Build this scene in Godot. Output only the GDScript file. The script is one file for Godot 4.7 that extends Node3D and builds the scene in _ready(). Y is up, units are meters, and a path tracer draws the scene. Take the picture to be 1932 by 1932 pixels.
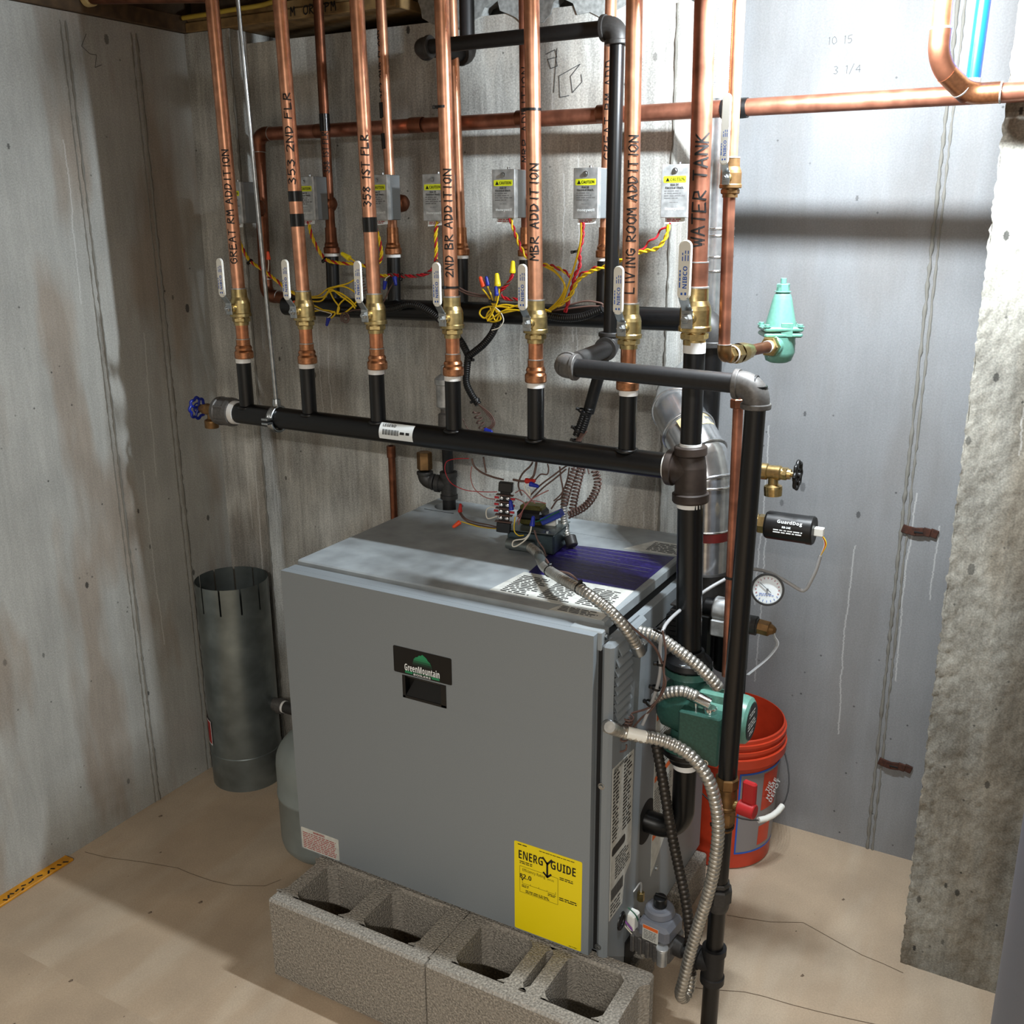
extends Node3D

# ---------------------------------------------------------------- geometry
class G:
	var v := PackedVector3Array()
	var n := PackedVector3Array()
	var u := PackedVector2Array()
	func tri(a: Vector3, b: Vector3, c: Vector3, na: Vector3, nb: Vector3, nc: Vector3, ua := Vector2.ZERO, ub := Vector2.ZERO, uc := Vector2.ZERO) -> void:
		if (b - a).cross(c - a).dot(na + nb + nc) > 0.0:
			v.append(a); v.append(c); v.append(b)
			n.append(na); n.append(nc); n.append(nb)
			u.append(ua); u.append(uc); u.append(ub)
		else:
			v.append(a); v.append(b); v.append(c)
			n.append(na); n.append(nb); n.append(nc)
			u.append(ua); u.append(ub); u.append(uc)
	func quad(a: Vector3, b: Vector3, c: Vector3, d: Vector3, nn: Vector3, r := Rect2(0, 0, 1, 1)) -> void:
		# a = low left, b = low right, c = high right, d = high left
		var e := r.end
		var p := r.position
		tri(a, b, c, nn, nn, nn, Vector2(p.x, e.y), Vector2(e.x, e.y), Vector2(e.x, p.y))
		tri(a, c, d, nn, nn, nn, Vector2(p.x, e.y), Vector2(e.x, p.y), Vector2(p.x, p.y))
	func flat(a: Vector3, b: Vector3, c: Vector3, d: Vector3, toward: Vector3) -> void:
		var nn := (c - a).cross(d - b)
		if nn.length() < 1e-12:
			return
		nn = nn.normalized()
		if nn.dot(toward) < 0.0:
			nn = -nn
		quad(a, b, c, d, nn)
	func mesh() -> ArrayMesh:
		var arr := []
		arr.resize(Mesh.ARRAY_MAX)
		arr[Mesh.ARRAY_VERTEX] = v
		arr[Mesh.ARRAY_NORMAL] = n
		arr[Mesh.ARRAY_TEX_UV] = u
		var m := ArrayMesh.new()
		m.add_surface_from_arrays(Mesh.PRIMITIVE_TRIANGLES, arr)
		return m

func side_of(d: Vector3) -> Vector3:
	var s := d.cross(Vector3.UP)
	if s.length() < 0.05:
		s = d.cross(Vector3.RIGHT)
	return s.normalized()

# a tube along a line of points; radii may vary point by point
func tube(g: G, pts: Array, r: float, sides := 14, capped := true, radii := []) -> void:
	var k := pts.size()
	if k < 2:
		return
	var t0: Vector3 = (pts[1] - pts[0]).normalized()
	var a := side_of(t0)
	var rings := []
	var nrm := []
	var tans := []
	for i in k:
		var t: Vector3
		if i == 0:
			t = t0
		elif i == k - 1:
			t = (pts[i] - pts[i - 1]).normalized()
		else:
			t = ((pts[i + 1] - pts[i]).normalized() + (pts[i] - pts[i - 1]).normalized()).normalized()
		if t == Vector3.ZERO:
			t = t0
		a = (a - t * a.dot(t)).normalized()
		var b := t.cross(a)
		var ri: float = radii[i] if radii.size() == k else r
		var ring := PackedVector3Array()
		var nn := PackedVector3Array()
		for j in sides + 1:
			var th := TAU * j / sides
			var d := a * cos(th) + b * sin(th)
			ring.append(pts[i] + d * ri)
			nn.append(d)
		rings.append(ring)
		nrm.append(nn)
		tans.append(t)
	if radii.size() == k:
		for i in k:
			var i0: int = max(i - 1, 0)
			var i1: int = min(i + 1, k - 1)
			var ds: float = (pts[i1] - pts[i0]).length()
			var dr: float = (radii[i1] - radii[i0]) / max(ds, 1e-6)
			for j in sides + 1:
				nrm[i][j] = (nrm[i][j] - tans[i] * dr).normalized()
	var s := 0.0
	for i in k - 1:
		var s1: float = s + (pts[i + 1] - pts[i]).length()
		for j in sides:
			var u0 := float(j) / sides
			var u1 := float(j + 1) / sides
			g.tri(rings[i][j], rings[i][j + 1], rings[i + 1][j + 1], nrm[i][j], nrm[i][j + 1], nrm[i + 1][j + 1], Vector2(u0, s), Vector2(u1, s), Vector2(u1, s1))
			g.tri(rings[i][j], rings[i + 1][j + 1], rings[i + 1][j], nrm[i][j], nrm[i + 1][j + 1], nrm[i + 1][j], Vector2(u0, s), Vector2(u1, s1), Vector2(u0, s1))
		s = s1
	if capped:
		for e in 2:
			var i: int = 0 if e == 0 else k - 1
			var d: Vector3 = -tans[0] if e == 0 else tans[k - 1]
			for j in sides:
				g.tri(pts[i], rings[i][j], rings[i][j + 1], d, d, d)

# turned shape: profile of Vector2(distance along the axis, radius)
func lathe(g: G, base: Vector3, axis: Vector3, prof: Array, sides := 20, smooth := false, faceted := false) -> void:
	axis = axis.normalized()
	var a := side_of(axis)
	var b := axis.cross(a)
	var k := prof.size()
	var sn := []
	for i in k - 1:
		var d: Vector2 = prof[i + 1] - prof[i]
		sn.append(Vector2(-d.y, d.x).normalized())   # (axial, radial)
	for i in k - 1:
		var n0: Vector2 = sn[i]
		var n1: Vector2 = sn[i]
		if smooth:
			if i > 0:
				n0 = (sn[i] + sn[i - 1]).normalized()
			if i < k - 2:
				n1 = (sn[i] + sn[i + 1]).normalized()
		var p0: Vector2 = prof[i]
		var p1: Vector2 = prof[i + 1]
		for j in sides:
			var t0 := TAU * j / sides
			var t1 := TAU * (j + 1) / sides
			var d0 := a * cos(t0) + b * sin(t0)
			var d1 := a * cos(t1) + b * sin(t1)
			var m0 := d0
			var m1 := d1
			if faceted:
				m0 = (d0 + d1).normalized()
				m1 = m0
			var A := base + axis * p0.x + d0 * p0.y
			var B := base + axis * p0.x + d1 * p0.y
			var D := base + axis * p1.x + d1 * p1.y
			var E := base + axis * p1.x + d0 * p1.y
			var nA := (axis * n0.x + m0 * n0.y)
			var nB := (axis * n0.x + m1 * n0.y)
			var nD := (axis * n1.x + m1 * n1.y)
			var nE := (axis * n1.x + m0 * n1.y)
			var u0 := float(j) / sides
			var u1 := float(j + 1) / sides
			g.tri(A, B, D, nA, nB, nD, Vector2(u0, p0.x), Vector2(u1, p0.x), Vector2(u1, p1.x))
			g.tri(A, D, E, nA, nD, nE, Vector2(u0, p0.x), Vector2(u1, p1.x), Vector2(u0, p1.x))

func cyl(g: G, a: Vector3, b: Vector3, r: float, sides := 16) -> void:
	var l := (b - a).length()
	var c: float = min(r * 0.12, l * 0.2)
	lathe(g, a, b - a, [Vector2(0, 0), Vector2(0, r - c), Vector2(c, r), Vector2(l - c, r), Vector2(l, r - c), Vector2(l, 0)], sides)

func hexa(g: G, a: Vector3, b: Vector3, r: float, sides := 6) -> void:
	var l := (b - a).length()
	var c: float = min(r * 0.12, l * 0.2)
	lathe(g, a, b - a, [Vector2(0, 0), Vector2(0, r - c), Vector2(c, r), Vector2(l - c, r), Vector2(l, r - c), Vector2(l, 0)], sides, false, true)

# box with chamfered edges
func box(g: G, xf: Transform3D, size: Vector3, bev := 0.0) -> void:
	var h := size * 0.5
	var q := Vector3(max(h.x - bev, 0.0), max(h.y - bev, 0.0), max(h.z - bev, 0.0))
	var B := xf.basis
	for ax in 3:
		var a1: int = (ax + 1) % 3
		var a2: int = (ax + 2) % 3
		for s in [-1.0, 1.0]:
			var nrm := Vector3.ZERO
			nrm[ax] = s
			var c := []
			for e in [[-1, -1], [1, -1], [1, 1], [-1, 1]]:
				var p := Vector3.ZERO
				p[ax] = h[ax] * s
				p[a1] = q[a1] * e[0]
				p[a2] = q[a2] * e[1]
				c.append(xf * p)
			g.quad(c[0], c[1], c[2], c[3], (B * nrm).normalized())
	if bev > 0.0:
		for ax in 3:
			var a1: int = (ax + 1) % 3
			var a2: int = (ax + 2) % 3
			for s1 in [-1.0, 1.0]:
				for s2 in [-1.0, 1.0]:
					var nrm := Vector3.ZERO
					nrm[a1] = s1
					nrm[a2] = s2
					var c := []
					for e in [[-1, 0], [1, 0], [1, 1], [-1, 1]]:
						var p := Vector3.ZERO
						p[ax] = q[ax] * e[0]
						p[a1] = (h[a1] if e[1] == 0 else q[a1]) * s1
						p[a2] = (q[a2] if e[1] == 0 else h[a2]) * s2
						c.append(xf * p)
					g.quad(c[0], c[1], c[2], c[3], (B * nrm).normalized())
		for sx in [-1.0, 1.0]:
			for sy in [-1.0, 1.0]:
				for sz in [-1.0, 1.0]:
					var nrm := (B * Vector3(sx, sy, sz)).normalized()
					g.tri(xf * Vector3(h.x * sx, q.y * sy, q.z * sz), xf * Vector3(q.x * sx, h.y * sy, q.z * sz), xf * Vector3(q.x * sx, q.y * sy, h.z * sz), nrm, nrm, nrm)

func bb(g: G, lo: Vector3, hi: Vector3, bev := 0.0) -> void:
	box(g, Transform3D(Basis.IDENTITY, (lo + hi) * 0.5), hi - lo, bev)

func ring(g: G, c: Vector3, axis: Vector3, R: float, r: float, n := 28, sides := 10) -> void:
	axis = axis.normalized()
	var a := side_of(axis)
	var b := axis.cross(a)
	var pts := []
	for i in n + 1:
		var t := TAU * i / n
		pts.append(c + (a * cos(t) + b * sin(t)) * R)
	tube(g, pts, r, sides, false)

# prism from a flat outline (counter-clockwise in the a, b plane), thickness th along c
func prism(g: G, o: Vector3, a: Vector3, b: Vector3, outline: PackedVector2Array, th: float) -> void:
	var c := a.cross(b).normalized()
	var idx := Geometry2D.triangulate_polygon(outline)
	for i in range(0, idx.size(), 3):
		var p := []
		for j in 3:
			var q: Vector2 = outline[idx[i + j]]
			p.append(o + a * q.x + b * q.y)
		g.tri(p[0] + c * th, p[1] + c * th, p[2] + c * th, c, c, c)
		g.tri(p[0], p[1], p[2], -c, -c, -c)
	var cen := Vector2.ZERO
	for q in outline:
		cen += q
	cen /= outline.size()
	for i in outline.size():
		var q0: Vector2 = outline[i]
		var q1: Vector2 = outline[(i + 1) % outline.size()]
		var d := q1 - q0
		var nn := Vector2(d.y, -d.x).normalized()
		var nv := (a * nn.x + b * nn.y).normalized()
		g.quad(o + a * q0.x + b * q0.y, o + a * q1.x + b * q1.y, o + a * q1.x + b * q1.y + c * th, o + a * q0.x + b * q0.y + c * th, nv)

func roundrect(x0: float, y0: float, x1: float, y1: float, r: float, n := 4) -> PackedVector2Array:
	var o := PackedVector2Array()
	for c in [[x1 - r, y0 + r, -PI / 2], [x1 - r, y1 - r, 0.0], [x0 + r, y1 - r, PI / 2], [x0 + r, y0 + r, PI]]:
		for i in n + 1:
			var t: float = c[2] + PI / 2 * i / n
			o.append(Vector2(c[0] + cos(t) * r, c[1] + sin(t) * r))
	return o

# smooth line through points
func spline(p: Array, per := 10) -> Array:
	var o := []
	var k := p.size()
	for i in k - 1:
		var p0: Vector3 = p[max(i - 1, 0)]
		var p1: Vector3 = p[i]
		var p2: Vector3 = p[i + 1]
		var p3: Vector3 = p[min(i + 2, k - 1)]
		for j in per:
			o.append(p1.cubic_interpolate(p2, p0, p3, float(j) / per))
	o.append(p[k - 1])
	return o

# polyline with rounded corners
func fillet(p: Array, rad: float, n := 8) -> Array:
	var o := [p[0]]
	for i in range(1, p.size() - 1):
		var a: Vector3 = (p[i - 1] - p[i]).normalized()
		var b: Vector3 = (p[i + 1] - p[i]).normalized()
		var A: Vector3 = p[i] + a * rad
		var B: Vector3 = p[i] + b * rad
		for j in n + 1:
			var t := float(j) / n
			# circular-ish corner
			var w := 0.56
			var c1: Vector3 = A - a * rad * w
			var c2: Vector3 = B - b * rad * w
			o.append(A.bezier_interpolate(c1, c2, B, t))
	o.append(p[p.size() - 1])
	return o

func resample(p: Array, step: float) -> Array:
	var o := [p[0]]
	var left := step
	for i in p.size() - 1:
		var a: Vector3 = p[i]
		var b: Vector3 = p[i + 1]
		var l := (b - a).length()
		var s := left
		while s <= l:
			o.append(a.lerp(b, s / l))
			s += step
		left = s - l
	return o

# ribbed (wound) conduit
func conduit(g: G, p: Array, r: float, pitch := 0.008, depth := 0.1) -> void:
	var pts := resample(spline(p, 14), pitch / 6.0)
	var rr := []
	for i in pts.size():
		var ph := fmod(i / 6.0, 1.0)
		rr.append(r * (1.0 - depth + depth * 2.0 * pow(abs(sin(PI * ph)), 0.7)) )
	tube(g, pts, r, 12, true, rr)

# springy curl round a centre line
func coil(g: G, p: Array, R: float, pitch: float, r: float) -> void:
	var pts := resample(spline(p, 12), pitch / 12.0)
	var o := []
	var a := side_of((pts[1] - pts[0]).normalized())
	for i in pts.size():
		var t: Vector3 = (pts[min(i + 1, pts.size() - 1)] - pts[max(i - 1, 0)]).normalized()
		a = (a - t * a.dot(t)).normalized()
		var b := t.cross(a)
		var th := TAU * i / 12.0
		o.append(pts[i] + (a * cos(th) + b * sin(th)) * R)
	tube(g, o, r, 6)

# two or three twisted strands: returns the strand paths
func strand(p: Array, R: float, pitch: float, phase: float) -> Array:
	var pts := resample(spline(p, 12), pitch / 10.0)
	var o := []
	var a := side_of((pts[1] - pts[0]).normalized())
	for i in pts.size():
		var t: Vector3 = (pts[min(i + 1, pts.size() - 1)] - pts[max(i - 1, 0)]).normalized()
		a = (a - t * a.dot(t)).normalized()
		var b := t.cross(a)
		var th := TAU * i / 10.0 + phase
		o.append(pts[i] + (a * cos(th) + b * sin(th)) * R)
	return o

# ---------------------------------------------------------------- scene nodes
const KEY := Vector3(1.73, 1.915, 0.335)
const FILL := Vector3(2.3, 2.14, 3.1)  # added unseen lamp that lifts the shaded fronts
var M := {}
var used := {}

func numbered(called: String) -> String:
	if not used.has(called):
		used[called] = 0
		return called
	used[called] += 1
	return "%s_%03d" % [called, used[called]]

func thing(called: String, label: String, category: String, at := Vector3.ZERO, group := "") -> Node3D:
	var o := Node3D.new()
	o.name = numbered(called)
	add_child(o)
	o.position = at
	o.set_meta("label", label)
	o.set_meta("category", category)
	if group != "":
		o.set_meta("group", group)
	return o

func part(p: Node3D, called: String, g: G, m: Material, label := "") -> MeshInstance3D:
	var o := MeshInstance3D.new()
	o.name = called
	o.mesh = g.mesh()
	o.material_override = m
	if p.get_parent() == self and not (p is MeshInstance3D):
		o.position = -p.position
	p.add_child(o, true)
	if label != "":
		o.set_meta("label", label)
	return o

func struct(called: String, g: G, m: Material) -> MeshInstance3D:
	var o := MeshInstance3D.new()
	o.name = called
	o.mesh = g.mesh()
	o.material_override = m
	add_child(o, true)
	o.set_meta("kind", "structure")
	return o

var font := SystemFont.new()
var font_bold := SystemFont.new()

# printed words fitted into a box w wide and h high, centred on c, reading along right
func words(p: Node3D, called: String, s: String, c: Vector3, right: Vector3, up: Vector3, w: float, h: float, m: Material, bold := true) -> MeshInstance3D:
	var t := TextMesh.new()
	t.text = s
	t.font = font_bold if bold else font
	t.font_size = 48
	t.pixel_size = 0.001
	t.depth = 0.0
	t.curve_step = 2.0
	var ab := t.get_aabb()
	var o := MeshInstance3D.new()
	o.name = called
	o.mesh = t
	o.material_override = m
	right = right.normalized()
	up = up.normalized()
	var nn := right.cross(up)
	var sx: float = w / max(ab.size.x, 1e-5)
	var sy: float = h / max(ab.size.y, 1e-5)
	var B := Basis(right * sx, up * sy, nn)
	var org: Vector3 = c - B * (ab.position + ab.size * 0.5) + nn * 0.0004
	if p.get_parent() == self and not (p is MeshInstance3D):
		org -= p.position
	o.transform = Transform3D(B, org)
	p.add_child(o, true)
	return o

# small print as rows of word-sized dashes
func small_print(g: G, o: Vector3, right: Vector3, up: Vector3, w: float, h: float, rows: int, sd: int, fill := 0.55, ragged := 0.3) -> void:
	var r := RandomNumberGenerator.new()
	r.seed = sd
	right = right.normalized()
	up = up.normalized()
	var nn := right.cross(up)
	var dy := h / rows
	for i in rows:
		var y := h - dy * (i + 0.5)
		var x := 0.0
		var stop := w * (1.0 - r.randf() * ragged)
		while x < stop:
			var l: float = min(dy * r.randf_range(0.8, 3.2), stop - x)
			var a := o + right * x + up * (y - dy * fill * 0.5) + nn * 0.0003
			g.quad(a, a + right * l, a + right * l + up * dy * fill, a + up * dy * fill, nn)
			x += l + dy * 0.45

# hand lettering: strokes on a 4 x 6 grid
const GLYPH := {
	"A": "0,0 1.8,6 3.8,0;0.7,2.2 3.2,2.4", "B": "0,0 0.2,6 2.6,5.6 2.9,4.2 0.4,3.2 3.4,2.2 3.2,0.5 0,0",
	"D": "0.1,6 0.2,0 2.6,0.8 3.8,3 2.8,5.4 0,6", "E": "3.6,6 0.2,5.8 0,0 3.6,0.2;0.2,3 2.8,3.1",
	"F": "0,0 0.2,6 3.7,6;0.2,3.2 2.8,3.3", "G": "3.6,5.2 2,6 0.3,4.2 0.2,1.6 2,0 3.7,1 3.7,2.7 2.2,2.7",
	"I": "1.9,0 2,6", "K": "0,0 0.1,6;3.7,6 0.2,2.8 3.8,0", "L": "0.1,6 0,0 3.4,0.2", "M": "0,0 0.6,6 2,2.4 3.6,6 4,0",
	"N": "0,0 0.2,6 3.6,0.2 3.8,6", "O": "2,6 0.2,4.4 0.3,1.4 2,0 3.7,1.5 3.6,4.6 2,6", "P": "0,0 0.1,6 3,5.6 3.2,3.8 0.2,2.8",
	"R": "0,0 0.2,6 3.2,5.4 3,3.6 0.3,2.8 3.7,0", "S": "3.5,5.2 1.8,6 0.3,4.7 3.4,1.8 2,0 0.1,0.8", "T": "0,5.8 4,6;2,6 1.9,0",
	"U": "0,6 0.3,1.2 2,0 3.6,1.2 3.8,6", "V": "0,6 1.9,0 3.9,6", "W": "0,6 0.9,0 2,4 3.2,0 4,6", "Y": "0,6 2,3.2 3.9,6;2,3.2 1.8,0",
	"0": "2,6 0.2,4.4 0.3,1.4 2,0 3.7,1.5 3.6,4.6 2,6", "1": "1.2,5 2.1,6 2,0", "2": "0.3,4.9 1.9,6 3.5,4.8 3,3 0.2,0.2 3.8,0.1",
	"3": "0.3,5.4 2.2,6 3.4,4.7 1.5,3.2 3.6,1.8 2.2,0 0.1,0.7", "4": "2.8,0 2.9,6 0.1,2 3.9,2.1", "5": "3.5,6 0.6,5.9 0.4,3.3 2.6,3.6 3.5,1.8 2,0 0.2,0.5",
	"8": "2,3.2 0.5,4.6 2,6 3.4,4.7 2,3.2 0.3,1.5 2,0 3.7,1.5 2,3.2", ".": "0.4,0 0.7,0.3", "/": "0.5,-1 3.5,7", "-": "0.6,3 3.4,3"
}

func glyph_lines(s: String, jit: RandomNumberGenerator) -> Array:
	var out := []
	var x := 0.0
	for ch in s:
		if ch == " ":
			x += 3.4
			continue
		var w := 5.3
		if ch == "I" or ch == "1" or ch == ".":
			w = 4.0
		if GLYPH.has(ch):
			for st in GLYPH[ch].split(";"):
				var ln := PackedVector2Array()
				for q in st.split(" "):
					var c: PackedStringArray = q.split(",")
					ln.append(Vector2(x + c[0].to_float() + jit.randf_range(-0.25, 0.25), c[1].to_float() + jit.randf_range(-0.25, 0.25)))
				out.append(ln)
		x += w
	return [out, x]

# marker writing up a vertical pipe; front = direction the lettering faces
func marker(p: Node3D, s: String, foot: Vector3, top_y: float, r: float, front: Vector3, hgt: float, sw: float, sd: int, m: Material) -> void:
	var jit := RandomNumberGenerator.new()
	jit.seed = sd
	var gl := glyph_lines(s, jit)
	var len_units: float = gl[1]
	var sc := (top_y - foot.y) / len_units
	front.y = 0
	front = front.normalized()
	var right := Vector3.UP.cross(front)
	var g := G.new()
	var rr := r + 0.0004
	for ln in gl[0]:
		for i in ln.size() - 1:
			var a: Vector2 = ln[i]
			var b: Vector2 = ln[i + 1]
			a = Vector2(a.x * sc, (a.y - 3.0) / 6.0 * hgt)
			b = Vector2(b.x * sc, (b.y - 3.0) / 6.0 * hgt)
			var d := (b - a).normalized()
			a -= d * sw * 0.4
			b += d * sw * 0.4
			var k: int = max(1, int(ceil((b - a).length() / 0.0025)))
			var nn := Vector2(-d.y, d.x) * sw * 0.5
			for j in k:
				var q0 := a.lerp(b, float(j) / k)
				var q1 := a.lerp(b, float(j + 1) / k)
				var c := []
				var nr := []
				for q in [q0 - nn, q1 - nn, q1 + nn, q0 + nn]:
					var th: float = -q.y / rr
					var dir := front * cos(th) + right * sin(th)
					c.append(Vector3(foot.x, foot.y + q.x, foot.z) + dir * rr)
					nr.append(dir)
				g.tri(c[0], c[1], c[2], nr[0], nr[1], nr[2])
				g.tri(c[0], c[2], c[3], nr[0], nr[2], nr[3])
	part(p, "marker_writing", g, m, "hand written black marker letters")

# pencil or marker strokes on a flat face
func scrawl(p: Node3D, called: String, lines: Array, o: Vector3, right: Vector3, up: Vector3, sc: float, sw: float, m: Material) -> void:
	var g := G.new()
	var nn := right.cross(up).normalized()
	for ln in lines:
		for i in ln.size() - 1:
			var a: Vector2 = ln[i] * sc
			var b: Vector2 = ln[i + 1] * sc
			var d := (b - a).normalized()
			var k := Vector2(-d.y, d.x) * sw * 0.5
			var c := []
			for q in [a - k, b - k, b + k, a + k]:
				c.append(o + right * q.x + up * q.y + nn * 0.0008)
			g.quad(c[0], c[1], c[2], c[3], nn)
	part(p, called, g, m)

# ---------------------------------------------------------------- materials
func noise(sd: int, freq: float, oct := 4, type := FastNoiseLite.TYPE_SIMPLEX_SMOOTH) -> FastNoiseLite:
	var f := FastNoiseLite.new()
	f.seed = sd
	f.frequency = freq
	f.noise_type = type
	f.fractal_octaves = oct
	return f

func mottle(sd: int, freq: float, lo: float, px := 256) -> ImageTexture:
	var im := noise(sd, freq).get_seamless_image(px, px)
	im.convert(Image.FORMAT_L8)
	var d := im.get_data()
	for i in d.size():
		d[i] = int(255.0 * (lo + (1.0 - lo) * d[i] / 255.0))
	return ImageTexture.create_from_image(Image.create_from_data(px, px, false, Image.FORMAT_L8, d))

func mat(col: Color, rough := 0.5, metal := 0.0, tex: Texture2D = null, sc := 4.0) -> StandardMaterial3D:
	var m := StandardMaterial3D.new()
	m.albedo_color = col
	m.roughness = rough
	m.metallic = metal
	if tex:
		m.albedo_texture = tex
		m.uv1_triplanar = true
		m.uv1_world_triplanar = true
		m.uv1_scale = Vector3.ONE * sc
	return m

func gray_noise(f: FastNoiseLite, w: int, h: int) -> PackedByteArray:
	var im := f.get_image(w, h)
	im.convert(Image.FORMAT_L8)
	return im.get_data()

func streaks(sd: int, freq: float, w: int, h: int, squash: int) -> PackedByteArray:
	var im := noise(sd, freq).get_image(w, max(2, h / squash))
	im.convert(Image.FORMAT_L8)
	im.resize(w, h, Image.INTERPOLATE_CUBIC)
	return im.get_data()

# board-formed concrete: grain, streaks, stains and pits
func concrete(w: int, h: int, sd: int, base: Color, stain: Color, grain: float, streak: float, blotch: float, stain_amt: float, pits: int, drips := 0) -> Image:
	var a := gray_noise(noise(sd, 0.35, 3), w, h)
	var b := streaks(sd + 1, 0.03, w, h, 14)
	var b2 := streaks(sd + 2, 0.14, w, h, 10)
	var c := gray_noise(noise(sd + 3, 0.006, 4), w, h)
	var d := streaks(sd + 4, 0.008, w, h, 4)
	var out := PackedByteArray()
	out.resize(w * h * 3)
	var br := base.r
	var bg := base.g
	var bl := base.b
	for i in w * h:
		var l := 1.0 + grain * (a[i] - 128) / 128.0 + streak * ((b[i] - 128) * 0.6 + (b2[i] - 128) * 0.5) / 128.0 + blotch * (c[i] - 128) / 128.0
		var s: float = clamp((d[i] - 118) / 70.0, 0.0, 1.0) * stain_amt
		var k := i * 3
		out[k] = clampi(int(255.0 * l * lerpf(br, stain.r, s)), 0, 255)
		out[k + 1] = clampi(int(255.0 * l * lerpf(bg, stain.g, s)), 0, 255)
		out[k + 2] = clampi(int(255.0 * l * lerpf(bl, stain.b, s)), 0, 255)
	var im := Image.create_from_data(w, h, false, Image.FORMAT_RGB8, out)
	var r := RandomNumberGenerator.new()
	r.seed = sd
	for i in pits:
		var x := r.randi_range(4, w - 5)
		var y := r.randi_range(4, h - 5)
		var q := r.randf()
		var rad := 1 + int(q * q * q * q * 4.0)
		var tone := r.randf_range(0.4, 0.8)
		for yy in range(-rad * 2, rad * 2 + 1):
			for xx in range(-rad, rad + 1):
				if float(xx * xx) / (rad * rad) + float(yy * yy) / (rad * rad * 3.0) <= 1.0 and y + yy > 0 and y + yy < h and x + xx > 0 and x + xx < w:
					var p := im.get_pixel(x + xx, y + yy)
					im.set_pixel(x + xx, y + yy, Color(p.r * tone, p.g * tone, p.b * tone))
	for i in drips:
		var x := float(r.randi_range(10, w - 10))
		var y0 := r.randi_range(0, h * 2 / 3)
		var l := r.randi_range(60, h / 4)
		for y in range(y0, min(y0 + l, h)):
			x += r.randf_range(-0.4, 0.4)
			for xx in 2:
				var xi: int = clampi(int(x) + xx, 0, w - 1)
				var p := im.get_pixel(xi, y)
				im.set_pixel(xi, y, p.lerp(Color(0.8, 0.8, 0.79), 0.45))
	return im

func concrete_mat(im: Image, rough := 0.85) -> StandardMaterial3D:
	var m := StandardMaterial3D.new()
	im.generate_mipmaps()
	m.albedo_texture = ImageTexture.create_from_image(im)
	m.roughness = rough
	return m

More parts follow.
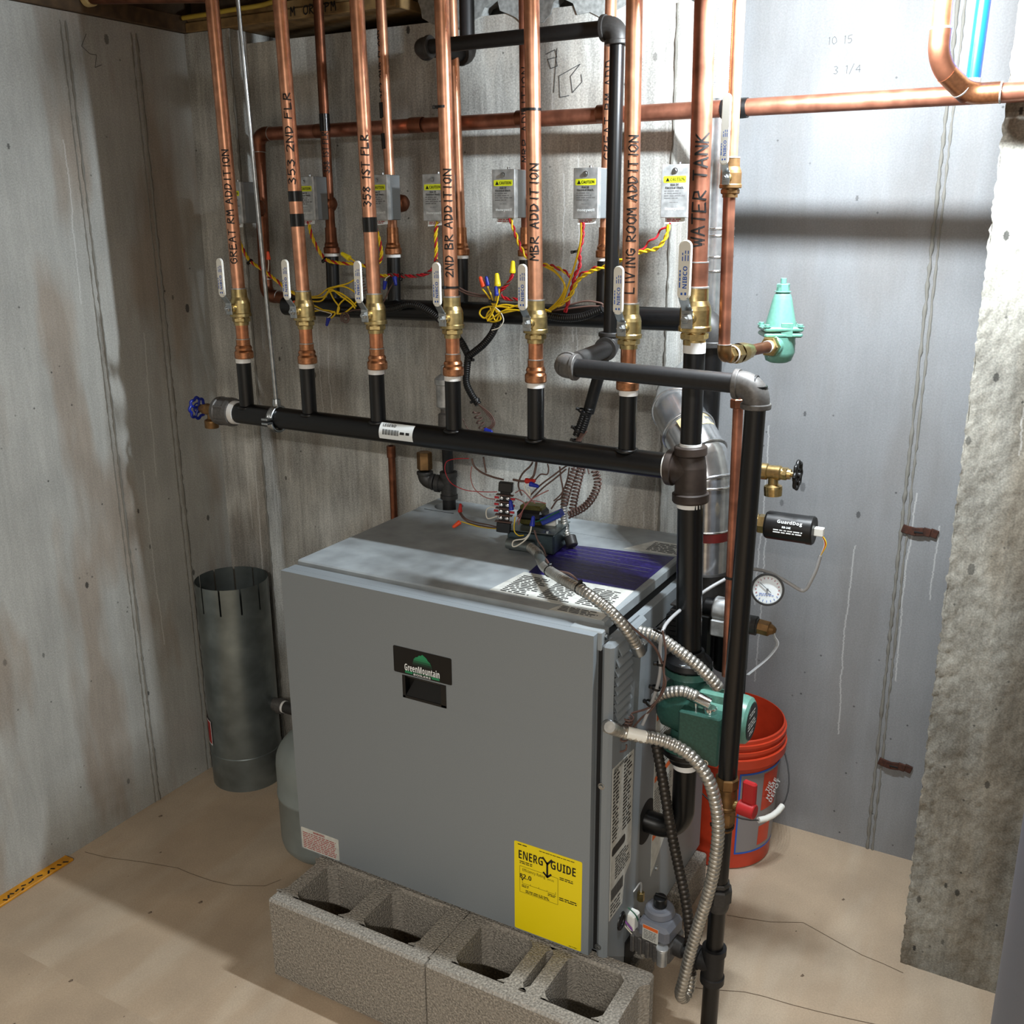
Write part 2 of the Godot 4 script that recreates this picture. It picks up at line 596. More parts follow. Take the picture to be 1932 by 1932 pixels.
func make_materials() -> void:
	font.font_names = PackedStringArray(["Droid Sans"])
	font_bold.font_names = PackedStringArray(["Droid Sans"])
	font_bold.font_weight = 800
	var t_soft := mottle(11, 0.02, 0.72)
	var t_spot := mottle(12, 0.06, 0.78)
	var t_fine := mottle(13, 0.25, 0.8)
	var t_patch := mottle(14, 0.012, 0.62)
	M.copper = mat(Color(0.95, 0.69, 0.55), 0.36, 0.82, t_soft, 5.0)
	M.copper_bright = mat(Color(0.95, 0.64, 0.47), 0.28, 0.9, t_soft, 7.0)
	M.copper_dull = mat(Color(0.78, 0.52, 0.42), 0.4, 0.85, t_patch, 6.0)
	M.copper_brown = mat(Color(0.62, 0.4, 0.3), 0.42, 0.9, t_patch, 6.0)
	M.copper_fit = mat(Color(0.83, 0.58, 0.42), 0.33, 1.0, t_spot, 9.0)
	M.solder = mat(Color(0.78, 0.77, 0.75), 0.35, 0.8, t_fine, 14.0)
	M.brass = mat(Color(0.83, 0.74, 0.52), 0.36, 1.0, t_soft, 10.0)
	M.brass_new = mat(Color(0.86, 0.75, 0.52), 0.3, 1.0, t_spot, 8.0)
	M.brass_old = mat(Color(0.62, 0.48, 0.32), 0.48, 0.9, t_patch, 9.0)
	M.blackpipe = mat(Color(0.045, 0.046, 0.052), 0.34, 0.0, mottle(15, 0.05, 0.55), 7.0)
	M.blackpipe_dull = mat(Color(0.13, 0.13, 0.135), 0.5, 0.2, t_spot, 7.0)
	M.iron = mat(Color(0.25, 0.245, 0.24), 0.5, 0.35, t_spot, 9.0)
	M.iron_light = mat(Color(0.42, 0.41, 0.4), 0.48, 0.4, t_spot, 9.0)
	M.iron_rust = mat(Color(0.26, 0.215, 0.19), 0.55, 0.25, t_patch, 10.0)
	M.rust = mat(Color(0.3, 0.16, 0.1), 0.85, 0.1, t_patch, 22.0)
	M.tape_white = mat(Color(0.88, 0.88, 0.87), 0.55)
	M.tape_black = mat(Color(0.02, 0.02, 0.022), 0.25)
	M.ink = mat(Color(0.03, 0.025, 0.03), 0.5)
	M.pencil = mat(Color(0.27, 0.27, 0.27), 0.8)
	M.zinc = mat(Color(0.8, 0.82, 0.83), 0.3, 1.0, t_soft, 9.0)
	M.galv = mat(Color(0.58, 0.62, 0.62), 0.36, 0.75, t_soft, 2.0)
	M.galv_dark = mat(Color(0.42, 0.48, 0.5), 0.4, 1.0, t_patch, 5.0)
	M.flue = mat(Color(0.9, 0.91, 0.92), 0.22, 0.9, t_soft, 6.0)
	M.chrome = mat(Color(0.9, 0.9, 0.9), 0.14, 1.0)
	M.flex = mat(Color(0.83, 0.82, 0.79), 0.34, 0.85, t_soft, 9.0)
	M.flex_dark = mat(Color(0.3, 0.28, 0.26), 0.45, 0.7, t_soft, 9.0)
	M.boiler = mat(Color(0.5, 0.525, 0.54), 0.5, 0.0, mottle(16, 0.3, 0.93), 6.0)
	M.boiler_top_lit = mat(Color(0.61, 0.635, 0.645), 0.55, 0.0, mottle(17, 0.02, 0.82), 2.2)  # same paint as the door, dusty; lightened to paint in lamplight on top
	M.dark = mat(Color(0.02, 0.02, 0.02), 0.8)
	M.black_plastic = mat(Color(0.035, 0.035, 0.038), 0.4)
	M.badge = mat(Color(0.012, 0.012, 0.016), 0.3)
	M.badge_green = mat(Color(0.13, 0.5, 0.33), 0.4)
	M.white_print = mat(Color(0.9, 0.92, 0.92), 0.5)
	M.paper = mat(Color(0.8, 0.8, 0.77), 0.6, 0.0, mottle(18, 0.03, 0.86), 6.0)
	M.paper_yellow = mat(Color(0.92, 0.83, 0.05), 0.45)
	M.caution = mat(Color(0.86, 0.9, 0.14), 0.45)
	M.purple = mat(Color(0.2, 0.16, 0.45), 0.35, 0.0, mottle(19, 0.05, 0.6), 7.0)
	M.print_dark = mat(Color(0.12, 0.12, 0.12), 0.6)
	M.print_grey = mat(Color(0.4, 0.4, 0.4), 0.6)
	M.print_red = mat(Color(0.62, 0.14, 0.13), 0.6)
	M.print_orange = mat(Color(0.85, 0.4, 0.16), 0.6)
	M.print_blue = mat(Color(0.1, 0.34, 0.72), 0.5)
	M.alu = mat(Color(0.82, 0.83, 0.83), 0.35, 0.6, t_soft, 7.0)
	M.alu_side = mat(Color(0.62, 0.64, 0.65), 0.42, 0.5, t_fine, 9.0)
	M.vinyl_white = mat(Color(0.9, 0.9, 0.87), 0.35)
	M.green = mat(Color(0.19, 0.35, 0.31), 0.36, 0.0, mottle(20, 0.06, 0.8), 9.0)
	M.green_light = mat(Color(0.4, 0.6, 0.54), 0.34, 0.0, mottle(21, 0.05, 0.88), 9.0)
	M.orange = mat(Color(0.78, 0.25, 0.14), 0.38, 0.0, mottle(22, 0.03, 0.88), 3.0)
	M.bucket_grey = mat(Color(0.5, 0.48, 0.48), 0.4)
	M.red_lever = mat(Color(0.62, 0.11, 0.12), 0.4)
	M.red_wheel = mat(Color(0.36, 0.07, 0.07), 0.5)
	M.blue_wheel = mat(Color(0.05, 0.13, 0.5), 0.35)
	M.wire_red = mat(Color(0.68, 0.07, 0.13), 0.42)
	M.wire_yellow = mat(Color(0.88, 0.74, 0.1), 0.42)
	M.wire_brown = mat(Color(0.36, 0.27, 0.24), 0.5)
	M.wire_pink = mat(Color(0.62, 0.4, 0.38), 0.5)
	M.wire_white = mat(Color(0.86, 0.84, 0.78), 0.45)
	M.wire_grey = mat(Color(0.6, 0.6, 0.6), 0.5)
	M.wire_green = mat(Color(0.1, 0.36, 0.25), 0.45)
	M.wire_blue = mat(Color(0.18, 0.26, 0.62), 0.45)
	M.wire_purple = mat(Color(0.55, 0.32, 0.62), 0.45)
	M.nut_yellow = mat(Color(0.9, 0.82, 0.12), 0.4)
	M.nut_orange = mat(Color(0.95, 0.33, 0.16), 0.4)
	M.nut_blue = mat(Color(0.08, 0.16, 0.6), 0.4)
	M.nut_red = mat(Color(0.7, 0.13, 0.1), 0.4)
	M.block = mat(Color(0.72, 0.69, 0.64), 0.95, 0.0, mottle(23, 0.22, 0.5), 3.0)
	M.block.heightmap_enabled = true
	M.block.heightmap_texture = mottle(24, 0.3, 0.0)
	M.block.heightmap_scale = 0.4
	M.block_lump = mat(Color(0.64, 0.61, 0.565), 0.95, 0.0, mottle(24, 0.2, 0.6), 3.2)
	M.wood = mat(Color(0.6, 0.48, 0.3), 0.8, 0.0, mottle(25, 0.03, 0.7), 3.0)
	M.wood_dark = mat(Color(0.36, 0.28, 0.19), 0.85, 0.0, mottle(26, 0.03, 0.65), 3.0)
	M.cable_yellow = mat(Color(0.72, 0.62, 0.24), 0.5)
	M.strip_yellow = mat(Color(0.82, 0.56, 0.1), 0.5, 0.0, mottle(27, 0.02, 0.8), 4.0)
	M.blue_pipe = mat(Color(0.08, 0.33, 0.82), 0.3)
	M.tank_grey = mat(Color(0.5, 0.53, 0.52), 0.42, 0.0, mottle(28, 0.02, 0.9), 3.0)
	M.heater_grey = mat(Color(0.42, 0.43, 0.46), 0.5, 0.0, mottle(29, 0.3, 0.94), 4.0)
	M.foam = mat(Color(0.62, 0.63, 0.62), 0.9, 0.0, mottle(30, 0.05, 0.7), 5.0)
	M.clear_label = mat(Color(0.78, 0.7, 0.5), 0.5)
	M.lamp_white = mat(Color(0.85, 0.85, 0.83), 0.5)
	var gl := StandardMaterial3D.new()
	gl.albedo_color = Color(0.9, 0.95, 1.0, 0.1)
	gl.transparency = BaseMaterial3D.TRANSPARENCY_ALPHA
	gl.roughness = 0.05
	M.glass = gl
	var bulb := StandardMaterial3D.new()
	bulb.albedo_color = Color(1, 1, 1)
	bulb.emission_enabled = true
	bulb.emission = Color(0.95, 0.98, 1.0)
	bulb.emission_energy_multiplier = 6.0
	M.bulb = bulb
	var bulb2 := bulb.duplicate()
	bulb2.emission = Color(1.0, 0.95, 0.88)
	bulb2.emission_energy_multiplier = 3.0
	M.fill_glow = bulb2  # glow of the added fill lamp
	M.concrete_left = concrete_mat(concrete(640, 1280, 101, Color(0.6, 0.6, 0.58), Color(0.5, 0.44, 0.38), 0.1, 0.06, 0.05, 0.55, 70, 6))
	M.concrete_back = concrete_mat(concrete(840, 1280, 131, Color(0.66, 0.66, 0.64), Color(0.5, 0.475, 0.44), 0.2, 0.17, 0.16, 0.6, 90, 26))
	M.concrete_smooth = concrete_mat(concrete(512, 1280, 161, Color(0.49, 0.495, 0.5), Color(0.44, 0.43, 0.42), 0.07, 0.03, 0.03, 0.4, 60, 14))
	M.concrete_rough = concrete_mat(concrete(512, 1024, 191, Color(0.54, 0.53, 0.495), Color(0.42, 0.385, 0.33), 0.2, 0.16, 0.16, 0.6, 160, 14), 0.95)
	M.floor = concrete_mat(concrete(1024, 1024, 221, Color(0.65, 0.575, 0.485), Color(0.7, 0.645, 0.57), 0.07, 0.0, 0.07, 0.45, 0, 0), 0.7)
	M.seam = mat(Color(0.5, 0.49, 0.46), 0.9, 0.0, t_fine, 12.0)
	M.crack = mat(Color(0.34, 0.28, 0.22), 0.95)
	M.grit = mat(Color(0.4, 0.34, 0.28), 0.95)
	M.subfloor = mat(Color(0.45, 0.36, 0.25), 0.9, 0.0, mottle(31, 0.05, 0.7), 1.5)

# ---------------------------------------------------------------- the room
func wall_quad(g: G, a: Vector3, b: Vector3, y0: float, y1: float, nn: Vector3, tw: float, th: float, off := 0.0) -> void:
	var l := (b - a).length()
	g.quad(Vector3(a.x, y0, a.z), Vector3(b.x, y0, b.z), Vector3(b.x, y1, b.z), Vector3(a.x, y1, a.z), nn, Rect2(off, 1.0 - y1 / th, l / tw, (y1 - y0) / th))

func ridge(g: G, x: Vector3, along: Vector3, y0: float, y1: float, r: float, sd: int) -> void:
	var rn := RandomNumberGenerator.new()
	rn.seed = sd
	var pts := []
	var rr := []
	var y := y0
	while y < y1:
		pts.append(x + Vector3(0, y, 0) + along * rn.randf_range(-0.001, 0.001))
		rr.append(r * rn.randf_range(0.45, 1.25))
		y += 0.012
	tube(g, pts, r, 6, true, rr)

# a lumpy sheet of concrete standing in the x, y plane
func rough_face(g: G, x0: float, x1: float, y0: float, y1: float, z: float, nx: int, ny: int, amp: float, sd: int, tw: float, th: float) -> void:
	var f1 := noise(sd, 26.0, 5)
	var f2 := noise(sd + 1, 120.0, 3)
	var P := []
	for j in ny + 1:
		for i in nx + 1:
			var x := lerpf(x0, x1, float(i) / nx)
			var y := lerpf(y0, y1, float(j) / ny)
			var k := f1.get_noise_2d(x * 1.0, y * 0.7)
			var q := f2.get_noise_2d(x, y * 0.6)
			var e := 1.0 + 1.0 * exp(-(x - x0) * 30.0)
			var px := x
			if i == 0:
				px += 0.005 * f1.get_noise_2d(y * 2.0, 5.0)
			P.append(Vector3(px, y, z + amp * (k + 0.5 * q) * e))
	var w := nx + 1
	var N := []
	N.resize(P.size())
	for j in ny + 1:
		for i in w:
			var a: Vector3 = P[j * w + min(i + 1, nx)] - P[j * w + max(i - 1, 0)]
			var b: Vector3 = P[min(j + 1, ny) * w + i] - P[max(j - 1, 0) * w + i]
			N[j * w + i] = a.cross(b).normalized()
	for j in ny:
		for i in nx:
			var a := j * w + i
			var b := a + 1
			var c := b + w
			var d := a + w
			var uv := []
			for q in [a, b, c, d]:
				uv.append(Vector2((P[q].x - x0) / tw, 1.0 - P[q].y / th))
			g.tri(P[a], P[b], P[c], N[a], N[b], N[c], uv[0], uv[1], uv[2])
			g.tri(P[a], P[c], P[d], N[a], N[c], N[d], uv[0], uv[2], uv[3])

const ZB := -0.06      # main back wall
const ZR := -0.37      # back of the niche
const XJ := 1.297      # left side of the niche
const XP := 1.92       # right side of the niche
const ZP := 0.022      # rough wall right of the niche
const XE := 4.2
const ZE := 4.2
const YC := 2.5

func build_room() -> void:
	var g := G.new()
	# floor
	g.quad(Vector3(-0.3, 0, ZE), Vector3(XE, 0, ZE), Vector3(XE, 0, -0.7), Vector3(-0.3, 0, -0.7), Vector3.UP, Rect2(0, 0, 2.8, 3.0))
	bb(g, Vector3(-0.3, -0.15, -0.7), Vector3(XE + 0.1, -0.001, ZE + 0.1))
	var fl := struct("floor", g, M.floor)
	build_cracks(fl)
	# left wall
	g = G.new()
	wall_quad(g, Vector3(0, 0, ZE), Vector3(0, 0, -0.1), 0, 2.012, Vector3.RIGHT, 1.05, 2.1, 0.0)
	bb(g, Vector3(-0.22, 0, -0.5), Vector3(-0.001, 2.012, ZE))
	var wl := struct("wall_left", g, M.concrete_left)
	g = G.new()
	ridge(g, Vector3(0, 0, 0.352), Vector3(0, 0, 1), 0.0, 2.0, 0.0035, 5)
	ridge(g, Vector3(0, 0, 0.366), Vector3(0, 0, 1), 0.0, 2.0, 0.002, 6)
	part(wl, "form_seam", g, M.seam)
	g = G.new()
	ridge(g, Vector3(0, 0, 0.155), Vector3(0, 0, 1), 0.0, 2.0, 0.004, 7)
	ridge(g, Vector3(0, 0, 0.17), Vector3(0, 0, 1), 0.0, 2.0, 0.002, 8)
	part(wl, "form_seam", g, M.seam)
	# pencil squiggle high on the left wall
	scrawl(wl, "pencil_mark", [PackedVector2Array([Vector2(0, 8), Vector2(-1.2, 6), Vector2(0.3, 5), Vector2(1.6, 5), Vector2(1, 3), Vector2(2.4, 3.6)])], Vector3(0, 1.86, 0.3), Vector3(0, 0, -1), Vector3.UP, 0.014, 0.0014, M.pencil)
	# back wall: corner strip standing proud, then the board-marked wall, then the niche side
	g = G.new()
	wall_quad(g, Vector3(0, 0, 0), Vector3(0.153, 0, 0), 0, 2.012, Vector3.BACK, 1.4, 2.1, 0.3)
	wall_quad(g, Vector3(0.153, 0, 0), Vector3(0.153, 0, ZB), 0, 2.012, Vector3.RIGHT, 1.4, 2.1, 0.5)
	wall_quad(g, Vector3(0.153, 0, ZB), Vector3(XJ, 0, ZB), 0, 1.985, Vector3.BACK, 1.4, 2.1, 0.11)
	wall_quad(g, Vector3(XJ, 0, ZB), Vector3(XJ, 0, ZR), 0, 1.985, Vector3.RIGHT, 1.4, 2.1, 0.7)
	bb(g, Vector3(-0.22, 0, -0.7), Vector3(0.1525, 2.012, -0.001))
	bb(g, Vector3(0.15, 0, -0.7), Vector3(XJ - 0.001, 1.985, ZB - 0.001))
	var wb := struct("wall_back", g, M.concrete_back)
	g = G.new()
	ridge(g, Vector3(0.153, 0, 0), Vector3(1, 0, 0), 0.0, 2.0, 0.0035, 9)
	part(wb, "form_seam", g, M.seam)
	g = G.new()
	ridge(g, Vector3(XJ, 0, ZB), Vector3(1, 0, 0), 0.0, 1.98, 0.003, 10)
	part(wb, "form_seam", g, M.seam)
	# broken lumps of foam and mortar on top of the wall
	for q in [[0.78, 1.985, 0.2, 0.06, 1], [0.96, 1.985, 0.17, 0.075, 2], [1.12, 1.985, 0.19, 0.065, 3]]:
		g = G.new()
		var rn := noise(int(q[4]) * 7, 14.0, 3)
		var pts := []
		var n := 22
		for i in n:
			var t := TAU * i / n
			var rr := 1.0 + 0.35 * rn.get_noise_2d(cos(t), sin(t))
			pts.append(Vector2(cos(t) * q[2] * 0.5 * rr, sin(t) * q[3] * rr))
		prism(g, Vector3(q[0], q[1] + 0.045, ZB - 0.03), Vector3.RIGHT, Vector3.UP, PackedVector2Array(pts), 0.034)
		part(wb, "mortar_lump", g, M.foam)
	scrawl(wb, "pencil_mark", [PackedVector2Array([Vector2(0, 0), Vector2(0.6, 7)]), PackedVector2Array([Vector2(-1.6, 6.2), Vector2(0.2, 6.8), Vector2(0.6, 5.6), Vector2(-1.2, 5.4), Vector2(-0.6, 3.9), Vector2(0.7, 4.2), Vector2(0.4, 5.2)]), PackedVector2Array([Vector2(3, -0.6), Vector2(1.2, -0.8), Vector2(1.0, 2.6), Vector2(5, 4.2), Vector2(3.2, 2.4), Vector2(3.6, -0.2), Vector2(5.4, 1.4), Vector2(5.2, 2.6)])], Vector3(1.0221, 1.8187, -0.0595), Vector3.RIGHT, Vector3.UP, 0.0125, 0.0016, M.pencil)
	# niche
	g = G.new()
	wall_quad(g, Vector3(XJ - 0.02, 0, ZR), Vector3(XP + 0.06, 0, ZR), 0, YC, Vector3.BACK, 0.84, 2.1, 0.0)
	bb(g, Vector3(XJ - 0.1, 0, -0.7), Vector3(XP + 0.2, YC, ZR - 0.001))
	var wn := struct("wall_niche", g, M.concrete_smooth)
	g = G.new()
	ridge(g, Vector3(1.777, 0, ZR + 0.001), Vector3(1, 0, 0), 0.0, 2.3, 0.0045, 21)
	ridge(g, Vector3(1.79, 0, ZR), Vector3(1, 0, 0), 0.0, 2.3, 0.0035, 22)
	part(wn, "form_seam", g, M.seam)
	var rr1 := RandomNumberGenerator.new()
	rr1.seed = 4
	scrawl(wn, "pencil_mark", glyph_lines("10 15", rr1)[0], Vector3(1.5219, 1.9127, -0.3695), Vector3.RIGHT, Vector3.UP, 0.0026, 0.0009, M.pencil)
	scrawl(wn, "pencil_mark", glyph_lines("3 1/4", rr1)[0], Vector3(1.5402, 1.8536, -0.3695), Vector3.RIGHT, Vector3.UP, 0.0026, 0.0009, M.pencil)
	# rough wall to the right
	g = G.new()
	rough_face(g, XP, 2.9, 0, YC, ZP, 170, 420, 0.002, 41, 0.84, 1.68)
	g.quad(Vector3(XP + 0.002, 0, ZP), Vector3(XP + 0.002, YC, ZP), Vector3(XP + 0.002, YC, ZR - 0.1), Vector3(XP + 0.002, 0, ZR - 0.1), Vector3.LEFT)
	bb(g, Vector3(XP + 0.004, 0, -0.7), Vector3(XE, YC, ZP - 0.016))
	wall_quad(g, Vector3(2.9, 0, ZP), Vector3(XE, 0, ZP), 0, YC, Vector3.BACK, 0.84, 1.68, 0.0)
	struct("wall_pier", g, M.concrete_rough)
	# walls behind the camera close the room
	g = G.new()
	wall_quad(g, Vector3(XE, 0, -0.3), Vector3(XE, 0, ZE), 0, YC, Vector3.LEFT, 1.05, 2.1, 0.0)
	bb(g, Vector3(XE + 0.001, 0, -0.7), Vector3(XE + 0.2, YC, ZE + 0.2))
	struct("wall_right", g, M.concrete_left)
	g = G.new()
	wall_quad(g, Vector3(XE, 0, ZE), Vector3(0, 0, ZE), 0, YC, Vector3.FORWARD, 1.05, 2.1, 0.0)
	bb(g, Vector3(-0.2, 0, ZE + 0.001), Vector3(XE + 0.2, YC, ZE + 0.2))
	struct("wall_front", g, M.concrete_left)
	# ceiling with sill plates, rim boards and joists
	g = G.new()
	bb(g, Vector3(-0.3, YC, -0.8), Vector3(XE + 0.2, YC + 0.05, ZE + 0.2))
	var ce := struct("ceiling", g, M.subfloor)
	g = G.new()
	bb(g, Vector3(-0.2, 2.013, -0.2), Vector3(0.012, 2.052, ZE), 0.002)
	part(ce, "sill_plate", g, M.wood_dark)
	g = G.new()
	bb(g, Vector3(0.012, 2.013, -0.2), Vector3(0.66, 2.036, 0.006), 0.002)
	bb(g, Vector3(0.0125, 2.038, -0.2), Vector3(0.66, 2.056, 0.0), 0.002)
	var sp := part(ce, "sill_plate", g, M.wood)
	var rr2 := RandomNumberGenerator.new()
	rr2.seed = 14
	scrawl(sp, "marker_note", glyph_lines("2 M  OR SPM.", rr2)[0], Vector3(0.33, 2.019, 0.0062), Vector3.RIGHT, Vector3.UP, 0.0033, 0.003, M.ink)
	g = G.new()
	bb(g, Vector3(-0.2, 2.053, -0.2), Vector3(-0.03, YC, ZE), 0.0)
	part(ce, "rim_board", g, M.wood_dark)
	g = G.new()
	bb(g, Vector3(-0.02, 2.057, -0.75), Vector3(0.7, YC, -0.05))
	part(ce, "rim_board", g, M.wood_dark)
	g = G.new()
	bb(g, Vector3(0.7, 1.99, -0.75), Vector3(XJ, YC, -0.13))
	part(ce, "rim_board", g, M.foam)
	for x in [0.62, 1.06, 1.5, 2.36, 2.8, 3.24, 3.68]:
		g = G.new()
		bb(g, Vector3(x - 0.02, 2.28, -0.3), Vector3(x + 0.02, YC, ZE), 0.002)
		part(ce, "joist", g, M.wood)

func build_cracks(fl: Node3D) -> void:
	for c in [
		[Vector3(1.5439, 0, 0.0544), Vector3(1.5768, 0, 0.0467), Vector3(1.6398, 0, 0.0285), Vector3(1.7042, 0, -0.0051), Vector3(1.7302, 0, 0.0031), Vector3(1.7936, 0, 0.0237), Vector3(1.8457, 0, 0.039), Vector3(1.8878, 0, 0.0437), Vector3(1.9317, 0, 0.0521)],
		[Vector3(1.5343, 0, 0.3184), Vector3(1.5959, 0, 0.2946), Vector3(1.6512, 0, 0.2708), Vector3(1.6885, 0, 0.2638), Vector3(1.7425, 0, 0.2591), Vector3(1.7947, 0, 0.2515), Vector3(1.8556, 0, 0.2404), Vector3(1.9151, 0, 0.228)],
		[Vector3(0.0232, 0, 0.6173), Vector3(0.0898, 0, 0.6061), Vector3(0.1888, 0, 0.5739), Vector3(0.2838, 0, 0.5486), Vector3(0.3268, 0, 0.549), Vector3(0.3948, 0, 0.5447), Vector3(0.4562, 0, 0.5318), Vector3(0.5258, 0, 0.4956), Vector3(0.5431, 0, 0.4581)],
	]:
		var g := G.new()
		for i in c.size() - 1:
			var a: Vector3 = c[i]
			var b: Vector3 = c[i + 1]
			var d := (b - a).normalized()
			var s := Vector3(-d.z, 0, d.x) * 0.0007
			var up := Vector3(0, 0.0008, 0)
			g.quad(a - s + up, b - s + up, b + s + up, a + s + up, Vector3.UP)
		part(fl, "crack", g, M.crack)
	# crumbs and specks lying about
	var rn := RandomNumberGenerator.new()
	rn.seed = 77
	var g := G.new()
	for i in 230:
		var x := rn.randf_range(0.03, 2.1)
		var z := rn.randf_range(-0.3, 1.4)
		if x > 0.6 and x < 1.55 and z < 0.75:
			continue
		if x < XJ and z < 0.0:
			continue
		var q := rn.randf()
		var s := 0.0012 + 0.006 * q * q * q * q
		var n := 5
		var top := Vector3(x, s * 0.5, z)
		for k in n:
			var t0 := TAU * k / n + q
			var t1 := TAU * (k + 1) / n + q
			var a := Vector3(x + cos(t0) * s * (0.6 + 0.4 * sin(k * 2.1)), 0.0002, z + sin(t0) * s)
			var b := Vector3(x + cos(t1) * s * (0.6 + 0.4 * sin((k + 1) % n * 2.1)), 0.0002, z + sin(t1) * s)
			var nn := ((a + b) * 0.5 - Vector3(x, -s, z)).normalized()
			g.tri(a, b, top, nn, nn, nn)
	var t := thing("floor_grit", "brown grit and crumbs scattered over the concrete floor", "debris", Vector3(1.2, 0, 0.6))
	t.set_meta("kind", "stuff")
	part(t, "crumbs", g, M.grit)

# ---------------------------------------------------------------- blocks and boiler
func screw(p: Node3D, at: Vector3, nrm: Vector3, r := 0.005, m: Material = null) -> void:
	var g := G.new()
	nrm = nrm.normalized()
	lathe(g, at, nrm, [Vector2(0, r * 1.5), Vector2(0.001, r * 1.5), Vector2(0.0012, r)], 12)
	hexa(g, at + nrm * 0.001, at + nrm * (0.001 + r * 0.7), r)
	part(p, "screw", g, m if m else M.zinc)

func concrete_block(label: String, x0: float, z0: float, slot: bool) -> void:
	var t := thing("concrete_block", label, "concrete block", Vector3(x0 + 0.2, 0, z0 - 0.1), "hollow concrete blocks in front of the boiler")
	var L := 0.395
	var W := 0.194
	var H := 0.193
	var g := G.new()
	var sh := 0.034
	# shells along the long sides, running out into ears
	bb(g, Vector3(x0, 0, z0 - sh), Vector3(x0 + L, H, z0), 0.005)
	bb(g, Vector3(x0, 0, z0 - W), Vector3(x0 + L, H, z0 - W + sh), 0.005)
	var webs := [[x0 + (0.0 if slot else 0.012), x0 + 0.042], [x0 + L - 0.042, x0 + L - (0.012 if slot else 0.0)]]
	if slot:
		webs.append([x0 + L * 0.5 - 0.038, x0 + L * 0.5 - 0.008])
		webs.append([x0 + L * 0.5 + 0.008, x0 + L * 0.5 + 0.038])
	else:
		webs.append([x0 + L * 0.5 - 0.019, x0 + L * 0.5 + 0.019])
	for w in webs:
		bb(g, Vector3(w[0], 0.0005, z0 - W + sh * 0.6), Vector3(w[1], H - 0.0006, z0 - sh * 0.6))
		# rounded fillets in the cell corners
		for sx in [0, 1]:
			for zz in [z0 - sh, z0 - W + sh]:
				var s := 1.0 if sx == 1 else -1.0
				var sz := -1.0 if zz > z0 - W * 0.5 else 1.0
				var px: float = w[sx]
				var o := PackedVector2Array()
				var R := 0.016
				var pts := [Vector2(0, 0), Vector2(R, 0), Vector2(R * 0.42, R * 0.42), Vector2(0, R)]
				for q in pts:
					o.append(Vector2(px + s * q.x, zz + sz * q.y))
				var y1 := H - 0.0008
				var c := []
				for q in o:
					c.append(Vector3(q.x, y1, q.y))
				g.quad(c[0], c[1], c[2], c[3], Vector3.UP)
				for e in [[1, 2], [2, 3]]:
					var a: Vector3 = c[e[0]]
					var b: Vector3 = c[e[1]]
					g.flat(a, b, Vector3(b.x, 0, b.z), Vector3(a.x, 0, a.z), Vector3(s, 0, sz))
	part(t, "body", g, M.block)

func build_blocks() -> void:
	concrete_block("grey hollow concrete block left of the pair, under the red warning sticker", 0.75, 0.712, false)
	concrete_block("grey hollow concrete block right of the pair, slotted web, below the yellow label", 1.147, 0.712, true)
	for q in [[-0.03, "solid concrete pad under the back of the boiler"], [0.3, "solid concrete pad under the front of the boiler"]]:
		var t := thing("concrete_pad", q[1], "concrete pad", Vector3(1.1, 0, q[0] + 0.09), "pads carrying the boiler")
		var g := G.new()
		bb(g, Vector3(0.73, 0, q[0]), Vector3(1.462, 0.0895, q[0] + 0.18), 0.004)
		part(t, "body", g, M.block)

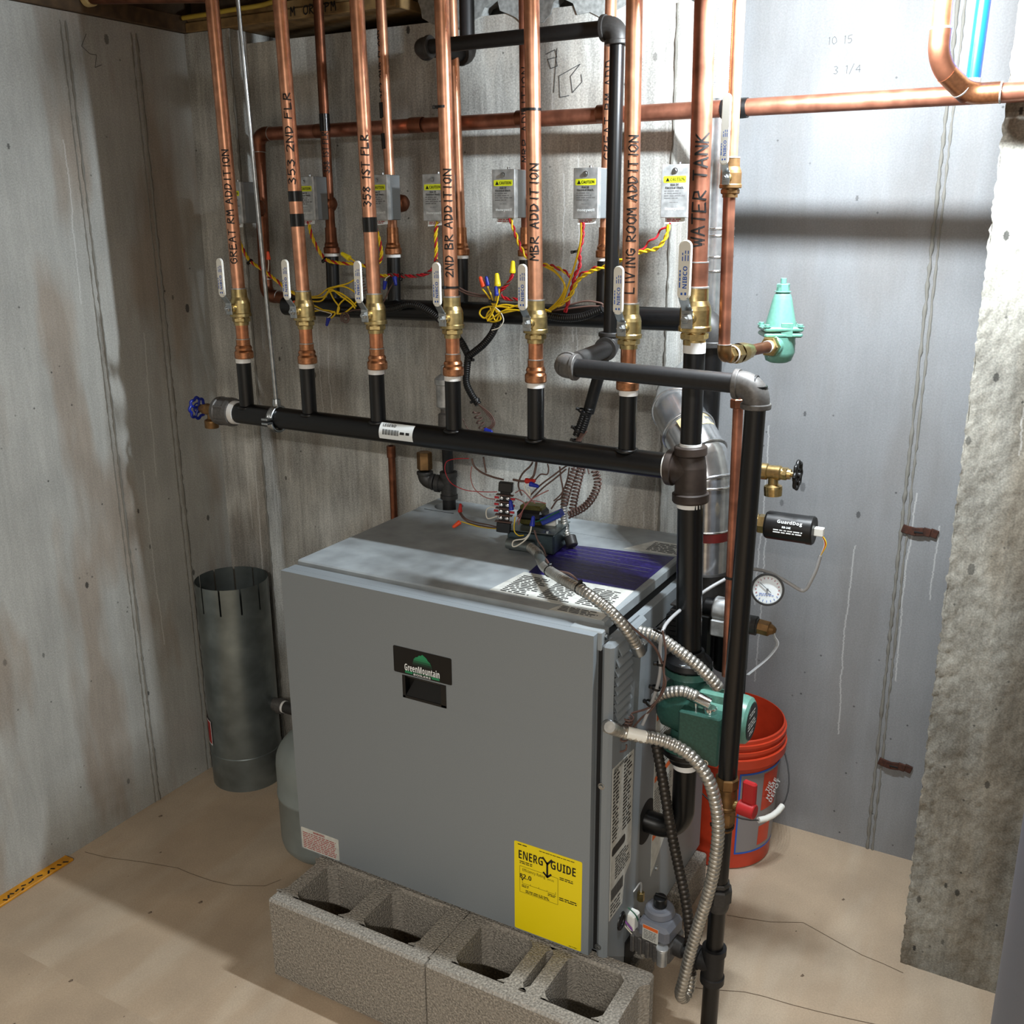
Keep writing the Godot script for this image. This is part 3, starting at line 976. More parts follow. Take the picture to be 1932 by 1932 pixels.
func build_boiler() -> void:
	var x0 := 0.703
	var x1 := 1.416
	var zf := 0.547
	var t := thing("boiler", "large grey sheet metal boiler cabinet standing behind the hollow concrete blocks", "boiler", Vector3(1.07, 0.09, 0.25))
	var g := G.new()
	# body and upper jacket walls
	bb(g, Vector3(x0 + 0.003, 0.09, -0.05), Vector3(1.437, 0.8, 0.5), 0.004)
	bb(g, Vector3(1.419, 0.79, -0.05), Vector3(1.437, 0.846, 0.5), 0.003)
	bb(g, Vector3(x0 + 0.003, 0.79, -0.05), Vector3(x0 + 0.015, 0.85, 0.5), 0.002)
	bb(g, Vector3(x0 + 0.003, 0.79, -0.05), Vector3(1.42, 0.85, -0.04), 0.002)
	bb(g, Vector3(x0 + 0.003, 0.79, 0.49), Vector3(1.42, 0.85, 0.5), 0.002)
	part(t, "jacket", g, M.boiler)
	# top panel with a round hole near the back corner
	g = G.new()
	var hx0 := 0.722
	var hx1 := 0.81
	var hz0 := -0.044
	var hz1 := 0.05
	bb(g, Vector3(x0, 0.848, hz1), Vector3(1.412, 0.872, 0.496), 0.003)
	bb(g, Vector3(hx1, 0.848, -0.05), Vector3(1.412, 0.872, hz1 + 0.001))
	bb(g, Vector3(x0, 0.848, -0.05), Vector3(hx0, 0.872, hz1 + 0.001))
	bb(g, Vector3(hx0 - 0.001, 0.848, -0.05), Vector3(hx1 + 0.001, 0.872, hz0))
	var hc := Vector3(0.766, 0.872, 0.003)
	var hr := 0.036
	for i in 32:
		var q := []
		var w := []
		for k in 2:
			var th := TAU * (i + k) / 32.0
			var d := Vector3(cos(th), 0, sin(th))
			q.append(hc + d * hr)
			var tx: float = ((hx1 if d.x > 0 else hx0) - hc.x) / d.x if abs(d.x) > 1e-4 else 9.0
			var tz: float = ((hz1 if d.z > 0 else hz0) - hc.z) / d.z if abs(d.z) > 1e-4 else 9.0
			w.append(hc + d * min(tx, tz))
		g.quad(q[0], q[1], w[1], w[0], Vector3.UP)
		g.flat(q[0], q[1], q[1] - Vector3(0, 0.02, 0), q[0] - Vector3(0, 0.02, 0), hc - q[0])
	var top := part(t, "top_panel", g, M.boiler_top_lit)
	# papers on the top panel
	var yt := 0.8722
	g = G.new()
	prism(g, Vector3(0, yt, 0), Vector3.RIGHT, Vector3.FORWARD, PackedVector2Array([Vector2(1.172, -0.334), Vector2(1.4, -0.326), Vector2(1.398, -0.105), Vector2(1.146, -0.137)]), 0.0006)
	var pl := part(top, "purple_label", g, M.purple, "glossy purple label")
	g = G.new()
	for i in 9:
		var z := 0.305 - i * 0.021
		var w := 0.2 if i % 3 != 0 else 0.12
		g.quad(Vector3(1.185, yt + 0.0008, z), Vector3(1.185 + w, yt + 0.0008, z), Vector3(1.185 + w, yt + 0.0008, z - 0.0018), Vector3(1.185, yt + 0.0008, z - 0.0018), Vector3.UP)
	part(pl, "fine_print", g, M.print_grey)
	g = G.new()
	prism(g, Vector3(0, yt, 0), Vector3.RIGHT, Vector3.FORWARD, PackedVector2Array([Vector2(1.152, -0.457), Vector2(1.29, -0.46), Vector2(1.405, -0.45), Vector2(1.4, -0.331), Vector2(1.163, -0.337)]), 0.0006)
	var wp := part(top, "paper_label", g, M.paper, "white instruction paper")
	g = G.new()
	for q in [[1.172, 0.452, 0.07, 0.1, 12, 3], [1.25, 0.448, 0.07, 0.096, 12, 4], [1.328, 0.444, 0.066, 0.094, 12, 5]]:
		small_print(g, Vector3(q[0], yt + 0.0005, q[1]), Vector3.RIGHT, Vector3.FORWARD, q[2], q[3], q[4], q[5])
	part(wp, "fine_print", g, M.print_dark)
	g = G.new()
	prism(g, Vector3(0, yt, 0), Vector3.RIGHT, Vector3.FORWARD, PackedVector2Array([Vector2(1.3, -0.492), Vector2(1.406, -0.494), Vector2(1.405, -0.455), Vector2(1.31, -0.46)]), 0.0005)
	wp = part(top, "paper_label", g, M.paper)
	g = G.new()
	small_print(g, Vector3(1.314, yt + 0.0005, 0.488), Vector3.RIGHT, Vector3.FORWARD, 0.08, 0.026, 4, 8)
	part(wp, "fine_print", g, M.print_dark)
	g = G.new()
	prism(g, Vector3(0, yt, 0), Vector3.RIGHT, Vector3.FORWARD, PackedVector2Array([Vector2(1.28, -0.105), Vector2(1.405, -0.095), Vector2(1.405, -0.02), Vector2(1.32, -0.02)]), 0.0005)
	wp = part(top, "paper_label", g, M.paper)
	g = G.new()
	small_print(g, Vector3(1.325, yt + 0.0005, 0.09), Vector3.RIGHT, Vector3.FORWARD, 0.075, 0.06, 8, 9)
	part(wp, "fine_print", g, M.print_dark)
	# front door with a recessed grip
	g = G.new()
	var ax := 1.003
	var bx := 1.106
	var ay := 0.648
	var by := 0.697
	bb(g, Vector3(x0, 0.2, 0.502), Vector3(x1, 0.864, 0.53), 0.002)
	for q in [[x0, 0.2, x1, ay], [x0, by, x1, 0.864], [x0, ay - 0.0001, ax, by + 0.0001], [bx, ay - 0.0001, x1, by + 0.0001]]:
		bb(g, Vector3(q[0], q[1], 0.5295), Vector3(q[2], q[3], zf))
	var door := part(t, "door", g, M.boiler)
	g = G.new()
	bb(g, Vector3(ax, ay, 0.5301), Vector3(bx, by, 0.532))
	bb(g, Vector3(ax, ay, 0.531), Vector3(bx, ay + 0.006, zf + 0.0015), 0.0006)
	bb(g, Vector3(ax, ay, 0.531), Vector3(ax + 0.007, by, zf + 0.0015), 0.0006)
	bb(g, Vector3(bx - 0.012, ay, 0.531), Vector3(bx, by, zf + 0.0015), 0.0006)
	g.flat(Vector3(ax + 0.007, ay + 0.006, zf), Vector3(bx - 0.012, ay + 0.006, zf), Vector3(bx - 0.012, by - 0.012, 0.533), Vector3(ax + 0.02, by - 0.012, 0.533), Vector3(0, 1, 1))
	var gr := part(door, "grip", g, M.black_plastic, "black recessed door grip")
	g = G.new()
	g.flat(Vector3(ax + 0.004, by - 0.011, 0.5335), Vector3(bx - 0.006, by - 0.011, 0.5335), Vector3(bx, by, zf + 0.0012), Vector3(ax, by, zf + 0.0012), Vector3(0, -0.3, 1))
	part(gr, "lip", g, M.iron_light)
	# badge
	g = G.new()
	prism(g, Vector3(0, 0, zf), Vector3.RIGHT, Vector3.UP, roundrect(0.984, 0.7005, 1.12, 0.7565, 0.003), 0.001)
	var bd := part(t, "badge", g, M.badge, "black badge with green mountain emblem")
	var zb := zf + 0.0012
	var ridge_line := [Vector2(-0.024, -0.012), Vector2(-0.019, 0.004), Vector2(-0.014, 0.009), Vector2(-0.011, 0.009), Vector2(-0.006, 0.014), Vector2(-0.003, 0.0135), Vector2(0.0015, 0.017), Vector2(0.007, 0.0135), Vector2(0.01, 0.012), Vector2(0.014, 0.0065), Vector2(0.019, 0.003), Vector2(0.024, -0.006), Vector2(0.026, -0.012)]
	var tones := [Color(0.02, 0.06, 0.05), Color(0.05, 0.18, 0.13), Color(0.09, 0.33, 0.22), Color(0.13, 0.47, 0.31), Color(0.14, 0.53, 0.35)]
	for i in 5:
		var lo := -0.012 + i * 0.0045
		var hi := lo + 0.0045 if i < 4 else 0.02
		var strip := PackedVector2Array([Vector2(-0.05, lo), Vector2(0.05, lo), Vector2(0.05, hi), Vector2(-0.05, hi)])
		for poly in Geometry2D.intersect_polygons(PackedVector2Array(ridge_line), strip):
			if Geometry2D.is_polygon_clockwise(poly):
				poly.reverse()
			g = G.new()
			prism(g, Vector3(1.052, 0.7335, zb), Vector3.RIGHT, Vector3.UP, poly, 0.0002)
			part(bd, "mountain", g, mat(tones[i], 0.4))
	g = G.new()
	g.quad(Vector3(1.011, 0.7035, zb + 0.0001), Vector3(1.029, 0.7035, zb + 0.0001), Vector3(1.029, 0.7085, zb + 0.0001), Vector3(1.011, 0.7085, zb + 0.0001), Vector3.BACK)
	g.quad(Vector3(1.074, 0.7035, zb + 0.0001), Vector3(1.092, 0.7035, zb + 0.0001), Vector3(1.092, 0.7085, zb + 0.0001), Vector3(1.074, 0.7085, zb + 0.0001), Vector3.BACK)
	g.quad(Vector3(1.03, 0.7075, zb + 0.0001), Vector3(1.074, 0.7075, zb + 0.0001), Vector3(1.074, 0.7085, zb + 0.0001), Vector3(1.03, 0.7085, zb + 0.0001), Vector3.BACK)
	part(bd, "green_bar", g, M.badge_green)
	words(bd, "lettering", "GreenMountain", Vector3(1.0515, 0.7165, zb), Vector3.RIGHT, Vector3.UP, 0.082, 0.0155, M.white_print)
	words(bd, "lettering", "BOILERS", Vector3(1.0515, 0.7045, zb), Vector3.RIGHT, Vector3.UP, 0.04, 0.004, M.white_print)
	# yellow energy label
	g = G.new()
	prism(g, Vector3(0, 0, zf), Vector3.RIGHT, Vector3.UP, roundrect(1.255, 0.203, 1.401, 0.403, 0.003), 0.0006)
	var eg := part(t, "energy_label", g, M.paper_yellow, "yellow energy label")
	var ze := zf + 0.0007
	words(eg, "lettering", "ENERG", Vector3(1.2915, 0.376, ze), Vector3.RIGHT, Vector3.UP, 0.053, 0.0185, M.ink)
	words(eg, "lettering", "GUIDE", Vector3(1.3615, 0.376, ze), Vector3.RIGHT, Vector3.UP, 0.053, 0.0185, M.ink)
	g = G.new()
	for q in [[Vector2(1.318, 0.3855), Vector2(1.3275, 0.374), 0.0042], [Vector2(1.337, 0.3855), Vector2(1.3275, 0.374), 0.0042], [Vector2(1.3275, 0.377), Vector2(1.3275, 0.346), 0.0042], [Vector2(1.3275, 0.345), Vector2(1.3195, 0.353), 0.004], [Vector2(1.3275, 0.345), Vector2(1.3355, 0.353), 0.004]]:
		var a: Vector2 = q[0]
		var b: Vector2 = q[1]
		var d: Vector2 = (b - a).normalized() * q[2] * 0.5
		var k := Vector2(-d.y, d.x)
		var c := []
		for e in [a - k - d * 0.6, b - k + d * 0.6, b + k + d * 0.6, a + k - d * 0.6]:
			c.append(Vector3(e.x, e.y, ze + 0.0002))
		g.quad(c[0], c[1], c[2], c[3], Vector3.BACK)
	part(eg, "arrow", g, M.ink)
	words(eg, "lettering", "Efficiency Rating", Vector3(1.2985, 0.3425, ze), Vector3.RIGHT, Vector3.UP, 0.05, 0.0085, M.ink, false)
	words(eg, "lettering", "(AFUE)", Vector3(1.335, 0.3405, ze), Vector3.RIGHT, Vector3.UP, 0.014, 0.0045, M.ink, false)
	words(eg, "lettering", "82.0", Vector3(1.28, 0.3285, ze), Vector3.RIGHT, Vector3.UP, 0.026, 0.0105, M.ink)
	g = G.new()
	for q in [[1.267, 0.35, 1.351, 0.3506], [1.267, 0.291, 1.351, 0.2916], [1.267, 0.291, 1.2676, 0.3506], [1.3504, 0.291, 1.351, 0.3506], [1.273, 0.312, 1.346, 0.3126], [1.2728, 0.312, 1.2734, 0.318], [1.2905, 0.312, 1.2911, 0.316], [1.3089, 0.312, 1.3095, 0.316], [1.327, 0.312, 1.3276, 0.316], [1.3455, 0.312, 1.3461, 0.318]]:
		g.quad(Vector3(q[0], q[1], ze + 0.0003), Vector3(q[2], q[1], ze + 0.0003), Vector3(q[2], q[3], ze + 0.0003), Vector3(q[0], q[3], ze + 0.0003), Vector3.BACK)
	var pa := Vector3(1.2731, 0.3175, ze + 0.0003)
	g.tri(pa, pa + Vector3(0.003, 0.0055, 0), pa + Vector3(-0.003, 0.0055, 0), Vector3.BACK, Vector3.BACK, Vector3.BACK)
	part(eg, "scale_lines", g, M.ink)
	g = G.new()
	for q in [[1.263, 0.396, 0.02, 0.004, 1], [1.31, 0.396, 0.083, 0.003, 1], [1.267, 0.3555, 0.03, 0.0075, 2], [1.354, 0.348, 0.03, 0.0075, 2], [1.2715, 0.3035, 0.016, 0.0065, 2], [1.329, 0.3035, 0.018, 0.0065, 2], [1.28, 0.2925, 0.055, 0.007, 2], [1.3535, 0.302, 0.042, 0.0085, 2], [1.375, 0.2055, 0.02, 0.0025, 1]]:
		small_print(g, Vector3(q[0], q[1], ze), Vector3.RIGHT, Vector3.UP, q[2], q[3], q[4], int(q[0] * 1000), 0.5, 0.1)
	part(eg, "fine_print", g, M.ink)
	# red warning sticker
	g = G.new()
	prism(g, Vector3(0, 0, zf), Vector3.RIGHT, Vector3.UP, roundrect(0.706, 0.2025, 0.812, 0.2565, 0.003), 0.0006)
	var ws := part(t, "warning_sticker", g, M.paper, "white sticker with red print")
	words(ws, "lettering", "WARNING", Vector3(0.757, 0.2515, ze), Vector3.RIGHT, Vector3.UP, 0.032, 0.0052, M.print_red)
	g = G.new()
	small_print(g, Vector3(0.711, 0.205, ze), Vector3.RIGHT, Vector3.UP, 0.096, 0.042, 9, 31, 0.4, 0.12)
	part(ws, "fine_print", g, M.print_red)
	# right hand front post with louvres
	var xs := 1.447
	g = G.new()
	bb(g, Vector3(1.4245, 0.1, 0.372), Vector3(xs, 0.846, 0.532), 0.006)
	var post := part(t, "side_post", g, M.boiler)
	g = G.new()
	bb(g, Vector3(1.4162, 0.2, 0.5), Vector3(1.425, 0.84, 0.524))
	part(t, "door_gap_shade", g, M.dark)  # black strip painted in for the shade between door and post
	g = G.new()
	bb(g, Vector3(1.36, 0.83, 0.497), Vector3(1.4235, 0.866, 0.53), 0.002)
	part(t, "corner_bracket", g, M.boiler_top_lit)
	screw(post, Vector3(1.4236, 0.853, 0.512), Vector3.RIGHT)
	screw(post, Vector3(1.43, 0.565, 0.532), Vector3.BACK, 0.0045)
	screw(post, Vector3(1.43, 0.215, 0.532), Vector3.BACK, 0.0045)
	var nl := 9
	for k in nl:
		var y := 0.832 - k * 0.0172
		var e := (k + 0.5) / nl * 2.0 - 1.0
		var half := 0.036 * sqrt(max(0.15, 1.0 - pow(abs(e), 3.5)))
		g = G.new()
		var prev := []
		for s in 7:
			var q := float(s) / 6.0
			var ang := q * PI * 0.55
			var yy := y - 0.0145 * q
			var xx := xs + 0.0065 * sin(ang) * (0.35 + 0.65 * q)
			var cur := [Vector3(xx, yy, 0.488 + half), Vector3(xx, yy, 0.488 - half)]
			if prev.size() == 2:
				g.flat(prev[0], prev[1], cur[1], cur[0], Vector3.RIGHT)
			prev = cur
		g.flat(prev[0], prev[1], Vector3(xs, prev[1].y + 0.001, prev[1].z), Vector3(xs, prev[0].y + 0.001, prev[0].z), Vector3.DOWN)
		part(post, "louver", g, M.boiler)
		g = G.new()
		bb(g, Vector3(xs - 0.001, y - 0.0172, 0.488 - half), Vector3(xs + 0.0004, y - 0.0145, 0.488 + half))
		part(post, "louver_slot_shade", g, M.dark)  # dark strip painted as the shade under each slat
	# rating labels down the side
	g = G.new()
	prism(g, Vector3(xs, 0, 0), Vector3.FORWARD, Vector3.UP, PackedVector2Array([Vector2(-0.522, 0.272), Vector2(-0.46, 0.272), Vector2(-0.45, 0.33), Vector2(-0.423, 0.345), Vector2(-0.423, 0.592), Vector2(-0.522, 0.6)]), 0.0006)
	var rl := part(post, "rating_label", g, M.paper, "long white rating label")
	g = G.new()
	small_print(g, Vector3(xs + 0.0007, 0.44, 0.518), Vector3.FORWARD, Vector3.UP, 0.03, 0.15, 20, 41, 0.5, 0.4)
	small_print(g, Vector3(xs + 0.0007, 0.44, 0.47), Vector3.FORWARD, Vector3.UP, 0.04, 0.15, 20, 42, 0.5, 0.4)
	small_print(g, Vector3(xs + 0.0007, 0.35, 0.5), Vector3.FORWARD, Vector3.UP, 0.07, 0.05, 8, 43, 0.5, 0.3)
	small_print(g, Vector3(xs + 0.0007, 0.277, 0.518), Vector3.FORWARD, Vector3.UP, 0.05, 0.03, 4, 45, 0.4, 0.2)
	for i in 26:
		var z := 0.517 - i * 0.0022
		var w := 0.0012 if i % 3 else 0.0018
		g.quad(Vector3(xs + 0.001, 0.312, z), Vector3(xs + 0.001, 0.312, z - w), Vector3(xs + 0.001, 0.338, z - w), Vector3(xs + 0.001, 0.338, z), Vector3.RIGHT)
	prism(g, Vector3(xs + 0.0006, 0, 0), Vector3.FORWARD, Vector3.UP, roundrect(-0.517, 0.41, -0.455, 0.428, 0.006), 0.0003)
	part(rl, "fine_print", g, M.print_dark)
	words(rl, "lettering", "GREEN MOUNTAIN", Vector3(xs + 0.0007, 0.592, 0.487), Vector3.FORWARD, Vector3.UP, 0.06, 0.006, M.print_dark)
	# warning label further back on the side
	var xj := 1.437
	g = G.new()
	prism(g, Vector3(xj, 0, 0), Vector3.FORWARD, Vector3.UP, PackedVector2Array([Vector2(-0.283, 0.215), Vector2(-0.16, 0.3), Vector2(-0.16, 0.6), Vector2(-0.283, 0.6)]), 0.0006)
	var sl := part(t, "side_label", g, M.paper, "pale side label with orange bars")
	g = G.new()
	small_print(g, Vector3(xj + 0.0007, 0.46, 0.278), Vector3.FORWARD, Vector3.UP, 0.108, 0.09, 14, 51, 0.45, 0.2)
	small_print(g, Vector3(xj + 0.0007, 0.33, 0.278), Vector3.FORWARD, Vector3.UP, 0.108, 0.09, 14, 52, 0.45, 0.2)
	part(sl, "fine_print", g, M.print_grey)
	g = G.new()
	for y in [0.58, 0.438, 0.3]:
		g.quad(Vector3(xj + 0.001, y, 0.281), Vector3(xj + 0.001, y, 0.18), Vector3(xj + 0.001, y + 0.013, 0.18), Vector3(xj + 0.001, y + 0.013, 0.281), Vector3.RIGHT)
	part(sl, "orange_bar", g, M.print_orange)
	g = G.new()
	prism(g, Vector3(xj, 0, 0), Vector3.FORWARD, Vector3.UP, PackedVector2Array([Vector2(-0.1, 0.3), Vector2(-0.045, 0.33), Vector2(-0.045, 0.375), Vector2(-0.1, 0.36)]), 0.0006)
	sl = part(t, "side_label", g, M.paper)
	g = G.new()
	small_print(g, Vector3(xj + 0.0007, 0.315, 0.092), Vector3.FORWARD, Vector3.UP, 0.04, 0.04, 5, 53, 0.45, 0.2)
	part(sl, "fine_print", g, M.print_red)
	for q in [Vector3(xj, 0.375, 0.01), Vector3(xj, 0.64, 0.32), Vector3(xj, 0.215, 0.25), Vector3(xj, 0.79, 0.34)]:
		screw(t, q, Vector3.RIGHT, 0.004)
	# outlet collar, wire grommet and a dark patch painted for the shaded burner opening
	g = G.new()
	lathe(g, Vector3(xj - 0.001, 0.37, 0.318), Vector3.RIGHT, [Vector2(0, 0), Vector2(0, 0.048), Vector2(0.0015, 0.048), Vector2(0.002, 0.0)], 28)
	part(t, "outlet_opening", g, M.dark)
	g = G.new()
	ring(g, Vector3(xs, 0.232, 0.462), Vector3.RIGHT, 0.015, 0.004, 20, 8)
	lathe(g, Vector3(xs, 0.232, 0.462), Vector3.RIGHT, [Vector2(0.0006, 0.0), Vector2(0.0006, 0.015)], 20)
	part(post, "grommet", g, M.black_plastic)
	g = G.new()
	bb(g, Vector3(1.43, 0.1, 0.385), Vector3(1.4485, 0.165, 0.44))
	part(post, "burner_shade_patch", g, M.dark)

# ---------------------------------------------------------------- pipework
const CAMDIR := Vector3(0.52, 0, 0.85)

func collar(g: G, c: Vector3, axis: Vector3, r: float, l: float) -> void:
	axis = axis.normalized()
	lathe(g, c - axis * l * 0.5, axis, [Vector2(0, r * 0.6), Vector2(0, r * 0.97), Vector2(l * 0.15, r), Vector2(l * 0.85, r), Vector2(l, r * 0.97), Vector2(l, r * 0.6)], 24)

# cast elbow: swept body with a band at each mouth
func elbow(p: Node3D, corner: Vector3, da: Vector3, db: Vector3, r: float, m: Material, reach := 1.9, called := "elbow") -> MeshInstance3D:
	da = da.normalized()
	db = db.normalized()
	var g := G.new()
	var e := r * reach
	tube(g, fillet([corner + da * e, corner, corner + db * e], e * 0.8, 12), r * 1.26, 22)
	collar(g, corner + da * e, da, r * 1.42, r * 0.5)
	collar(g, corner + db * e, db, r * 1.42, r * 0.5)
	return part(p, called, g, m)

# soldered copper elbow: smooth sweep with short cups
func cu_elbow(p: Node3D, corner: Vector3, da: Vector3, db: Vector3, r: float, m: Material, reach := 1.8) -> MeshInstance3D:
	da = da.normalized()
	db = db.normalized()
	var g := G.new()
	var e := r * reach
	tube(g, fillet([corner + da * e * 1.5, corner, corner + db * e * 1.5], e, 12), r * 1.1, 20)
	var o := part(p, "elbow", g, m)
	g = G.new()
	for d in [da, db]:
		collar(g, corner + d * e * 1.52, d, r * 1.14, r * 0.12)
	part(o, "solder", g, M.solder)
	return o

func straight(p: Node3D, called: String, a: Vector3, b: Vector3, r: float, m: Material, sides := 22) -> MeshInstance3D:
	var g := G.new()
	tube(g, [a, b], r, sides)
	return part(p, called, g, m)

func tape(p: Node3D, a: Vector3, b: Vector3, r: float, m: Material, called := "tape") -> void:
	var g := G.new()
	var l := (b - a).length()
	lathe(g, a, b - a, [Vector2(0, r), Vector2(0, r + 0.0007), Vector2(l, r + 0.0007), Vector2(l, r)], 22)
	part(p, called, g, m)

func zip_tie(p: Node3D, c: Vector3, axis: Vector3, r: float, head: Vector3) -> void:
	var g := G.new()
	axis = axis.normalized()
	lathe(g, c - axis * 0.0022, axis, [Vector2(0, r), Vector2(0, r + 0.0012), Vector2(0.0044, r + 0.0012), Vector2(0.0044, r)], 20)
	head = (head - axis * head.dot(axis)).normalized()
	var s := axis.cross(head)
	box(g, Transform3D(Basis(s, axis, head), c + head * (r + 0.003)), Vector3(0.007, 0.006, 0.007), 0.001)
	part(p, "cable_tie", g, M.black_plastic)

# lever ball valve with its axis upright; the lever stands on the +z side
func ball_valve(label: String, c: Vector3, s: float, body: Material, grip := 0.08, grp := "lever ball valves on the supply risers") -> void:
	var t := thing("ball_valve", label, "valve", c, grp)
	var g := G.new()
	lathe(g, c + Vector3(0, -0.04 * s, 0), Vector3.UP, [Vector2(0, 0.012 * s), Vector2(0, 0.0165 * s), Vector2(0.012 * s, 0.0165 * s), Vector2(0.012 * s, 0.018 * s), Vector2(0.019 * s, 0.018 * s), Vector2(0.019 * s, 0.0225 * s), Vector2(0.02 * s, 0.024 * s), Vector2(0.026 * s, 0.024 * s), Vector2(0.028 * s, 0.0225 * s), Vector2(0.05 * s, 0.0225 * s), Vector2(0.056 * s, 0.021 * s), Vector2(0.063 * s, 0.0178 * s), Vector2(0.082 * s, 0.0172 * s), Vector2(0.082 * s, 0.0135 * s)], 26)
	hexa(g, c + Vector3(0, -0.033 * s, 0), c + Vector3(0, -0.022 * s, 0), 0.0205 * s)
	part(t, "body", g, body)
	g = G.new()
	collar(g, c + Vector3(0, 0.0415 * s, 0), Vector3.UP, 0.0178 * s, 0.003 * s)
	part(t, "solder", g, M.solder)
	g = G.new()
	cyl(g, c + Vector3(0, 0, 0.016 * s), c + Vector3(0, 0, 0.03 * s), 0.0095 * s)
	hexa(g, c + Vector3(0, 0, 0.03 * s), c + Vector3(0, 0, 0.036 * s), 0.008 * s)
	part(t, "stem", g, M.brass)
	# lever: steel arm, then vinyl grip
	g = G.new()
	var w := 0.017 * s
	var seq := [Vector2(-0.013, 0.035), Vector2(0.012, 0.036), Vector2(0.03, 0.052)]
	for i in 2:
		var a: Vector2 = seq[i] * s
		var b: Vector2 = seq[i + 1] * s
		var d := Vector3(0, b.x - a.x, b.y - a.y)
		var dn := d.normalized()
		box(g, Transform3D(Basis(Vector3.RIGHT, dn, Vector3.RIGHT.cross(dn)), c + Vector3(0, (a.x + b.x) * 0.5, (a.y + b.y) * 0.5)), Vector3(w * (1.0 if i == 0 else 0.9), d.length() + 0.002, 0.0024), 0.0006)
	var lv := part(t, "lever", g, M.zinc)
	g = G.new()
	hexa(g, c + Vector3(0, 0, 0.036 * s), c + Vector3(0, 0, 0.043 * s), 0.0072 * s)
	cyl(g, c + Vector3(0, 0, 0.043 * s), c + Vector3(0, 0, 0.047 * s), 0.0035 * s)
	part(lv, "nut", g, M.zinc)
	g = G.new()
	var o := c + Vector3(0, 0.03 * s, 0.0505 * s)
	prism(g, o, Vector3.RIGHT, Vector3.UP, roundrect(-0.0095 * s, -0.004, 0.0095 * s, grip * s, 0.009 * s, 6), 0.0022)
	prism(g, o + Vector3(0, 0, 0.0022), Vector3.RIGHT, Vector3.UP, roundrect(-0.008 * s, -0.002, 0.008 * s, grip * s - 0.0015, 0.0075 * s, 6), 0.0013)
	prism(g, o - Vector3(0, 0, 0.0013), Vector3.RIGHT, Vector3.UP, roundrect(-0.008 * s, -0.002, 0.008 * s, grip * s - 0.0015, 0.0075 * s, 6), 0.0013)
	var gp := part(lv, "grip", g, M.vinyl_white, "white vinyl grip with blue print")
	var zf := o + Vector3(0, 0, 0.0036)
	words(gp, "lettering", "NIBCO", zf + Vector3(0.0012 * s, 0.028 * s, 0), Vector3.UP, Vector3.LEFT, 0.03 * s, 0.0062 * s, M.print_blue)
	g = G.new()
	small_print(g, zf + Vector3(-0.0045 * s, 0.014 * s, 0), Vector3.UP, Vector3.LEFT, 0.028 * s, 0.003 * s, 1, 3, 0.6)
	small_print(g, zf + Vector3(0.0068 * s, 0.05 * s, 0), Vector3.UP, Vector3.LEFT, 0.015 * s, 0.012 * s, 3, 4, 0.35)
	small_print(g, zf + Vector3(0.0055 * s, 0.004 * s, 0), Vector3.UP, Vector3.LEFT, 0.004 * s, 0.011 * s, 2, 5, 0.5)
	part(gp, "fine_print", g, M.print_blue)

func handwheel(p: Node3D, c: Vector3, axis: Vector3, R: float, m: Material, lobes := 8) -> void:
	axis = axis.normalized()
	var a := side_of(axis)
	var b := axis.cross(a)
	var g := G.new()
	var pts := []
	for i in 65:
		var th := TAU * i / 64.0
		pts.append(c + (a * cos(th) + b * sin(th)) * R * (0.92 + 0.08 * cos(th * lobes)))
	tube(g, pts, R * 0.14, 8, false)
	for k in 4:
		var th := TAU * k / 4.0 + 0.4
		tube(g, [c - axis * R * 0.12, c + (a * cos(th) + b * sin(th)) * R * 0.9], R * 0.12, 8)
	ring(g, c, axis, R * 0.45, R * 0.07, 20, 8)
	lathe(g, c - axis * R * 0.3, axis, [Vector2(0, 0), Vector2(0, R * 0.24), Vector2(R * 0.5, R * 0.2), Vector2(R * 0.5, 0)], 14)
	part(p, "handwheel", g, m)

# garden-hose style drain cock: outlet pipe runs along dir, spout points down
func drain_cock(label: String, at: Vector3, dir: Vector3, s: float, m: Material, wm: Material) -> void:
	dir = dir.normalized()
	var t := thing("drain_valve", label, "valve", at)
	var g := G.new()
	lathe(g, at, dir, [Vector2(0, 0), Vector2(0, 0.0155 * s), Vector2(0.016 * s, 0.0155 * s), Vector2(0.018 * s, 0.013 * s), Vector2(0.04 * s, 0.014 * s), Vector2(0.043 * s, 0.0115 * s), Vector2(0.06 * s, 0.0095 * s), Vector2(0.06 * s, 0)], 20)
	hexa(g, at + dir * 0.043 * s, at + dir * 0.054 * s, 0.0125 * s)
	part(t, "body", g, m)
	g = G.new()
	var sd := (Vector3.DOWN * 0.95 + dir * 0.05).normalized()
	lathe(g, at + dir * 0.027 * s, sd, [Vector2(0, 0.009 * s), Vector2(0.022 * s, 0.0095 * s), Vector2(0.026 * s, 0.0165 * s), Vector2(0.03 * s, 0.0172 * s), Vector2(0.044 * s, 0.0165 * s), Vector2(0.044 * s, 0.0)], 22)
	part(t, "spout", g, m)
	g = G.new()
	cyl(g, at + dir * 0.058 * s, at + dir * 0.076 * s, 0.005 * s)
	part(t, "spindle", g, m)
	handwheel(t, at + dir * 0.072 * s, dir, 0.026 * s, wm)

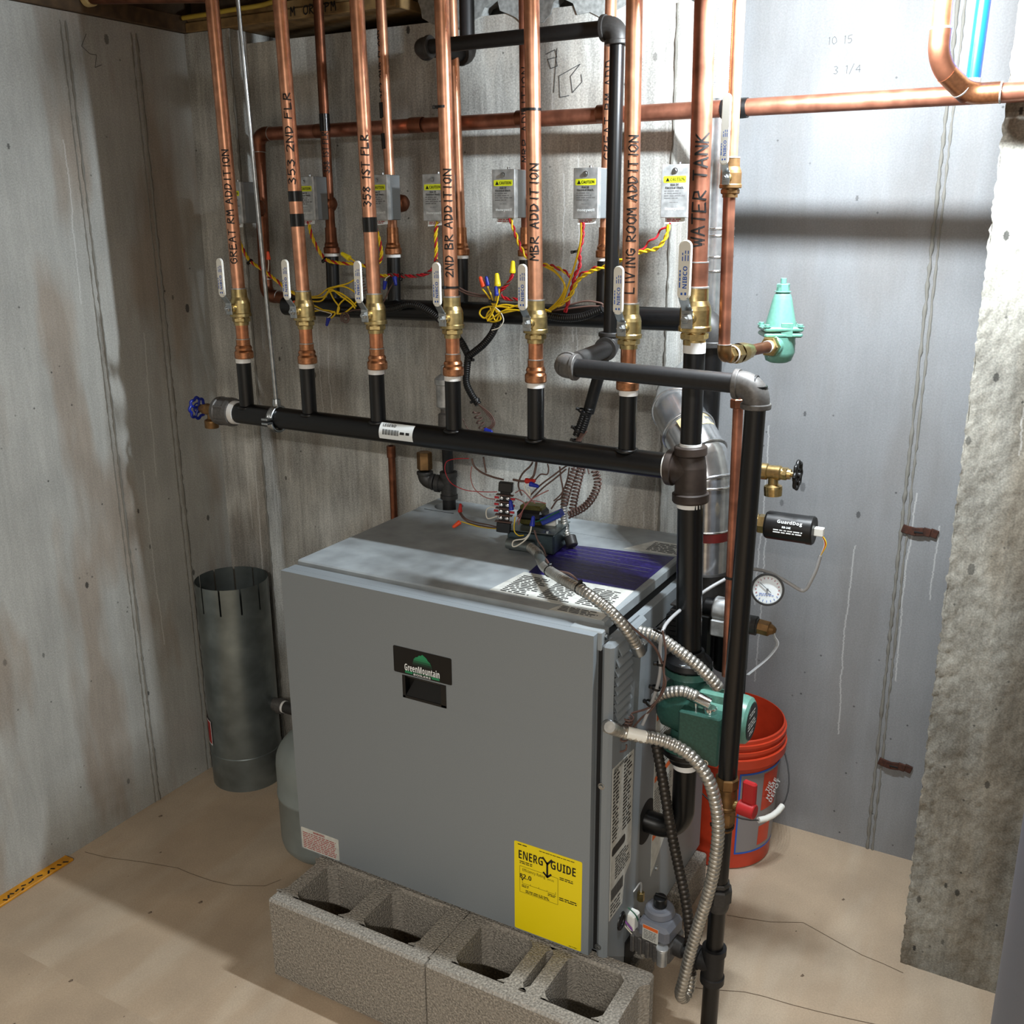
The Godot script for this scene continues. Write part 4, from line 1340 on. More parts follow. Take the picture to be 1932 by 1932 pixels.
func build_header() -> void:
	var y := 1.121
	var z := 0.3
	var t := thing("supply_header", "long black steel supply header pipe with welded stubs above the boiler", "pipe", Vector3(0.9, y, z))
	var r := 0.0242
	var body := straight(t, "pipe", Vector3(0.365, y + 0.003, z), Vector3(1.452, y - 0.003, z), r, M.blackpipe, 28)
	for x in [0.405, 0.594, 0.785, 0.978, 1.17, 1.365]:
		straight(t, "stub", Vector3(x, y, z), Vector3(x, 1.25, z), 0.0166, M.blackpipe)
		var g := G.new()
		ring(g, Vector3(x, y + 0.0185, z), Vector3.UP, 0.0185, 0.004, 22, 8)
		part(t, "weld", g, M.blackpipe)
		tape(t, Vector3(x, 1.244, z), Vector3(x, 1.2545, z), 0.0168, M.tape_white, "thread_tape")
	# end coupling
	var g := G.new()
	var c0 := Vector3(0.375, y + 0.003, z)
	lathe(g, c0, Vector3.LEFT, [Vector2(0, 0.02), Vector2(0, 0.0262), Vector2(0.012, 0.0262), Vector2(0.012, 0.033), Vector2(0.022, 0.0345), Vector2(0.024, 0.032), Vector2(0.05, 0.032), Vector2(0.052, 0.0345), Vector2(0.062, 0.033), Vector2(0.062, 0.02), Vector2(0.064, 0.0)], 26)
	for k in 6:
		var th := TAU * k / 6.0
		box(g, Transform3D(Basis(Vector3.RIGHT, th), c0 + Vector3(-0.037, cos(th) * 0.0325, sin(th) * 0.0325)), Vector3(0.03, 0.003, 0.006), 0.001)
	part(t, "coupling", g, M.iron_light)
	g = G.new()
	lathe(g, c0 + Vector3(0.002, 0, 0), Vector3.LEFT, [Vector2(0, 0.0243), Vector2(0, 0.027), Vector2(0.014, 0.028), Vector2(0.014, 0.0243)], 26)
	part(t, "thread_tape", g, M.tape_white)
	tape(t, Vector3(1.443, y - 0.003, z), Vector3(1.456, y - 0.003, z), r + 0.0006, M.tape_white, "thread_tape")
	# paper label wrapped round the pipe
	g = G.new()
	var la := 0.803
	var lb := 0.89
	var a0 := deg_to_rad(8.0)
	var a1 := deg_to_rad(96.0)
	for i in 12:
		var q := []
		var nn := []
		for e in [i, i + 1]:
			var th: float = lerpf(a0, a1, e / 12.0)
			var d := Vector3(0, sin(th) * -1.0 + 0.0, cos(th))
			d = Vector3(0, cos(th + 0.35), sin(th + 0.35))
			nn.append(d)
			q.append(d * (r + 0.0006))
		var m0 := Vector3(la, y + 0.0005, z)
		var m1 := Vector3(lb, y + 0.0002, z)
		g.tri(m0 + q[0], m1 + q[0], m1 + q[1], nn[0], nn[0], nn[1])
		g.tri(m0 + q[0], m1 + q[1], m0 + q[1], nn[0], nn[1], nn[1])
	var lab := part(body, "paper_label", g, M.white_print, "white paper label with bar code")
	var th0 := deg_to_rad(38.0)
	var up := Vector3(0, sin(th0), -cos(th0))
	up = Vector3(0, cos(deg_to_rad(38.0)), -sin(deg_to_rad(38.0)))
	var nrm := Vector3(0, sin(deg_to_rad(38.0)), cos(deg_to_rad(38.0)))
	words(lab, "lettering", "LEGEND", Vector3(0.828, y, z) + nrm * (r + 0.0011) + up * 0.0035, Vector3.RIGHT, up, 0.034, 0.0062, M.print_dark)
	g = G.new()
	var th1 := deg_to_rad(12.0)
	var up1 := Vector3(0, cos(th1), -sin(th1))
	var n1 := Vector3(0, sin(th1), cos(th1))
	for i in 16:
		var w := 0.0013 if i % 3 else 0.0021
		var a := Vector3(0.813 + i * 0.0026, y, z) + n1 * (r + 0.0011) - up1 * 0.006
		g.quad(a, a + Vector3.RIGHT * w, a + Vector3.RIGHT * w + up1 * 0.0115, a + up1 * 0.0115, n1)
	small_print(g, Vector3(0.858, y, z) + n1 * (r + 0.0011) - up1 * 0.004, Vector3.RIGHT, up1, 0.026, 0.008, 1, 77, 0.7)
	part(lab, "bar_code", g, M.print_dark)
	drain_cock("brass drain valve with blue handwheel at left end of supply header", Vector3(0.314, 1.124, 0.3), Vector3.LEFT, 1.0, M.brass_old, M.blue_wheel)
	# hanger
	var h := thing("pipe_hanger", "galvanised threaded rod with split ring clamp holding supply header", "pipe hanger", Vector3(0.497, y, z))
	g = G.new()
	tube(g, [Vector3(0.497, y + 0.045, z), Vector3(0.482, 2.3, z + 0.02)], 0.0048, 12)
	part(h, "rod", g, M.zinc)
	g = G.new()
	for q in [[0.12, PI - 0.12], [PI + 0.12, TAU - 0.12]]:
		var pts := []
		for i in 15:
			var th: float = lerpf(q[0], q[1], i / 14.0)
			pts.append(Vector3(0.497, y + sin(th) * (r + 0.004), z + cos(th) * (r + 0.004)))
		for d in [-0.005, 0.0, 0.005]:
			var p2 := []
			for e in pts:
				p2.append(e + Vector3(d, 0, 0))
			tube(g, p2, 0.004, 8)
	for s in [-1.0, 1.0]:
		for d in [-0.005, 0.005]:
			bb(g, Vector3(0.488, y + d - 0.0025, z + s * (r + 0.012) - 0.009), Vector3(0.506, y + d + 0.0025, z + s * (r + 0.012) + 0.009), 0.001)
	lathe(g, Vector3(0.497, y + r + 0.003, z), Vector3.UP, [Vector2(0, 0.01), Vector2(0.008, 0.01), Vector2(0.018, 0.0085), Vector2(0.018, 0)], 14)
	part(h, "split_ring", g, M.zinc)

func riser(label: String, x: float, xt: float, text: String, ty0: float, ty1: float, tapes: Array, sd: int) -> void:
	var z := 0.3
	var t := thing("copper_riser", label, "pipe", Vector3(x, 1.25, z), "copper supply risers")
	var r := 0.0143
	straight(t, "pipe", Vector3(x, 1.4, z), Vector3(xt, 2.32, z), r, M.copper)
	straight(t, "nipple", Vector3(x, 1.285, z), Vector3(x, 1.335, z), r, M.copper_bright)
	var g := G.new()
	lathe(g, Vector3(x, 1.2545, z), Vector3.UP, [Vector2(0, 0.0165), Vector2(0, 0.0205), Vector2(0.002, 0.0215), Vector2(0.014, 0.0215), Vector2(0.016, 0.0205), Vector2(0.019, 0.0182), Vector2(0.024, 0.0195), Vector2(0.029, 0.0172), Vector2(0.03, 0.0158), Vector2(0.044, 0.0158), Vector2(0.044, 0.014)], 24)
	part(t, "adapter", g, M.copper_fit)
	g = G.new()
	collar(g, Vector3(x, 1.2985, z), Vector3.UP, 0.0163, 0.0022)
	part(t, "solder", g, M.solder)
	for q in tapes:
		var a: float = q[0]
		var b: float = q[1]
		tape(t, Vector3(lerpf(x, xt, (a - 1.4) / 0.92), a, z), Vector3(lerpf(x, xt, (b - 1.4) / 0.92), b, z), r, M.tape_black)
	marker(t, text, Vector3(lerpf(x, xt, (ty0 - 1.4) / 0.92), ty0, z), ty1, r, Vector3(0.36, 0, 0.93), 0.017, 0.0026, sd, M.ink)
	ball_valve("brass ball valve, white lever, on riser marked " + text, Vector3(x, 1.37, z), 1.0, M.brass)

func build_risers() -> void:
	riser("copper riser marked GREAT RM ADDITION, leftmost of the front row", 0.409, 0.395, "GREAT RM ADDITION", 1.467, 1.71, [], 1)
	riser("copper riser marked 353 2ND FLR with two black tape bands", 0.597, 0.577, "353 2ND FLR", 1.632, 1.815, [[1.618, 1.597], [1.572, 1.546]], 2)
	riser("copper riser marked 358 1ST FLR with one black tape band", 0.789, 0.771, "358 1ST FLR", 1.585, 1.725, [[1.564, 1.535]], 3)
	riser("copper riser marked 2ND BR ADDITION with cable ties", 0.98, 0.969, "2ND BR ADDITION", 1.45, 1.655, [], 4)
	riser("copper riser marked MBR ADDITION with a cable tie", 1.17, 1.155, "MBR ADDITION", 1.485, 1.66, [], 5)
	riser("copper riser marked LIVING ROOM ADDITION beside black gas drop", 1.363, 1.353, "LIVING ROOM ADDITION", 1.43, 1.7, [], 6)
	# cable ties round the fourth and fifth risers
	var t := thing("cable_tie", "black cable tie round the riser marked 2ND BR ADDITION, above the zone valves", "cable tie", Vector3(0.973, 1.755, 0.3))
	zip_tie(t, Vector3(0.972, 1.7637, 0.3), Vector3.UP, 0.0152, Vector3(-1, 0, 0.4))
	t = thing("cable_tie", "black cable tie low on the riser marked 2ND BR ADDITION, over its valve", "cable tie", Vector3(0.979, 1.43, 0.3))
	zip_tie(t, Vector3(0.98, 1.43, 0.3), Vector3.UP, 0.0152, Vector3(-0.3, 0, 1))
	t = thing("cable_tie", "black cable tie round the riser marked MBR ADDITION", "cable tie", Vector3(1.162, 1.74, 0.3))
	zip_tie(t, Vector3(1.1637, 1.7491, 0.3), Vector3.UP, 0.0152, Vector3(-1, 0, 0.2))
	# big riser to the tank
	var x := 1.488
	var z := 0.3
	t = thing("copper_riser", "thick copper riser marked WATER TANK, widest of the front row", "pipe", Vector3(x, 1.41, z), "copper supply risers")
	straight(t, "pipe", Vector3(x, 1.42, z), Vector3(1.475, 2.32, z), 0.0177, M.copper_dull)
	var g := G.new()
	lathe(g, Vector3(x, 1.425, z), Vector3.UP, [Vector2(0, 0.017), Vector2(0, 0.0205), Vector2(0.012, 0.0205), Vector2(0.014, 0.0192), Vector2(0.06, 0.0192), Vector2(0.06, 0.0177)], 24)
	part(t, "adapter", g, M.copper_dull)
	g = G.new()
	collar(g, Vector3(x, 1.486, z), Vector3.UP, 0.0196, 0.0025)
	part(t, "solder", g, M.solder)
	marker(t, "WATER TANK", Vector3(1.486, 1.512, z), 1.7, 0.0177, Vector3(0.3, 0, 0.95), 0.024, 0.0032, 7, M.ink)
	ball_valve("large brass ball valve with white lever on the riser marked WATER TANK", Vector3(x, 1.393, z), 1.22, M.brass_new, 0.078)
	# tee and the drop to the circulator
	t = thing("supply_main", "black steel supply main with rusty brown cast tee, dropping to the green pump", "pipe", Vector3(1.5, 0.77, 0.3))
	straight(t, "pipe", Vector3(1.49, 1.15, z), Vector3(1.489, 1.345, z), 0.0193, M.blackpipe)
	tape(t, Vector3(1.489, 1.33, z), Vector3(1.489, 1.349, z), 0.0194, M.tape_white, "thread_tape")
	tape(t, Vector3(1.49, 1.157, z), Vector3(1.49, 1.166, z), 0.0194, M.tape_white, "thread_tape")
	straight(t, "pipe", Vector3(1.494, 1.07, z), Vector3(1.506, 0.75, z + 0.004), 0.0243, M.blackpipe, 26)
	tape(t, Vector3(1.4935, 1.062, z), Vector3(1.494, 1.046, z), 0.0245, M.tape_white, "thread_tape")
	g = G.new()
	lathe(g, Vector3(1.4945, 1.056, z), Vector3(-0.04, 1, 0), [Vector2(0, 0.02), Vector2(0, 0.0325), Vector2(0.003, 0.034), Vector2(0.016, 0.034), Vector2(0.018, 0.03), Vector2(0.024, 0.0295), Vector2(0.066, 0.029), Vector2(0.086, 0.026), Vector2(0.09, 0.03), Vector2(0.103, 0.03), Vector2(0.105, 0.0285), Vector2(0.105, 0.018)], 28)
	lathe(g, Vector3(1.492, 1.117, z), Vector3.LEFT, [Vector2(0.0, 0.029), Vector2(0.02, 0.0295), Vector2(0.03, 0.029), Vector2(0.031, 0.034), Vector2(0.042, 0.034), Vector2(0.044, 0.0325), Vector2(0.044, 0.022)], 28)
	part(t, "tee", g, M.iron_rust)

func build_return() -> void:
	# return header near the wall
	var z := 0.06
	var y := 1.356
	var t := thing("return_header", "black steel return header pipe running along the wall behind the risers", "pipe", Vector3(0.9, y, z))
	var r := 0.0235
	straight(t, "pipe", Vector3(0.33, y - 0.004, z), Vector3(1.405, y + 0.006, z), r, M.blackpipe, 26)
	for x in [0.48, 0.662, 0.848, 1.015, 1.2, 1.4]:
		straight(t, "stub", Vector3(x, y, z - 0.004), Vector3(x, 1.478, z - 0.008), 0.0157, M.blackpipe)
		tape(t, Vector3(x, 1.474, z - 0.008), Vector3(x, 1.481, z - 0.008), 0.0158, M.tape_white, "thread_tape")
	elbow(t, Vector3(1.44, y + 0.004, z), Vector3.LEFT, Vector3.DOWN, 0.0245, M.iron, 1.75)
	straight(t, "drop", Vector3(1.44, 1.32, z), Vector3(1.445, 0.86, z + 0.02), 0.0235, M.blackpipe)
	# rear risers
	var names := ["358 1ST FLR", "353 2ND FLOOR", "", "MBR ADDITION", "GREAT RM ADD", ""]
	var tags := ["rear copper riser marked 358 1ST FLR with one black tape band", "rear copper riser marked 353 2ND FLOOR with two black tape bands", "rear copper riser behind the one marked 2ND BR ADDITION", "rear copper riser marked MBR ADDITION, tied to a front riser", "rear copper riser marked GREAT RM ADD beside black gas drop", "rear copper riser hidden behind the one marked WATER TANK"]
	var xs := [0.48, 0.662, 0.848, 1.015, 1.2, 1.4]
	var xt := [0.48, 0.65, 0.83, 1.008, 1.205, 1.398]
	for i in 6:
		var q := thing("return_riser", tags[i], "pipe", Vector3(xs[i], 1.48, z - 0.008), "copper return risers by the wall")
		var rr := 0.0115
		var zz := z - 0.008
		straight(q, "pipe", Vector3(xs[i], 1.52, zz), Vector3(xt[i], 2.3, zz), rr, [M.copper_brown, M.copper, M.copper, M.copper_dull, M.copper, M.copper_dull][i])
		var g := G.new()
		lathe(g, Vector3(xs[i], 1.481, zz), Vector3.UP, [Vector2(0, 0.014), Vector2(0, 0.0185), Vector2(0.002, 0.0193), Vector2(0.013, 0.0193), Vector2(0.016, 0.0165), Vector2(0.021, 0.0168), Vector2(0.026, 0.0145), Vector2(0.046, 0.0135), Vector2(0.06, 0.0135), Vector2(0.06, 0.0115)], 22)
		part(q, "adapter", g, M.copper_fit if i != 0 else M.copper_brown)
		if i == 0:
			tape(q, Vector3(0.48, 1.795, zz), Vector3(0.48, 1.757, zz), rr, M.tape_black)
			marker(q, names[0], Vector3(0.48, 1.665, zz), 1.757, rr, Vector3(0.5, 0, 0.86), 0.014, 0.0022, 11, M.ink)
		elif i == 1:
			tape(q, Vector3(0.653, 1.81, zz), Vector3(0.654, 1.778, zz), rr, M.tape_black)
			tape(q, Vector3(0.655, 1.745, zz), Vector3(0.656, 1.712, zz), rr, M.tape_black)
			marker(q, names[1], Vector3(0.652, 1.818, zz), 1.96, rr, Vector3(0.4, 0, 0.9), 0.014, 0.0022, 12, M.ink)
		elif names[i] != "":
			marker(q, names[i], Vector3(lerpf(xs[i], xt[i], 0.25), 1.672, zz), 1.86, rr, Vector3(0.4, 0, 0.9), 0.015, 0.0022, 20 + i, M.ink)
	# first loop: horizontal copper main, its corner and drop to the return header
	var m := thing("copper_main", "long horizontal copper pipe running along the wall behind the risers", "pipe", Vector3(1.2, 1.76, 0.02))
	var c := Vector3(0.222, 1.764, 0.0)
	straight(m, "pipe", c + Vector3(0.02, 0, 0), Vector3(2.6, 1.752, 0.068), 0.0158, M.copper_dull, 24)
	var g := G.new()
	collar(g, Vector3(1.455, 1.757, 0.034), Vector3(1, 0, 0.028), 0.0185, 0.05)
	part(m, "rubber_sleeve", g, M.black_plastic)
	cu_elbow(m, c, Vector3.RIGHT, Vector3(0.05, -1, 0.06), 0.0158, M.copper_brown)
	var lo := Vector3(0.254, 1.372, 0.045)
	straight(m, "drop", c + Vector3(0.002, -0.02, 0), Vector3(0.252, 1.4, 0.045), 0.0152, M.copper_brown)
	cu_elbow(m, lo, (c - lo), Vector3.RIGHT, 0.0152, M.copper_brown)
	straight(m, "pipe", lo + Vector3(0.03, 0, 0), Vector3(0.345, 1.366, 0.055), 0.0152, M.copper_brown)
	for q in [0.42, 0.7, 0.98, 1.17]:
		tape(m, Vector3(q, 1.7625, 0.006 + (q - 0.24) * 0.0288), Vector3(q + 0.035, 1.7624, 0.006 + (q - 0.205) * 0.0288), 0.0158, M.copper_brown, "old_band")

func zone_valve(label: String, x: float, y: float, stub: bool) -> void:
	var z1 := 0.118
	var w := 0.054
	var h := 0.097
	var t := thing("zone_valve", label, "zone valve", Vector3(x, y - h * 0.5, 0.09), "zone valve actuators on the return risers")
	var x0 := x - w * 0.5
	var g := G.new()
	bb(g, Vector3(x0 + 0.001, y - h * 0.5, 0.066), Vector3(x0 + w - 0.001, y + h * 0.5, z1 - 0.001), 0.0015)
	part(t, "housing", g, M.alu_side)
	g = G.new()
	bb(g, Vector3(x0, y - h * 0.5, z1 - 0.0022), Vector3(x0 + w, y + h * 0.5, z1), 0.0008)
	bb(g, Vector3(x0 + w - 0.004, y - h * 0.5, z1 - 0.012), Vector3(x0 + w + 0.0012, y + h * 0.5, z1 - 0.001), 0.0006)
	var f := part(t, "cover", g, M.alu, "bright aluminium cover with caution print")
	screw(f, Vector3(x, y + 0.037, z1), Vector3.BACK, 0.0038)
	g = G.new()
	cyl(g, Vector3(x, y + h * 0.5, 0.095), Vector3(x, y + h * 0.5 + 0.005, 0.095), 0.003)
	part(t, "release_lever", g, M.zinc)
	g = G.new()
	prism(g, Vector3(x, y, z1), Vector3.RIGHT, Vector3.UP, roundrect(-0.0225, 0.0155, 0.0225, 0.0275, 0.002), 0.0003)
	part(f, "caution_band", g, M.caution)
	g = G.new()
	var a := Vector3(x - 0.0185, y + 0.0178, z1 + 0.0006)
	g.tri(a, a + Vector3(0.0085, 0, 0), a + Vector3(0.00425, 0.0075, 0), Vector3.BACK, Vector3.BACK, Vector3.BACK)
	part(f, "warning_triangle", g, M.ink)
	words(f, "lettering", "CAUTION", Vector3(x + 0.0055, y + 0.0215, z1 + 0.0003), Vector3.RIGHT, Vector3.UP, 0.028, 0.0058, M.ink)
	words(f, "lettering", "Risk Of", Vector3(x, y + 0.0118, z1), Vector3.RIGHT, Vector3.UP, 0.016, 0.0042, M.print_dark)
	words(f, "lettering", "Electrical Shock.", Vector3(x, y + 0.0065, z1), Vector3.RIGHT, Vector3.UP, 0.037, 0.0044, M.print_dark)
	g = G.new()
	small_print(g, Vector3(x - 0.02, y - 0.0145, z1), Vector3.RIGHT, Vector3.UP, 0.042, 0.0175, 4, 9, 0.45, 0.35)
	small_print(g, Vector3(x - 0.009, y - 0.021, z1), Vector3.RIGHT, Vector3.UP, 0.018, 0.002, 1, 10, 0.5, 0.1)
	part(f, "fine_print", g, M.print_grey)
	words(f, "lettering", "Honeywell", Vector3(x + 0.001, y - 0.0325, z1), Vector3.RIGHT, Vector3.UP, 0.038, 0.0072, M.white_print)
	# paper tag hanging out of the bottom
	g = G.new()
	prism(g, Vector3(x, y - h * 0.5, z1 - 0.008), Vector3.RIGHT, Vector3(0, 0.97, -0.24), PackedVector2Array([Vector2(-0.019, -0.012), Vector2(0.021, -0.009), Vector2(0.02, 0.001), Vector2(-0.02, 0.001)]), 0.0004)
	var tg := part(t, "paper_tag", g, M.white_print)
	g = G.new()
	small_print(g, Vector3(x - 0.016, y - h * 0.5 - 0.008, z1 - 0.0052), Vector3.RIGHT, Vector3(0, 0.97, -0.24), 0.032, 0.007, 2, 5, 0.5, 0.2)
	part(tg, "fine_print", g, M.print_red)
	if stub:
		g = G.new()
		lathe(g, Vector3(x + 0.012, y - 0.012, 0.048), Vector3(1, 0, 0), [Vector2(-0.02, 0.017), Vector2(0.0, 0.02), Vector2(0.012, 0.018), Vector2(0.018, 0.012), Vector2(0.019, 0)], 20, true)
		part(t, "valve_body", g, M.copper_brown)

func build_zone_valves() -> void:
	var where := ["leftmost, on the brown copper drop", "second from left, on the riser marked 358 1ST FLR", "third from left, on the riser marked 353 2ND FLOOR", "fourth from left, behind the riser marked 2ND BR ADDITION", "fifth from left, beside the riser marked MBR ADDITION", "sixth from left, next to the black gas drop", "rightmost, beside the riser marked WATER TANK"]
	var xs := [0.235, 0.462, 0.672, 0.821, 0.996, 1.185, 1.372]
	var ys := [1.6, 1.607, 1.606, 1.604, 1.609, 1.607, 1.608]
	for i in 7:
		zone_valve("zone valve box with caution print, " + where[i], xs[i], ys[i], true)

func build_gas() -> void:
	var t := thing("gas_line", "black steel gas line with several elbows, coming down in front of the boiler side", "pipe", Vector3(1.63, 0, 0.42))
	var ru := 0.0138
	var rl := 0.0163
	var A := Vector3(0.842, 1.897, 0.0)
	var B := Vector3(0.834, 1.894, 0.17)
	var Cc := Vector3(1.27, 1.895, 0.17)
	var D := Vector3(1.268, 1.312, 0.17)
	var E := Vector3(1.288, 1.308, 0.42)
	var F := Vector3(1.639, 1.3, 0.42)
	straight(t, "pipe", A, Vector3(0.843, 2.4, 0.0), 0.0165, M.blackpipe_dull)
	straight(t, "pipe", A, B, ru, M.blackpipe_dull)
	straight(t, "pipe", B, Cc, ru, M.blackpipe_dull)
	straight(t, "pipe", Cc, D, ru, M.blackpipe)
	straight(t, "pipe", D, E, rl, M.iron)
	straight(t, "pipe", E, F, rl, M.blackpipe_dull)
	elbow(t, A, Vector3.UP, Vector3.BACK, 0.0155, M.iron, 1.6)
	elbow(t, B, Vector3.FORWARD, Vector3.RIGHT, 0.0155, M.iron, 1.5)
	elbow(t, Cc, Vector3.LEFT, Vector3.DOWN, 0.0165, M.iron, 1.6)
	elbow(t, D, Vector3.UP, Vector3(0.08, 0, 1), 0.0165, M.iron, 1.6)
	elbow(t, E, Vector3(-0.08, 0, -1), Vector3.RIGHT, 0.0165, M.iron_light, 1.5)
	elbow(t, F, Vector3.LEFT, Vector3.DOWN, 0.0175, M.iron_light, 1.9)
	# drop with valve, union and tee
	var a := F
	var b := Vector3(1.6221, 0.0283, 0.42)
	var dn := (b - a).normalized()
	var vy := func(v: float) -> Vector3: return a + dn * ((a.y - v) / -dn.y)
	straight(t, "pipe", a, vy.call(0.575), 0.0172, M.blackpipe)
	straight(t, "pipe", vy.call(0.48), vy.call(0.345), 0.0163, M.blackpipe)
	straight(t, "pipe", vy.call(0.32), vy.call(0.2), 0.0163, M.blackpipe)
	straight(t, "pipe", vy.call(0.135), vy.call(0.003), 0.0163, M.blackpipe)
	var g := G.new()
	hexa(g, vy.call(0.362), vy.call(0.352), 0.0205, 8)
	hexa(g, vy.call(0.35), vy.call(0.318), 0.0255, 8)
	lathe(g, vy.call(0.32), dn, [Vector2(0, 0.0225), Vector2(0.012, 0.0215), Vector2(0.02, 0.0195), Vector2(0.02, 0.016)], 22)
	part(t, "union", g, M.iron)
	g = G.new()
	lathe(g, vy.call(0.212), dn, [Vector2(0, 0.016), Vector2(0, 0.0235), Vector2(0.014, 0.0235), Vector2(0.016, 0.0208), Vector2(0.064, 0.0208), Vector2(0.066, 0.0235), Vector2(0.08, 0.0235), Vector2(0.08, 0.016)], 26)
	lathe(g, vy.call(0.172), Vector3(-1, 0, -0.12), [Vector2(0, 0.0205), Vector2(0.026, 0.0205), Vector2(0.027, 0.0235), Vector2(0.039, 0.0235), Vector2(0.039, 0.013)], 26)
	part(t, "tee", g, M.blackpipe_dull)
	straight(t, "nipple", vy.call(0.172), vy.call(0.172) + Vector3(-0.09, 0, -0.0108), 0.0135, M.blackpipe_dull)
	# brass stop valve with red lever
	var s := thing("gas_stop_valve", "brass stop valve with red lever on the black gas line", "valve", vy.call(0.53), "")
	g = G.new()
	hexa(g, vy.call(0.585), vy.call(0.562), 0.0215, 8)
	lathe(g, vy.call(0.563), dn, [Vector2(0, 0.0195), Vector2(0.02, 0.0205), Vector2(0.034, 0.0205), Vector2(0.036, 0.022), Vector2(0.041, 0.022), Vector2(0.044, 0.0195), Vector2(0.075, 0.018), Vector2(0.088, 0.017)], 24)
	hexa(g, vy.call(0.515), vy.call(0.49), 0.0205, 8)
	part(s, "body", g, M.brass_old)
	g = G.new()
	var vc: Vector3 = vy.call(0.533)
	cyl(g, vc + Vector3(0.016, 0, 0.003), vc + Vector3(0.032, 0, 0.006), 0.009)
	part(s, "stem", g, M.brass_new)
	g = G.new()
	cyl(g, vc + Vector3(0.026, 0, 0.005), vc + Vector3(0.058, 0, 0.01), 0.014, 18)
	box(g, Transform3D(Basis(Vector3.UP, -0.2), vc + Vector3(0.044, 0.03, 0.004)), Vector3(0.026, 0.05, 0.012), 0.003)
	part(s, "lever", g, M.red_lever)
	var z := thing("cable_tie", "black cable tie holding flexible conduit to the gas line under its valve", "cable tie", vy.call(0.483))
	zip_tie(z, vy.call(0.483), dn, 0.0185, Vector3(-1, 0, 0.5))

# ---------------------------------------------------------------- equipment
func build_pump() -> void:
	var c := Vector3(1.508, 0.645, 0.308)
	# elbow from the boiler side up to the pump
	var t := thing("boiler_outlet", "black steel elbow from the boiler side up to the green pump", "pipe", Vector3(1.47, 0.37, 0.318))
	var g := G.new()
	tube(g, fillet([Vector3(1.43, 0.372, 0.318), Vector3(1.512, 0.362, 0.31), Vector3(1.511, 0.54, 0.308)], 0.056, 16), 0.0232, 24)
	part(t, "pipe", g, M.blackpipe)
	tape(t, Vector3(1.511, 0.512, 0.308), Vector3(1.511, 0.526, 0.308), 0.0238, M.tape_white, "thread_tape")
	t = thing("circulator_pump", "green cast circulator pump with terminal box and flexible conduits", "pump", Vector3(1.51, 0.53, 0.31))
	# flanges
	for q in [[0.525, 1.0], [0.765, -1.0]]:
		g = G.new()
		lathe(g, Vector3(c.x, q[0], c.z), Vector3(0, q[1], 0), [Vector2(0, 0.024), Vector2(0, 0.029), Vector2(0.008, 0.031), Vector2(0.02, 0.044), Vector2(0.03, 0.046), Vector2(0.034, 0.044), Vector2(0.034, 0.0)], 26)
		part(t, "flange", g, M.black_plastic)
	g = G.new()
	for q in [[0.56, 1.0], [0.73, -1.0]]:
		lathe(g, Vector3(c.x, q[0], c.z), Vector3(0, q[1], 0), [Vector2(0, 0.046), Vector2(0.014, 0.046), Vector2(0.02, 0.03), Vector2(0.04, 0.028)], 26)
	lathe(g, c - Vector3(0.055, 0, 0), Vector3.RIGHT, [Vector2(0, 0), Vector2(0.003, 0.03), Vector2(0.016, 0.046), Vector2(0.05, 0.052), Vector2(0.075, 0.054), Vector2(0.085, 0.058), Vector2(0.092, 0.058), Vector2(0.092, 0)], 28, true)
	part(t, "volute", g, M.green)
	for sx in [-1.0, 1.0]:
		for q in [0.545, 0.715]:
			g = G.new()
			hexa(g, Vector3(c.x - 0.005 + 0.03 * sx * 0.2, q, c.z + 0.036 * sx), Vector3(c.x - 0.005 + 0.03 * sx * 0.2, q + 0.034, c.z + 0.036 * sx), 0.0075)
			part(t, "bolt", g, M.zinc)
	g = G.new()
	lathe(g, c + Vector3(0.036, 0, 0), Vector3.RIGHT, [Vector2(0, 0.05), Vector2(0.002, 0.054), Vector2(0.012, 0.054), Vector2(0.014, 0.047), Vector2(0.076, 0.047), Vector2(0.088, 0.0445), Vector2(0.093, 0.038), Vector2(0.093, 0)], 30)
	var mo := part(t, "motor", g, M.green_light)
	g = G.new()
	lathe(g, c + Vector3(0.1295, 0, 0), Vector3.RIGHT, [Vector2(0, 0.0), Vector2(0.0, 0.036), Vector2(0.0006, 0.036), Vector2(0.0006, 0)], 26)
	var npl := part(mo, "name_plate", g, M.badge, "round black name plate")
	g = G.new()
	for q in [[-0.02, 0.012, 0.04, 0.012, 2, 1], [-0.026, -0.012, 0.05, 0.018, 3, 2], [-0.016, -0.026, 0.032, 0.01, 2, 3]]:
		small_print(g, c + Vector3(0.1302, q[1], -q[0]), Vector3.FORWARD, Vector3.UP, q[2], q[3], q[4], q[5], 0.5, 0.3)
	part(npl, "fine_print", g, M.white_print)
	# terminal box on the camera side
	g = G.new()
	bb(g, Vector3(1.518, 0.572, 0.336), Vector3(1.598, 0.672, 0.382), 0.003)
	var tb := part(t, "terminal_box", g, M.green)
	g = G.new()
	bb(g, Vector3(1.54, 0.66, 0.31), Vector3(1.6, 0.7, 0.338), 0.004)
	part(t, "capacitor_box", g, M.green_light)
	screw(tb, Vector3(1.575, 0.577, 0.382), Vector3.BACK, 0.004, M.chrome)
	# conduit connector on top of the box
	g = G.new()
	cyl(g, Vector3(1.572, 0.671, 0.36), Vector3(1.572, 0.682, 0.36), 0.013)
	tube(g, [Vector3(1.572, 0.688, 0.36), Vector3(1.55, 0.694, 0.36), Vector3(1.53, 0.697, 0.358)], 0.0115, 16)
	cyl(g, Vector3(1.545, 0.672, 0.362), Vector3(1.545, 0.69, 0.362), 0.004)
	part(tb, "connector", g, M.chrome)

